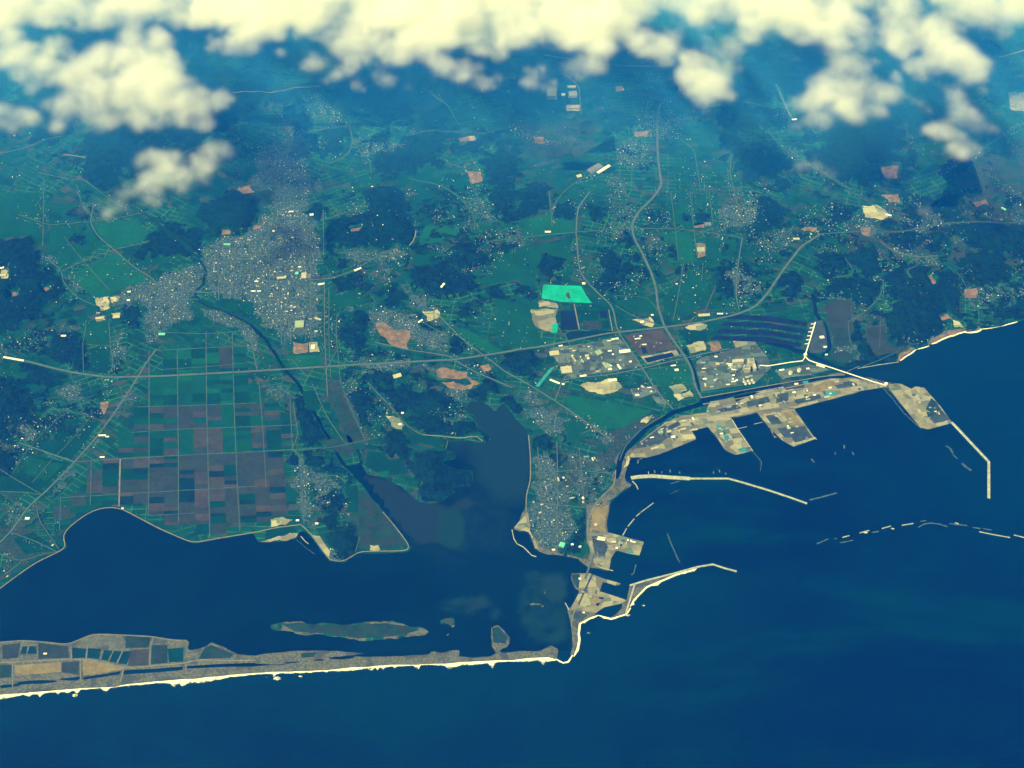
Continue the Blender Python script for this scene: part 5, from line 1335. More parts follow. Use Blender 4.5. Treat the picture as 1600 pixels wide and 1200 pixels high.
BLD = [
    # px, py, length px, depth px, height, angle, roof, label, roof type, vents
    (976, 550, 17, 6, 12, 9, 'white_paint', 'bright white long factory shed beside the straight estate road', 'gable', 5),
    (866, 553, 15, 9, 11, 9, 'cream', 'broad cream-roofed factory at the western corner of the estate', 'flat', 3),
    (885, 579, 17, 14, 12, 8, 'cream', 'large square tan-roofed factory in the south-west of the estate', 'flat', 4),
    (938, 551, 9, 5, 13, -62, 'green_roof', 'pale green ribbed factory hall, upper western one of four', 'gable', 4),
    (934, 553, 9, 5, 13, -62, 'green_roof', 'pale green ribbed factory hall, second of the upper pair', 'gable', 4),
    (946, 572, 13, 5, 13, -62, 'green_roof', 'pale green ribbed factory hall in the lower pair, longer one', 'gable', 4),
    (951, 573, 12, 4, 13, -62, 'green_roof', 'pale green ribbed factory hall in the lower pair, eastern one', 'gable', 3),
    (953, 578, 6, 3, 9, 8, 'white_paint', 'small white shed at the foot of the lower green halls', 'gable', 0),
    (968, 575, 8, 3, 10, -60, 'white_paint', 'slim white shed set aslant near the estate crossing', 'gable', 2),
    (957, 595, 13, 5, 11, 8, 'white_paint', 'white long roof on the tan levelled ground below the estate', 'gable', 3),
    (911, 588, 10, 3, 8, 9, 'white_paint', 'narrow white roof along the southern estate road', 'gable', 2),
    (867, 597, 17, 3, 8, -28, 'white_paint', 'thin white roof slanting down west of the bent estate road', 'gable', 3),
    (880, 601, 4, 3, 8, 8, 'white_paint', 'tiny white building at the bend of the estate road', 'flat', 0),
    (913, 547, 8, 3, 9, 9, 'grey_roof', 'grey flat shed in the north of the estate', 'flat', 2),
    (917, 557, 6, 5, 9, 9, 'cream', 'small cream workshop in the middle of the estate', 'flat', 1),
    (919, 561, 4, 3, 8, 9, 'white_paint', 'little white workshop below the cream one', 'flat', 0),
    (910, 565, 7, 2, 8, -62, 'cream', 'thin cream shed between the estate yards', 'gable', 1),
    (888, 563, 12, 2, 9, -62, 'grey_roof', 'narrow grey shed beside the estate inner road', 'gable', 2),
    (897, 562, 12, 2, 9, -62, 'cream', 'narrow cream shed on the east side of the estate inner road', 'gable', 2),
    (871, 563, 5, 8, 9, 10, 'grey_roof', 'grey block between the two big western factories', 'flat', 2),
    (926, 565, 7, 4, 10, 9, 'blue_roof', 'dark blue roofed hall in the middle of the estate', 'gable', 2),
    (909, 581, 9, 6, 10, 9, 'blue_roof', 'dark blue roofed hall in the south of the estate', 'gable', 2),
    (926, 577, 8, 6, 9, 9, 'grey_roof', 'grey roofed hall left of the lower green halls', 'flat', 3),
    (973, 543, 8, 5, 9, 9, 'blue_roof', 'slate blue roof just above the bright white shed', 'flat', 2),
    (876, 541, 6, 2, 7, 9, 'white_paint', 'small white roof by the junction north of the western factory', 'gable', 0),
    (958, 531, 5, 3, 7, 9, 'white_paint', 'white roof west of the estate crossroads', 'flat', 0), (964, 530, 5, 3, 7, 9, 'white_paint', 'second white roof west of the estate crossroads', 'flat', 0),
    (996, 530, 9, 2, 8, 9, 'white_paint', 'white bar roof on the reddish works ground', 'gable', 2), (1001, 526, 4, 2, 7, 9, 'white_paint', 'small white hut above the bar on the reddish works ground', 'flat', 0),
    (1003, 504, 6, 4, 9, 12, 'white_paint', 'white building alone on the triangular plot between the roads', 'flat', 1), (985, 566, 4, 3, 8, 9, 'white_paint', 'small white box alone east of the green halls', 'flat', 0),
    (996, 618, 7, 3, 8, 6, 'white_paint', 'white roof in the treatment works south of the estate', 'flat', 1), (1004, 605, 6, 3, 8, -40, 'cream', 'cream roof in the treatment works south of the estate', 'flat', 1),
    (1010, 612, 6, 4, 9, 6, 'grey_roof', 'grey tank hall in the treatment works', 'flat', 1), (1057, 579, 6, 4, 9, 8, 'white_paint', 'white plant building near the blue pool', 'flat', 1), (1052, 572, 8, 2, 7, 8, 'white_paint', 'low white range on the plot near the blue pool', 'flat', 1),
    (1101, 593, 6, 3, 9, 5, 'white_paint', 'white shed in the lower west of the power station', 'flat', 1), (1117, 595, 4, 4, 9, 5, 'cream', 'cream cube in the lower west of the power station', 'flat', 0), (1121, 570, 6, 5, 14, 5, 'cream', 'cream block in the upper west of the power station', 'flat', 1),
    (1103, 575, 7, 4, 10, 5, 'grey_roof', 'grey workshop at the power station gate', 'flat', 1), (1145, 593, 3, 3, 9, 5, 'white_paint', 'small white cube left of the six round tanks', 'flat', 0), (1151, 595, 3, 3, 9, 5, 'white_paint', 'second small white cube left of the six round tanks', 'flat', 0),
    (1221, 579, 8, 2.5, 9, 12, 'white_paint', 'white shed between the power station and the two big tanks', 'gable', 1), (1262, 577, 5, 3, 9, 6, 'white_paint', 'white shed right of the two big tanks', 'flat', 0), (1282, 573, 13, 3, 10, -22, 'white_paint', 'long white shed under the conveyor bend', 'gable', 3),
    (1284, 528, 7, 5, 10, 10, 'white_paint', 'white square building beside the river and the conveyor', 'flat', 1), (1289, 543, 5, 3, 8, 10, 'white_paint', 'small white building by the river below the conveyor yard', 'flat', 0), (1291, 555, 4, 2.5, 7, 10, 'white_paint', 'white hut at the river bend', 'flat', 0),
    (1244, 601, 6, 3, 10, 10, 'white_paint', 'white building on the purple port ground', 'flat', 1), (1292, 621, 9, 3, 9, 14, 'cream', 'cream shed at the harbour edge beside cyan sheeting', 'gable', 2),
    (1085, 672, 10, 3, 8, 12, 'cream', 'cream transit shed at the inner end of the west quay', 'gable', 2), (1068, 671, 8, 3, 8, 12, 'cream', 'second cream transit shed on the west quay', 'gable', 2), (1032, 676, 8, 5, 9, 20, 'green_roof', 'pale green roof on the west quay', 'flat', 1), (1045, 675, 7, 4, 9, 20, 'cream', 'cream warehouse on the west quay', 'gable', 1),
    (1023, 701, 12, 3, 9, 18, 'cream', 'long cream shed near the western tip of the west quay', 'gable', 3), (1052, 684, 6, 4, 12, 15, 'white_paint', 'white machinery house amid the west quay', 'flat', 1),
    (940, 841, 12, 2.5, 9, -9, 'white_paint', 'white market hall on the fishing quay, upper of two', 'gable', 4), (939, 844, 12, 2.5, 9, -9, 'white_paint', 'white market hall on the fishing quay, lower of two', 'gable', 4),
    (938, 866, 14, 2, 6, -9, 'blue_roof', 'dark boat shed on the fishing quay, upper of three', 'gable', 2), (938, 869, 14, 2, 6, -9, 'blue_roof', 'dark boat shed on the fishing quay, middle of three', 'gable', 2), (937, 872, 14, 2, 6, -9, 'grey_roof', 'grey boat shed on the fishing quay, lower of three', 'gable', 2),
    (981, 845, 2.5, 3, 8, 0, 'white_paint', 'small white hut on the square quay arm, first of two', 'flat', 0), (986, 846, 3, 3, 8, 0, 'white_paint', 'small white hut on the square quay arm, second of two', 'flat', 0),
    (878, 853, 8, 8, 16, 70, 'teal_roof', 'pale mint-roofed hall on the waterfront of the harbour town', 'gable', 2), (865, 860, 5, 3, 9, 5, 'white_paint', 'white building on the waterfront left of the mint hall', 'flat', 0), (894, 853, 4, 3, 9, 10, 'white_paint', 'white hotel roof in the trees right of the mint hall', 'flat', 0), (906, 856, 4, 3, 9, 20, 'white_paint', 'white roof at the eastern end of the town waterfront', 'flat', 0),
    (912, 958, 3.5, 2.5, 8, 0, 'white_paint', 'white pump house on the bridge island', 'flat', 0), (906, 905, 4, 3, 7, 0, 'white_paint', 'white hut beside the bridge on the green corner', 'flat', 0),
    (462, 434, 0.1, 0.1, 1, 0, 'cream', '', 'flat', 0),
    (475, 432, 8, 12, 15, 2, 'cream', 'tall cream roofed store at the eastern edge of the city', 'flat', 3), (464, 428, 5, 5, 12, 2, 'teal_roof', 'mint roofed store beside the tall cream store', 'flat', 1), (483, 432, 6, 9, 10, 2, 'grey_roof', 'grey roofed store right of the tall cream store', 'flat', 2), (493, 433, 14, 12, 8, 2, 'asphalt', 'dark flat roof at the city edge beside the stores', 'flat', 2),
    (440, 435, 14, 4, 12, 4, 'cream', 'long cream hall in the middle of the city', 'gable', 3), (468, 508, 14, 14, 13, 3, 'green_roof', 'pale ribbed mill with rows of roofs in the south of the city', 'saw', 3), (502, 445, 10, 3, 10, 15, 'white_paint', 'white store at the eastern city road', 'flat', 1),
    (497, 499, 11, 3, 9, -25, 'cream', 'slanting cream hall by the railway in the city', 'gable', 2), (355, 383, 11, 2.5, 12, 0, 'teal_roof', 'bright turquoise school roof in the north of the city', 'flat', 1), (253, 523, 10, 4, 9, 0, 'teal_roof', 'turquoise roof in the south-west of the city', 'flat', 1),
    (455, 332, 7, 3, 10, 0, 'white_paint', 'white roof on the northern outskirts of the city', 'flat', 1), (487, 337, 6, 4, 10, 5, 'white_paint', 'white roof right of the northern outskirts roof', 'flat', 1), (401, 441, 6, 2, 12, 0, 'white_paint', 'white office roof in the city centre', 'flat', 0), (396, 456, 7, 1.8, 10, 0, 'white_paint', 'white low range south of the city centre, left', 'gable', 0), (405, 456, 6, 1.8, 10, 0, 'white_paint', 'white low range south of the city centre, right', 'gable', 0),
    (201, 470, 5, 2.5, 9, 0, 'white_paint', 'white building in the western suburb by the woods', 'flat', 0), (202, 457, 5, 2.5, 9, 0, 'white_paint', 'white building north of the suburb woods', 'flat', 0), (182, 496, 11, 5, 9, 5, 'cream', 'cream factory at the western edge of the city', 'flat', 1), (156, 498, 13, 4, 9, 5, 'cream', 'long cream factory west of the city', 'flat', 2),
    (560, 420, 0.1, 0.1, 1, 0, 'cream', '', 'flat', 0), (559, 422, 12, 3, 10, 32, 'white_paint', 'white slanting hall on the road leaving the city', 'gable', 2), (657, 503, 9, 3, 10, 45, 'white_paint', 'white school in the hillside estate', 'flat', 1), (692, 452, 10, 3, 10, 62, 'white_paint', 'bright white slanting roof in the wooded hill', 'gable', 1), (621, 590, 13, 7, 9, 22, 'cream', 'cream greenhouse block in the woods south of the highway', 'saw', 2),
    (943, 266, 26, 5, 14, 42, 'white_paint', 'long white slanting factory roof in the upland valley', 'gable', 5), (930, 264, 24, 12, 12, 42, 'grey_roof', 'grey purple slanting factory beside the long white roof', 'flat', 4), (905, 276, 8, 6, 10, 20, 'cream', 'cream hall left of the slanting factory', 'flat', 1),
    (862, 146, 15, 18, 12, 0, 'cream', 'big cream factory block in the misty uplands, western one', 'flat', 4), (896, 168, 20, 8, 12, 0, 'cream', 'big cream factory block in the misty uplands, lower one', 'flat', 4), (895, 148, 13, 10, 12, 0, 'cream', 'big cream factory block in the misty uplands, eastern one', 'flat', 3), (893, 137, 13, 5, 12, 0, 'cream', 'cream factory block in the misty uplands, farthest one', 'flat', 2), (880, 150, 6, 6, 12, 0, 'white_paint', 'small white hall between the cream factory blocks', 'flat', 1),
    (856, 363, 9, 3, 8, 0, 'white_paint', 'white barn alone among the rice fields', 'gable', 1), (1106, 351, 10, 6, 8, 0, 'grey_roof', 'grey greenhouse beside the square bare plot', 'saw', 1), (1095, 391, 12, 9, 8, 0, 'green_roof', 'pale greenhouse on the brown plot in the rice fields', 'saw', 1),
    (912, 444, 5, 4, 9, 0, 'white_paint', 'white building above the turquoise liner', 'flat', 0), (1019, 493, 4, 2.5, 7, 0, 'white_paint', 'white hut beside the northern main road', 'flat', 0), (1100, 493, 18, 5, 7, 5, 'cream', 'cream roofed depot inside the road loop', 'flat', 2), (1125, 491, 9, 2, 7, 0, 'white_paint', 'white shed on the road loop', 'gable', 0),
    (160, 681, 11, 2.4, 7, 2, 'white_paint', 'white greenhouse roof beside the coast road village', 'gable', 0), (168, 683, 5, 2, 7, 2, 'white_paint', 'white shed at the end of the coast road village', 'gable', 0), (160, 715, 7, 2.2, 7, 0, 'white_paint', 'white shed on the polder road', 'gable', 0), (192, 795, 4, 2, 6, -15, 'white_paint', 'white pumping station on the lagoon embankment', 'flat', 0), (43, 811, 7, 4, 8, 0, 'white_paint', 'white hall in the southern lagoon village', 'flat', 0),
    (71, 1022, 5, 2.2, 7, 0, 'white_paint', 'white hut alone in the spit fields', 'gable', 0), (22, 562, 34, 3, 12, -13, 'white_paint', 'long bright white roof beside the start of the highway', 'gable', 4), (4, 431, 12, 5, 10, 10, 'cream', 'cream factory in the western woods, lower', 'flat', 1), (3, 421, 8, 4, 10, 10, 'white_paint', 'white factory in the western woods, upper', 'flat', 1), (100, 527, 8, 3, 8, 0, 'white_paint', 'white hall in the village at the wood edge', 'flat', 0),
    (625, 664, 5, 3, 7, 0, 'white_paint', 'white hut on the pale cutting among the woods', 'flat', 0), (465, 814, 5, 3, 8, 5, 'white_paint', 'white fishery hall at the cape village shore', 'flat', 0), (495, 819, 5, 3, 8, 5, 'white_paint', 'white fishery hall in the cape village', 'flat', 0), (1388, 337, 9, 3, 8, -20, 'white_paint', 'white hall in the northern quarry valley', 'flat', 0), (1244, 374, 10, 4, 8, 0, 'cream', 'pale hall west of the northern road loop', 'flat', 1), (1568, 327, 8, 3, 8, -45, 'teal_roof', 'pale mint roof in the northern hills', 'flat', 0),
    (629, 647, 4, 3, 8, 0, 'white_paint', 'white house above the pale cutting', 'flat', 0), (512, 540, 0.1, 0.1, 1, 0, 'cream', '', 'flat', 0), (489, 543, 6, 8, 8, 0, 'white_paint', 'white rink beside the orange sports ground', 'flat', 0), (1240, 193, 8, 3, 9, 10, 'white_paint', 'white hall under the northern clouds', 'flat', 0),
]
for (px, py, l, w, h, a, rm, lab, rt, vn) in BLD:
    if lab:
        building(px, py, l, w, h, a, rm, lab, roof=rt, vents=vn)

def ordinal(n):
    ones = ['', 'first', 'second', 'third', 'fourth', 'fifth', 'sixth', 'seventh', 'eighth', 'ninth', 'tenth', 'eleventh', 'twelfth', 'thirteenth', 'fourteenth', 'fifteenth', 'sixteenth', 'seventeenth', 'eighteenth', 'nineteenth']
    if n < 20:
        return ones[n]
    tens = {2: ('twentieth', 'twenty'), 3: ('thirtieth', 'thirty'), 4: ('fortieth', 'forty'), 5: ('fiftieth', 'fifty'), 6: ('sixtieth', 'sixty'), 7: ('seventieth', 'seventy'), 8: ('eightieth', 'eighty'), 9: ('ninetieth', 'ninety')}[min(9, n // 10)]
    return tens[0] if n % 10 == 0 else tens[1] + '-' + ones[n % 10]


def photo_x(o):
    x, y, z = o.location
    return x / (y * CT + (CAM_H - z) * ST)


def number_labels(objs, what):
    """tell look-alikes of one group apart by their order across the photo"""
    groups = {}
    for o in objs:
        groups.setdefault(o['group'], []).append(o)
    for g, os_ in groups.items():
        os_.sort(key=photo_x)
        for k, o in enumerate(os_):
            o['label'] = (ordinal(k + 1) + ' from the left of the ' + g) if len(os_) > 1 else 'single ' + g.replace('sheds', 'shed').replace('houses', 'house')


# smaller sheds, tanks and stacks of goods filling the works and quays
SHEDM = {}
ALLSHED = []
SITES = [([(862, 548), (892, 542), (966, 529), (1000, 571), (950, 580), (905, 586), (882, 578)], 58, 'on the industrial estate', 9), ([(985, 524), (1030, 517), (1050, 542), (1004, 553)], 14, 'on the reddish works ground', 9), ([(987, 609), (1024, 603), (1030, 611), (992, 622)], 20, 'in the treatment works', 6),
         ([(1092, 566), (1146, 547), (1180, 540), (1196, 560), (1200, 574), (1178, 598), (1120, 606), (1098, 610)], 62, 'by the power station', 6), ([(1000, 690), (1040, 662), (1100, 648), (1080, 670), (1070, 685), (1030, 705), (995, 710)], 44, 'on the west quay', 18), ([(1100, 645), (1140, 624), (1215, 610), (1230, 630), (1180, 640), (1120, 648)], 40, 'behind the narrow docks', 12),
         ([(1235, 632), (1232, 612), (1300, 596), (1370, 602), (1300, 620)], 34, 'along the harbour edge', 14), ([(1112, 668), (1140, 666), (1170, 702), (1150, 708)], 22, 'on the cyan quay', 10), ([(1190, 648), (1236, 642), (1268, 684), (1240, 694)], 16, 'on the tan quay', 10), ([(1415, 612), (1440, 608), (1470, 650), (1445, 665)], 16, 'on the outer quay', 10),
         ([(924, 836), (948, 836), (1000, 850), (996, 864), (956, 858), (948, 884), (930, 880)], 34, 'on the fishing quay', -9), ([(908, 900), (940, 906), (930, 942), (898, 948)], 12, 'on the bridge island', -20), ([(415, 455), (500, 450), (500, 530), (450, 500)], 26, 'in the southern city', 3), ([(330, 380), (400, 370), (470, 340), (495, 430), (400, 440), (320, 440)], 40, 'in the northern city', 3),
         ([(830, 720), (900, 700), (950, 720), (930, 780), (880, 840), (830, 800)], 30, 'in the harbour town', 15), ([(148, 470), (190, 462), (188, 500), (150, 502)], 14, 'beside the western factories', 5)]
for pts, cnt, where, ang in SITES:
    k, tries, cnt = 0, 0, int(cnt * 0.6)
    while k < cnt and tries < 4000:
        tries += 1
        px, py = random.uniform(min(a[0] for a in pts), max(a[0] for a in pts)), random.uniform(min(a[1] for a in pts), max(a[1] for a in pts))
        if not in_px(px, py, pts):
            continue
        x, y = G(px, py)
        rm = random.choices(['grey_roof', 'cream', 'white_paint', 'blue_roof', 'green_roof', 'steel', 'orange'], [30, 16, 20, 14, 8, 16, 6])[0]
        if rm not in SHEDM:
            a_ = 0.5
            v = [(-a_, -a_, -0.3), (a_, -a_, -0.3), (a_, a_, -0.3), (-a_, a_, -0.3), (-a_, -a_, 1), (a_, -a_, 1), (a_, a_, 1), (-a_, a_, 1), (-a_, 0, 1.3), (a_, 0, 1.3)]
            me = mesh_of('shed', v, [(0, 1, 5, 4), (2, 3, 7, 6), (1, 2, 6, 9, 5), (3, 0, 4, 8, 7), (4, 5, 9, 8), (6, 7, 8, 9)])
            me.materials.append(M['wall'])
            me.materials.append(M[rm])
            me.polygons[4].material_index = me.polygons[5].material_index = 1
            SHEDM[rm] = me
        o = bpy.data.objects.new('shed', SHEDM[rm])
        COL.objects.link(o)
        o.location = (x, y, 4.2)
        o.rotation_euler = (0, 0, R(ang + random.choice((0, 0, 90)) + random.uniform(-4, 4)))
        o.scale = (random.uniform(12, 46), random.uniform(9, 20), random.uniform(5, 10))
        nm = {'grey_roof': 'grey', 'cream': 'cream', 'white_paint': 'white', 'blue_roof': 'dark blue', 'green_roof': 'pale green', 'steel': 'steel grey', 'orange': 'rusty'}[rm]
        tag(o, f'small {nm} roofed shed {where}', 'shed', f'small {nm} roofed sheds {where}')
        ALLSHED.append(o)
        k += 1
number_labels(ALLSHED, 'shed')

# ------------------------------------------------------------------ power station
def part_box(parent, name, w, d, h, loc, mat, rz=0.0):
    o = link(name, box_mesh(name, w, d, h), parent, mat)
    o.location = loc
    o.rotation_euler = (0, 0, rz)
    return o


def cyl_mesh(name, r0, r1, h, n=20, dome=0.0):
    v, f = [], []
    for z, r in ((0, r0), (h, r1)):
        v += [(r * math.cos(k * 2 * math.pi / n), r * math.sin(k * 2 * math.pi / n), z) for k in range(n)]
    f += [(k, (k + 1) % n, n + (k + 1) % n, n + k) for k in range(n)]
    v.append((0, 0, h + dome))
    f += [(n + k, n + (k + 1) % n, 2 * n) for k in range(n)]
    return mesh_of(name, v, f)


x, y = G(1166, 574)
ps = empty('power_station', (x, y, 3.5), R(6))
part_box(ps, 'boiler_house', 62, 55, 62, (48, 30, 0), M['cream'])
part_box(ps, 'boiler_house', 62, 55, 60, (-10, -48, 0), M['cream'])
part_box(ps, 'boiler_roof', 40, 34, 8, (48, 30, 62), M['wall'])
part_box(ps, 'boiler_roof', 40, 34, 8, (-10, -48, 60), M['wall'])
part_box(ps, 'turbine_hall', 110, 36, 30, (-70, 70, 0), M['cream'])
part_box(ps, 'turbine_hall', 100, 34, 28, (-100, -5, 0), M['wall'])
part_box(ps, 'bunker', 26, 70, 44, (72, -30, 0), M['cream'])
for k in range(5):
    part_box(ps, 'precipitator', 26, 20, 20, (-40 - 34 * k, 36 - 12 * k, 0), M['steel' if k % 2 else 'wall'], 0.2)
for k in range(4):
    part_box(ps, 'duct', 60, 7, 12, (-130 - 10 * k, -30 + 26 * k, 6), M['white_paint'], -0.25)
for k in range(2):
    ch = link('chimney', cyl_mesh('chimney', 6, 4, 130), ps, M['wall'])
    ch.location = (-60 - 60 * k, -70 + 8 * k, 0)
tag(ps, 'tan power station with tall boiler houses casting a blue shadow beside the canal', 'power station')


def tank(px, py, r, h, label, group):
    x, y = G(px, py)
    e = empty('storage_tank', (x, y, 3.6))
    link('shell', cyl_mesh('shell', r, r, h, 24, 0), e, M['white_paint'])
    ro = link('roof', cyl_mesh('roof', r + 0.3, r * 0.93, 0.8, 24, r * 0.22), e, M['cream'])
    ro.location = (0, 0, h)
    tag(e, label, 'tank', group)


for k, (a, b) in enumerate([(1162.5, 597.2), (1168.7, 596), (1175, 594.8), (1165, 600.6), (1171.5, 599.6), (1177.7, 598.5)]):
    tank(a, b, 13, 12, ('upper' if k < 3 else 'lower') + ' row of six round white tanks, ' + ('western', 'middle', 'eastern')[k % 3] + ' one', 'six round tanks in the power station')
tank(1235, 584, 20, 24, 'big round cream tank by the canal, western of two', 'two big tanks by the canal')
tank(1248.5, 580, 20, 24, 'big round cream tank by the canal, eastern of two', 'two big tanks by the canal')
tank(931, 820, 14, 5, 'round ring-shaped tank on the tan beach ground', None)


# conveyor galleries on trestles
def conveyor(px, label, width=15, z=16, ticks=0):
    pts = GP(px, 15)
    c = pts[0]
    e = empty('conveyor', (c[0], c[1], 3.0))
    loc = [(x - c[0], y - c[1]) for x, y in pts]
    w = width / 2
    loft('gallery', loc, [-w, -w, -w * 0.4, w * 0.4, w, w], [z - 5, z, z + 2.5, z + 2.5, z, z - 5], M['white_paint'], e)
    leg = box_mesh('trestle', 4, 4, z - 5)
    leg.materials.append(M['steel'])
    for i in range(len(loc) - 1):
        a, b = Vector(loc[i]), Vector(loc[i + 1])
        n = max(1, int((b - a).length // 60))
        for k in range(n):
            p = a + (b - a) * ((k + 0.5) / n)
            o = link('trestle', leg, e)
            o.location = (p.x, p.y, 0)
    for k in range(ticks):
        t = (k + 0.4) / ticks
        p = Vector(loc[0]).lerp(Vector(loc[-1]), t * 0.72)
        o = part_box(e, 'loading_arm', 34, 6, 5, (p.x - 24, p.y, z - 6), M['white_paint'], 0.1)
    tag(e, label, 'conveyor')


conveyor([(1274, 504), (1266, 530), (1258, 556)], 'white conveyor gallery with side arms beside the dark ash strips', 12, 18, 6)
conveyor([(1258, 558), (1254, 564), (1236, 566), (1218, 569), (1200, 572), (1187, 571)], 'white conveyor gallery leading west into the power station', 9)
conveyor([(1258, 557), (1264, 563), (1272, 566), (1300, 575), (1345, 590), (1366, 597), (1384, 602)], 'long white conveyor gallery running to the outer quay along the water', 9)
for k, (a, b) in enumerate([(1258, 556), (1384, 602)]):
    building(a, b, 4, 4, 26, 20, 'white_paint', ('white transfer tower where the conveyors meet', 'white transfer tower at the quay end of the long conveyor')[k], 'transfer_tower', 'tower', 'flat', 0, 'white_paint')

# the lagoon bridge
a, b = G(928, 866), G(914, 905)
br = empty('bridge', (a[0], a[1], 0))
loc = [(0, 0), (b[0] - a[0], b[1] - a[1])]
mid = [(loc[1][0] * t, loc[1][1] * t) for t in (0, 0.2, 0.35, 0.5, 0.65, 0.8, 1.0)]
loft('deck', mid, [-8, -8, 8, 8], [7, 10, 10, 7], M['road'], br)
loft('parapet', [(x_ - 8, y_) for x_, y_ in mid], [-0.6, -0.6, 0.6, 0.6], [10, 11.5, 11.5, 10], M['wall'], br)
loft('parapet', [(x_ + 8, y_) for x_, y_ in mid], [-0.6, -0.6, 0.6, 0.6], [10, 11.5, 11.5, 10], M['wall'], br)
for t in (0.2, 0.4, 0.6, 0.8):
    part_box(br, 'pier', 14, 4, 8, (loc[1][0] * t, loc[1][1] * t, -1), M['wall'])
tag(br, 'grey road bridge over the lagoon mouth to the port island', 'bridge')
a, b = G(1322, 582), G(1342, 573)
br2 = empty('bridge', (a[0], a[1], 0))
loft('deck', [(0, 0), (b[0] - a[0], b[1] - a[1])], [-5, -5, 5, 5], [5, 8, 8, 5], M['road'], br2)
for t in (0.25, 0.5, 0.75):
    part_box(br2, 'pier', 8, 4, 6, ((b[0] - a[0]) * t, (b[1] - a[1]) * t, -1), M['wall'])
tag(br2, 'small road bridge across the channel under the long conveyor', 'bridge')
a, b = G(462, 703), G(545, 694)


# work boats and rafts moored in the harbour
def boat(px, py, L, ang, label):
    L = L * 0.85
    x, y = G(px, py)
    e = empty('work_boat', (x, y, 0), R(ang))
    w = L * 0.17
    sec = [(-0.5, 0.85), (-0.25, 1.0), (0.15, 1.0), (0.38, 0.62), (0.5, 0.03)]
    v, f = [], []
    for t, k in sec:
        v += [(t * L, -w * k * 0.7, -0.5), (t * L, -w * k, 2.4 + (0.8 if t > 0.3 else 0)), (t * L, w * k, 2.4 + (0.8 if t > 0.3 else 0)), (t * L, w * k * 0.7, -0.5)]
    for i in range(len(sec) - 1):
        for k in range(3):
            f.append((4 * i + k + 1, 4 * i + k, 4 * i + 4 + k, 4 * i + 5 + k))
    f.append((0, 1, 2, 3))
    link('hull', mesh_of('hull', v, f), e, M['wetstone'])
    part_box(e, 'deck', L * 0.62, w * 1.7, 0.4, (-L * 0.16, 0, 2.3), M['wetstone'])
    part_box(e, 'cabin', L * 0.2, w * 1.2, 4, (-L * 0.3, 0, 2.6), M['grey_roof'])
    part_box(e, 'mast', 0.8, 0.8, 9, (-L * 0.2, 0, 2.6), M['steel'])
    tag(e, label, 'boat', 'work boats moored in the harbour')


BO = [(997, 721, 62, 80, 'moored craft just below the western quay wall'), (1002, 717, 40, 20, 'smaller craft beside the western quay wall'), (1023, 737, 48, 95, 'westernmost moored boat in the row above the middle breakwater'), (1034, 738, 36, 80, 'second boat in the row above the middle breakwater'), (1047, 736, 46, 95, 'third boat in the row above the middle breakwater'), (1062, 738, 38, 85, 'fourth boat in the row above the middle breakwater'),
      (1115, 738, 44, 85, 'first of three boats farther east above the breakwater'), (1124, 736, 46, 95, 'second of three boats farther east above the breakwater'), (1134, 740, 38, 90, 'third of three boats farther east above the breakwater'), (1270, 720, 60, -60, 'boat alone in the outer harbour off the tan quay'), (1305, 708, 40, 80, 'western boat of three anchored in the outer harbour'), (1319, 698, 56, 85, 'middle boat of three anchored in the outer harbour'), (1333, 709, 46, -70, 'eastern boat of three anchored in the outer harbour')]
for b_ in BO:
    boat(*b_)

# ------------------------------------------------------------------ houses: the largest in view one by one, the rest as one built-up mass
ROOFC = [((0.013, 0.034, 0.046), 'dark grey', 22), ((0.038, 0.085, 0.102), 'grey', 28), ((0.105, 0.18, 0.19), 'pale grey', 32), ((0.046, 0.056, 0.044), 'brown', 12), ((0.022, 0.055, 0.09), 'blue', 14), ((0.30, 0.30, 0.23), 'cream', 13), ((0.62, 0.62, 0.50), 'white', 7), ((0.07, 0.048, 0.038), 'red', 5)]
HOUSES = []
for p, sp, dist in TOWNS:
    A = np.array(p)
    lo, hi = A.min(0), A.max(0)
    ang = {'city': 0.05, 'estate': -0.35, 'harbour town': 0.25, 'cape': 0.15}.get(dist, random.uniform(-0.5, 0.5))
    gx, gy = np.meshgrid(np.arange(lo[0] - 300, hi[0] + 300, sp), np.arange(lo[1] - 300, hi[1] + 300, sp * 1.15))
    cx0, cy0 = (lo + hi) / 2
    rx, ry = gx - cx0, gy - cy0
    wx = cx0 + rx * math.cos(ang) - ry * math.sin(ang) + RNG.uniform(-0.3, 0.3, gx.shape) * sp
    wy = cy0 + rx * math.sin(ang) + ry * math.cos(ang) + RNG.uniform(-0.3, 0.3, gx.shape) * sp
    n = fbm(wx, wy, 170, 4, 71)
    sd = seg_dist(wx, wy, p, True)
    sd = np.where(inside(wx, wy, p), sd, -sd) + 150 * fbm(wx, wy, 260, 5, 73)
    edge = sstep(-30, 95 if sp < 25 else 130, sd)
    fill = RNG.uniform(0, 1, gx.shape) < np.clip((0.95 if sp < 25 else 0.75) + 0.9 * n, 0.08, 0.97) * edge
    street = ((np.arange(gx.shape[1])[None, :] % 7) == 3) | ((np.arange(gx.shape[0])[:, None] % 9) == 4)
    ok = fill & ~(street & (sp < 25))
    for x_, y_ in zip(wx[ok], wy[ok]):
        HOUSES.append((x_, y_, ang, dist))
# hamlets strewn through the mixed wood and field country
for p in MIXED:
    A = np.array(p)
    lo, hi = A.min(0), A.max(0)
    n_ = int((hi[0] - lo[0]) * (hi[1] - lo[1]) / 42 ** 2)
    wx, wy = RNG.uniform(lo[0], hi[0], n_), RNG.uniform(lo[1], hi[1], n_)
    ok = inside(wx, wy, p) & (fbm(wx, wy, 300, 4, 45) > 0.06)
    for x_, y_ in zip(wx[ok], wy[ok]):
        HOUSES.append((x_, y_, random.uniform(-0.6, 0.6), 'farm'))
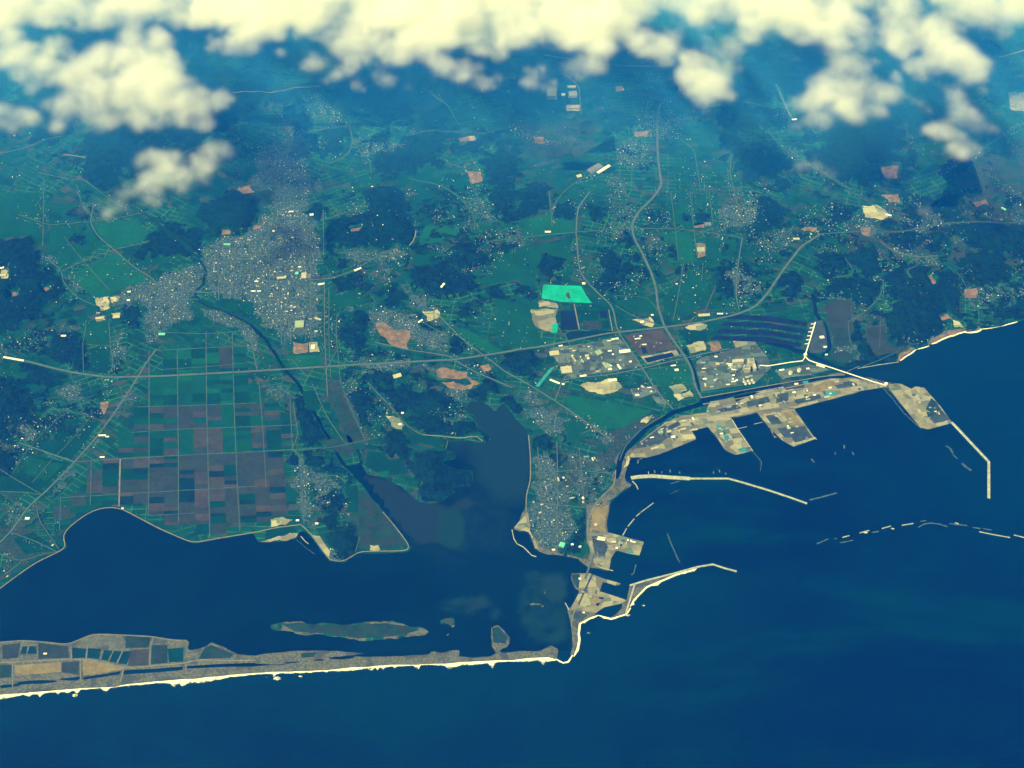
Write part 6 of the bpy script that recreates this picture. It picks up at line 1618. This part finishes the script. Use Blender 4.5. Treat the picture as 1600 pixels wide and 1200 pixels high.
# ribbons of houses along the country roads
polder_w = np.array(GP([(215, 515), (395, 515), (400, 580), (470, 640), (455, 700), (480, 860), (300, 860), (90, 860), (110, 770), (185, 690)]))
for p, w, m in ROADS:
    if m == 'pale_road' or w > 20 or inside(np.array([p[len(p) // 2][0]]), np.array([p[len(p) // 2][1]]), polder_w)[0]:
        continue
    for i in range(len(p) - 1):
        a, b = np.array(p[i]), np.array(p[i + 1])
        L_ = float(np.hypot(*(b - a)))
        t_ = (b - a) / (L_ + 1e-9)
        for k in range(int(L_ / 17)):
            q = a + t_ * (k * 17 + random.uniform(-6, 6))
            if float(vnoise(q[:1] / 420.0, q[1:] / 420.0, 57)[0]) + 0.5 * float(vnoise(q[:1] / 110.0, q[1:] / 110.0, 58)[0]) < 0.12:
                continue
            o_ = random.choice((-1, 1)) * (w / 2 + random.uniform(8, 55))
            HOUSES.append((q[0] - t_[1] * o_, q[1] + t_[0] * o_, math.atan2(t_[1], t_[0]), 'farm'))
# a scatter of farmsteads over the plain and the valleys
for _ in range(5200):
    px, py = random.uniform(-40, 1640), random.uniform(90, 600)
    x_, y_ = G(px, py)
    k = float(vnoise(np.array([x_ / 330.0]), np.array([y_ / 330.0]), 99)[0])
    if k > 0.18:
        HOUSES.append((x_, y_, random.uniform(-0.6, 0.6), 'farm'))
hx = np.array([h_[0] for h_ in HOUSES])
hy = np.array([h_[1] for h_ in HOUSES])


def grid_at(A, x, y):
    i = np.clip(np.searchsorted(XA, x) - 1, 0, len(XA) - 2)
    j = np.clip(np.searchsorted(YA, y) - 1, 0, len(YA) - 2)
    return A[j, i]


okay = (grid_at(land, hx, hy) > 22)
farm = np.array([h_[3] == 'farm' for h_ in HOUSES])
okay &= ~(farm & (grid_at(forest, hx, hy) > 0.55) & (RNG.uniform(0, 1, hx.shape) < 0.93))
for p in CLEAR:
    P_a = np.array(p)
    lo, hi = P_a.min(0), P_a.max(0)
    c = (hx > lo[0]) & (hx < hi[0]) & (hy > lo[1]) & (hy < hi[1])
    if c.any():
        sub = np.where(c)[0]
        okay[sub[inside(hx[sub], hy[sub], p)]] = False
for p, w, m in ROADS:        # keep the streets open
    P_a = np.array(p)
    lo, hi = P_a.min(0) - 30, P_a.max(0) + 30
    sub = np.where((hx > lo[0]) & (hx < hi[0]) & (hy > lo[1]) & (hy < hi[1]))[0]
    if len(sub):
        okay[sub[seg_dist(hx[sub], hy[sub], p, False) < w / 2 + 6.5]] = False
hz = height(hx, hy)
wts = [c[2] for c in ROOFC]
REC = []
for i in np.where(okay)[0]:
    x_, y_, ang, dist = HOUSES[i]
    cidx = random.choices(range(len(ROOFC)), wts)[0]
    k = random.random()
    big_ = k > (0.93 if dist in ('city', 'harbour town') else 0.97)
    L = random.uniform(15, 24) if big_ else random.uniform(8, 13)
    W = random.uniform(10, 14) if big_ else random.uniform(6.5, 9)
    H = random.uniform(6, 12) if big_ else random.uniform(4.5, 6.5)
    if random.random() < 0.4:
        ang = ang + math.pi / 2
    d2 = x_ * x_ + y_ * y_ + CAM_H ** 2
    REC.append((L * W / d2, x_, y_, float(hz[i]), ang + random.uniform(-0.08, 0.08), L, W, H, cidx, dist))
REC.sort(key=lambda r: -r[0])


def in_view(x, y):
    t = y * CT + CAM_H * ST
    u, v = x / t * FPX + 800, (CAM_H * CT - y * ST) / t * FPX + 600
    return 5 < u < 1595 and 130 < v < 1195


def house_geo(L, W, H, ridge):
    a, b = L / 2, W / 2
    v = [(-a, -b, -2), (a, -b, -2), (a, b, -2), (-a, b, -2), (-a, -b, H), (a, -b, H), (a, b, H), (-a, b, H), (-a, 0, H + ridge), (a, 0, H + ridge)]
    return v, [(0, 1, 5, 4), (2, 3, 7, 6), (1, 2, 6, 9, 5), (3, 0, 4, 8, 7)], [(4, 5, 9, 8), (6, 7, 8, 9)]


single, mass = [], []
for r in REC:
    (single if len(single) < 300 and in_view(r[1], r[2]) else mass).append(r)
WHERE = {'city': 'in the riverside city', 'estate': 'in the hillside estate', 'harbour town': 'in the harbour town', 'cape': 'in the cape village', 'coast road': 'along the coast road', 'village': 'in villages on the plain', 'northern': 'in the northern hamlets',
         'uplands': 'in the upland villages', 'upper': 'on the city outskirts', 'farm': 'among open fields'}
ALLHOUSE = []
hm = {}
for (s_, x_, y_, z_, ang, L, W, H, ci, dist) in single:
    if ci not in hm:
        v, wf, rf = house_geo(1, 1, 1, 0.35)
        me = mesh_of('house', v, wf + rf)
        me.materials.append(M['wall'])
        c = ROOFC[ci][0]
        me.materials.append(soil('roof_' + ROOFC[ci][1].replace(' ', '_'), c, 0.12, 40, 6))
        for pidx in (4, 5):
            me.polygons[pidx].material_index = 1
        hm[ci] = me
    o = bpy.data.objects.new('house', hm[ci])
    COL.objects.link(o)
    o.location = (x_, y_, z_)
    o.rotation_euler = (0, 0, ang)
    o.scale = (L, W, H)
    rn = ROOFC[ci][1]
    tag(o, f'larger house with a {rn} roof {WHERE[dist]}', 'house', f'larger {rn} roofed houses {WHERE[dist]}')
    ALLHOUSE.append(o)
number_labels(ALLHOUSE, 'house')

V, F, C = [], [], []
HN = fbm(np.array([m_[1] for m_ in mass]), np.array([m_[2] for m_ in mass]), 260, 4, 83)
for (s_, x_, y_, z_, ang, L, W, H, ci, dist) in mass:
    v, wf, rf = house_geo(L, W, H, W * 0.28)
    ca, sa = math.cos(ang), math.sin(ang)
    o = len(V)
    V += [(x_ + a * ca - b * sa, y_ + a * sa + b * ca, z_ + c) for a, b, c in v]
    k = random.uniform(0.7, 1.3) * (1.0 + 0.45 * HN[len(C) // 6])
    wc = (0.12 * k, 0.165 * k, 0.145 * k, 1)
    rc = (*[min(0.85, c * k) for c in ROOFC[ci][0]], 1)
    for f in wf:
        F.append(tuple(o + i for i in f)); C.append(wc)
    for f in rf:
        F.append(tuple(o + i for i in f)); C.append(rc)
me = mesh_of('built_up_mass', V, F)
ca_ = me.attributes.new('tint', 'FLOAT_COLOR', 'FACE')
ca_.data.foreach_set('color', np.array(C, np.float32).ravel())
tag(link('built_up_mass', me, mat=M['houses']), 'mass of small house roofs filling the towns and villages', 'houses', kind='stuff')
print('houses', len(REC), 'single', len(single))

# ------------------------------------------------------------------ clouds below the aircraft: vapour volumes
CLOUD_Z = 1500.0


def vapour_material(density):
    t = NT('cloud_vapour')
    pv = t.n('ShaderNodeVolumePrincipled')
    pv.inputs['Color'].default_value = (1.0, 0.998, 0.915, 1)
    pv.inputs['Anisotropy'].default_value = 0.0
    pv.inputs['Density Attribute'].default_value = 'density'
    pv.inputs['Density'].default_value = density
    t.l(pv.outputs[0], t.out.inputs['Volume'])
    return t.m


M['vapour'] = vapour_material(0.010)
M['cloud_core'] = soil('cloud_core', (0.92, 0.92, 0.88), 0.02, 300, 60)


def cloud(label, puffs, voxel=38.0, seed=0, group=None):
    """puffs: (px, py, radius px, weight). The density grid is computed here and handed to a volume through a node tree."""
    rnd = random.Random(seed)
    P = []
    for px, py, r, w in puffs:
        Rm = r * mpp(py) * 1.1
        x, y = G(px, py, CLOUD_Z + 150)
        P.append((x, y, CLOUD_Z + 160, Rm * 0.95, w))
        n = max(2, int(4 * (r / 22) ** 1.1))
        for _ in range(n):
            a, q = rnd.uniform(0, 6.283), math.sqrt(rnd.random()) * 0.75
            pr = Rm * rnd.uniform(0.35, 0.7)
            h = rnd.random() ** 1.4 * min(650, Rm * 0.9) * (1 - 0.8 * q)
            P.append((x + Rm * q * math.cos(a), y + Rm * 1.1 * q * math.sin(a), CLOUD_Z + 130 + h, pr, w))
    P = np.array(P)
    lo = P[:, :3].min(0) - P[:, 3].max() * 1.45
    hi = P[:, :3].max(0) + P[:, 3].max() * 1.45
    lo[2] = max(lo[2], CLOUD_Z - 180)
    hi[2] = min(hi[2], CLOUD_Z + 1500)
    n = np.maximum(4, np.ceil((hi - lo) / voxel).astype(int))
    hi = lo + n * voxel
    xs = [lo[i] + (np.arange(n[i]) + 0.5) * voxel for i in range(3)]
    D = np.zeros((n[2], n[1], n[0]), np.float32)
    for x, y, z, r, w in P:
        rr = r * 1.45
        sl, ax = [], []
        for i, c in enumerate((x, y, z)):
            a = max(0, int((c - rr - lo[i]) / voxel))
            b = min(n[i], int((c + rr - lo[i]) / voxel) + 2)
            sl.append(slice(a, b))
            ax.append(xs[i][a:b] - c)
        zz = ax[2]
        zz = np.where(zz < 0, zz * 2.6, zz * 1.7)       # flat underside, low dome
        d2 = (ax[0][None, None, :] ** 2 + ax[1][None, :, None] ** 2 + zz[:, None, None] ** 2) / (r * r)
        f = (w * np.clip(np.exp(-1.5 * d2) - 0.05, 0, 1)).astype(np.float32)
        s3 = (sl[2], sl[1], sl[0])
        D[s3] = 1 - (1 - D[s3]) * (1 - f)
    e = empty('cloud', (float((lo[0] + hi[0]) / 2), float((lo[1] + hi[1]) / 2), float(lo[2])))
    org = np.array(e.location)
    me = bpy.data.meshes.new('vapour')
    N = D.size
    me.vertices.add(N)
    a = me.attributes.new('base', 'FLOAT', 'POINT')
    a.data.foreach_set('value', D.ravel())
    me.materials.append(M['vapour'])
    vo = link('vapour', me, e)
    vo['kind'] = 'stuff'
    ng = bpy.data.node_groups.new('vapour_grid', 'GeometryNodeTree')
    ng.interface.new_socket('Geometry', in_out='INPUT', socket_type='NodeSocketGeometry')
    ng.interface.new_socket('Geometry', in_out='OUTPUT', socket_type='NodeSocketGeometry')
    nn = lambda t: ng.nodes.new(t)
    gi, go = nn('NodeGroupInput'), nn('NodeGroupOutput')
    vc = nn('GeometryNodeVolumeCube')
    pos = nn('GeometryNodeInputPosition')
    L = ng.links.new

    def vm(op, a, b):
        k = nn('ShaderNodeVectorMath'); k.operation = op
        if hasattr(a, 'is_output'): L(a, k.inputs[0])
        else: k.inputs[0].default_value = a
        if hasattr(b, 'is_output'): L(b, k.inputs[1])
        elif op == 'SCALE': k.inputs['Scale'].default_value = b
        else: k.inputs[1].default_value = b
        return k.outputs[0]

    def fm(op, a, b, clamp=False):
        k = nn('ShaderNodeMath'); k.operation = op; k.use_clamp = clamp
        for s, v in ((k.inputs[0], a), (k.inputs[1], b)):
            if hasattr(v, 'is_output'): L(v, s)
            else: s.default_value = v
        return k.outputs[0]

    llo = lo - org
    cell = vm('SCALE', vm('SUBTRACT', pos.outputs[0], tuple(llo)), 1.0 / voxel)
    cell = vm('FLOOR', cell, (0, 0, 0))
    sx = nn('ShaderNodeSeparateXYZ'); L(cell, sx.inputs[0])
    cl = lambda s, m: fm('MINIMUM', fm('MAXIMUM', s, 0.0), float(m - 1))
    ix = fm('ADD', cl(sx.outputs[0], n[0]), fm('MULTIPLY', fm('ADD', cl(sx.outputs[1], n[1]), fm('MULTIPLY', cl(sx.outputs[2], n[2]), float(n[1]))), float(n[0])))
    si = nn('GeometryNodeSampleIndex'); si.data_type = 'FLOAT'; si.domain = 'POINT'
    L(gi.outputs[0], si.inputs['Geometry'])
    na = nn('GeometryNodeInputNamedAttribute'); na.data_type = 'FLOAT'; na.inputs['Name'].default_value = 'base'
    L(na.outputs[0], si.inputs['Value'])
    r2 = fm('ADD', ix, 0.25)
    fi = nn('FunctionNodeFloatToInt'); fi.rounding_mode = 'FLOOR'; L(r2, fi.inputs[0])
    L(fi.outputs[0], si.inputs['Index'])
    base = si.outputs[0]
    def noise(metres, det, off):
        k = nn('ShaderNodeTexNoise')
        k.inputs['Scale'].default_value = 1.0 / metres
        k.inputs['Detail'].default_value = det
        k.inputs['Roughness'].default_value = 0.64
        k.inputs['Distortion'].default_value = 0.35
        L(vm('ADD', pos.outputs[0], (off, off * 0.7 + seed * 91.0, 3.0)), k.inputs['Vector'])
        return k.outputs[0]
    er = fm('MULTIPLY', fm('SUBTRACT', noise(470.0, 6.0, 10.0), 0.5), 2.8)
    f = fm('ADD', base, er)
    f = fm('SUBTRACT', f, 0.44)
    f = fm('MULTIPLY', f, 1.15, True)
    on = fm('MULTIPLY', fm('SUBTRACT', base, 0.06), 5.0, True)
    dens = fm('MULTIPLY', fm('POWER', f, 1.8), on)
    L(dens, vc.inputs['Density'])
    vc.inputs['Min'].default_value = tuple(llo)
    vc.inputs['Max'].default_value = tuple(hi - org)
    vc.inputs['Resolution X'].default_value = int(n[0])
    vc.inputs['Resolution Y'].default_value = int(n[1])
    vc.inputs['Resolution Z'].default_value = int(n[2])
    sm = nn('GeometryNodeSetMaterial'); sm.inputs['Material'].default_value = M['vapour']
    L(vc.outputs[0], sm.inputs[0])
    L(sm.outputs[0], go.inputs[0])
    vo.modifiers.new('vapour_grid', 'NODES').node_group = ng
    tag(e, label, 'cloud', group)
    print('cloud', seed, n, N)


W1, W2, W3 = 0.90, 0.78, 0.70
cloud('big bright cumulus over the western woods', [(130, 130, 45, W1), (180, 118, 52, W1), (225, 130, 50, W1), (190, 165, 48, W1), (135, 165, 42, W2), (95, 182, 30, W2), (262, 160, 40, W1), (310, 148, 34, W1), (342, 162, 22, W2), (245, 185, 28, W2), (300, 182, 26, W2), (160, 190, 26, W2), (210, 195, 22, W3)], seed=1)
cloud('small bright cloud at the far western edge above the fields', [(15, 186, 26, W1), (45, 188, 24, W1), (-25, 185, 30, W1), (65, 195, 14, W3)], seed=2)
cloud('grey ragged cloud west of the big cumulus', [(12, 72, 28, W2), (5, 98, 26, W2), (55, 105, 32, W1), (85, 92, 28, W2), (25, 122, 22, W3), (75, 122, 24, W2), (-30, 90, 40, W2), (45, 145, 18, W3), (100, 120, 26, W2), (40, 85, 22, W3), (90, 68, 18, W3)], seed=3)
cloud('pair of small puffs above the big cumulus', [(195, 58, 24, W2), (250, 68, 24, W1), (262, 92, 20, W1), (258, 110, 14, W3), (215, 62, 16, W3)], seed=4)
cloud('thin streaked cloud rising eastwards north-west of the city', [(160, 318, 24, W3), (190, 308, 26, W2), (220, 300, 28, W2), (245, 308, 22, W3), (250, 280, 22, W3), (262, 262, 26, W2), (285, 275, 22, W3), (300, 285, 22, W2), (310, 262, 20, W2), (338, 252, 28, W1), (358, 240, 18, W2), (225, 250, 18, W3), (275, 240, 16, W3), (130, 330, 18, W3)], voxel=38, seed=5)
cloud('towering lobe hanging below the western cloud bank', [(370, 40, 46, W1), (350, 72, 28, W1), (390, 70, 26, W1), (400, 20, 50, W1), (425, 50, 26, W2), (440, 15, 40, W1)], seed=6)
cloud('long western cloud bank along the top', [(-60, 5, 60, W1), (20, 0, 50, W2), (80, 0, 50, W1), (140, 5, 45, W1), (200, 5, 45, W1), (260, 10, 38, W1), (310, 10, 40, W1), (160, 35, 20, W3), (280, 35, 18, W3), (100, 30, 24, W2), (20, -50, 60, W1), (120, -50, 60, W1), (220, -50, 60, W1), (320, -50, 60, W1), (430, -50, 60, W1), (60, 20, 26, W2), (-20, 25, 36, W2), (180, 15, 40, W1), (240, 22, 30, W2), (20, 12, 40, W1), (120, 18, 40, W1), (290, 20, 36, W2), (340, 10, 40, W1), (460, 0, 50, W1), (470, -40, 60, W1)], voxel=38, seed=7)
cloud('broad bright central cloud bank', [(500, 25, 40, W1), (480, 50, 22, W2), (540, 45, 36, W1), (530, 75, 28, W2), (590, 60, 46, W1), (640, 60, 48, W1), (690, 45, 50, W1), (620, 90, 34, W1), (670, 90, 34, W1), (560, 95, 26, W2), (500, 100, 22, W3), (540, 112, 22, W3), (600, 120, 24, W3), (640, 122, 16, W3), (740, 30, 50, W1), (760, 60, 30, W2), (800, 30, 46, W1), (840, 25, 46, W1), (720, 110, 24, W3), (745, 108, 20, W3), (690, 112, 18, W3), (780, 90, 16, W3), (560, -20, 60, W1), (680, -30, 70, W1), (800, -40, 70, W1), (780, 120, 14, W3), (480, 15, 40, W1), (620, 20, 60, W1), (700, 10, 60, W1), (770, 10, 60, W1), (830, 0, 60, W1), (550, 20, 50, W1), (740, 75, 26, W2), (800, 60, 24, W2)], voxel=38, seed=8)
cloud('bright lobe curling down in the middle of the bank', [(890, 25, 46, W1), (930, 50, 42, W1), (940, 85, 34, W1), (915, 110, 28, W2), (890, 112, 24, W2), (850, 110, 22, W3), (830, 105, 18, W3), (960, 30, 40, W1), (900, -30, 60, W1), (980, 0, 40, W1), (870, 125, 16, W3), (810, 62, 20, W2), (850, 50, 30, W1), (880, 60, 30, W1), (920, 20, 50, W1), (960, -20, 60, W1)], voxel=38, seed=9)
cloud('greyish thin cloud veil right of the central lobe', [(990, 65, 22, W3), (1005, 80, 24, W3), (1020, 60, 22, W3), (1045, 70, 24, W3), (1060, 45, 26, W2), (1025, 25, 24, W2), (1090, 40, 26, W2), (990, 40, 20, W2), (1040, 92, 16, W3), (1070, 85, 16, W3), (988, 115, 12, W3)], voxel=38, seed=10)
cloud('rounded white cloud standing over the upland road', [(1095, 125, 34, W1), (1110, 100, 34, W1), (1085, 150, 24, W2), (1125, 85, 30, W1), (1150, 70, 26, W2), (1120, 140, 26, W2), (1090, 168, 14, W3), (1100, 70, 22, W2), (1140, 110, 18, W2)], voxel=38, seed=11)
cloud('high bright cloud mass between the two northern lobes', [(1140, 20, 46, W1), (1190, 25, 46, W1), (1225, 30, 36, W1), (1250, 60, 24, W2), (1180, 55, 30, W1), (1120, -30, 60, W1), (1220, -40, 60, W1), (1290, -10, 40, W2), (1320, 45, 34, W1), (1370, 50, 36, W1), (1400, 40, 34, W1), (1430, 20, 36, W2), (1350, 0, 40, W2), (1300, 60, 28, W2), (1440, 55, 24, W2), (1330, -50, 60, W1), (1430, -50, 60, W1), (1260, 10, 40, W1), (1210, 0, 50, W1), (1160, -5, 50, W1), (1100, 20, 36, W1), (1060, 0, 40, W2), (1390, 15, 40, W1), (1310, 20, 30, W2), (1340, 75, 26, W1), (1400, 70, 24, W2)], voxel=38, seed=12)
cloud('northern cumulus lobe reaching down towards the hills', [(1310, 90, 32, W1), (1320, 125, 40, W1), (1300, 150, 34, W1), (1340, 150, 36, W1), (1270, 160, 30, W1), (1240, 170, 18, W2), (1380, 145, 28, W2), (1405, 155, 18, W2), (1330, 178, 24, W2), (1260, 195, 20, W3), (1285, 190, 22, W2), (1350, 105, 26, W2), (1370, 175, 18, W3), (1395, 125, 16, W3)], voxel=38, seed=13)
cloud('tall bright cloud column in the north', [(1490, 30, 46, W1), (1480, 75, 40, W1), (1500, 105, 34, W1), (1460, 110, 26, W2), (1420, 100, 24, W2), (1400, 95, 18, W2), (1490, 140, 28, W2), (1520, 130, 22, W3), (1440, 118, 20, W2), (1540, 40, 34, W2), (1550, 10, 40, W1), (1500, -30, 60, W1), (1590, 10, 40, W2), (1480, 165, 0, W3)][:-1], voxel=38, seed=14)
cloud('lower northern cloud head beneath the tall column', [(1495, 170, 28, W1), (1500, 195, 32, W1), (1475, 205, 24, W2), (1530, 195, 22, W2), (1555, 205, 14, W3), (1510, 225, 26, W2), (1490, 235, 18, W3), (1530, 235, 16, W3), (1490, 150, 20, W2)], voxel=38, seed=15)
cloud('two small puffs left of the lower northern head', [(1435, 163, 16, W2), (1450, 175, 14, W3), (1418, 195, 12, W3), (1460, 190, 12, W3)], voxel=38, seed=16)
cloud('ragged low cloud above the northern loop road', [(1270, 262, 18, W2), (1290, 268, 18, W2), (1250, 262, 14, W3), (1310, 275, 12, W3), (1280, 300, 20, W3), (1310, 318, 18, W3), (1295, 305, 14, W3), (1275, 248, 10, W3)], voxel=38, seed=17)
cloud('small streaked puff over the northern valley', [(1465, 300, 16, W2), (1450, 328, 12, W2), (1440, 336, 13, W2), (1478, 352, 12, W3), (1445, 318, 8, W3)], voxel=38, seed=18)
cloud('faint wisps over the western fields', [(45, 345, 14, W3), (165, 335, 14, W3), (15, 270, 16, W3)], voxel=38, seed=19)
cloud('cloud edge at the far northern corner', [(1610, 40, 26, W2), (1640, 10, 40, W1), (1570, 60, 14, W3)], voxel=38, seed=20)

cloud('thin grey scud below the central bank', [(520, 125, 18, W3), (560, 132, 18, W3), (640, 135, 16, W3), (720, 125, 20, W3), (755, 130, 18, W3), (830, 130, 18, W3), (860, 140, 16, W3), (480, 85, 14, W3), (445, 85, 12, W3)], voxel=38, seed=21)
# ------------------------------------------------------------------ haze: the air between aircraft and ground
def air(name, density):
    t = NT(name)
    pv = t.n('ShaderNodeVolumePrincipled')
    pv.inputs['Color'].default_value = (0.0, 0.185, 1.0, 1)
    pv.inputs['Absorption Color'].default_value = (1, 1, 1, 1)
    pv.inputs['Anisotropy'].default_value = 0.0
    t.val(pv.inputs['Density'], density)
    t.l(pv.outputs[0], t.out.inputs['Volume'])
    return t, pv


t, pv = air('haze', 1.75e-5)
hb = box_mesh('haze', 2 * 320000.0, 2 * 320000.0, CAM_H + 60.0 + 11.0, -11.0)
tag(link('haze', hb, mat=t.m), 'blue haze filling the air from the ground to the aircraft', 'haze', kind='stuff')
# damp air under the cloud layer, thickening towards the uplands
t, pv = air('mist', 0.0)
sp_ = t.n('ShaderNodeSeparateXYZ')
t.l(t.position(), sp_.inputs[0])
pv.inputs['Color'].default_value = (0.04, 0.35, 1.0, 1)
pv.inputs['Anisotropy'].default_value = -0.25
t.l(t.math('MULTIPLY', t.step(sp_.outputs[1], 10700.0, 15000.0), 4.0e-4), pv.inputs['Density'])
mb = box_mesh('mist', 60000.0, 30000.0, 1250.0, 0.0)
mo = link('mist', mb, mat=t.m)
mo.location = (0, 24500.0, -10.0)
tag(mo, 'pale blue mist lying over the uplands under the clouds', 'mist', kind='stuff')
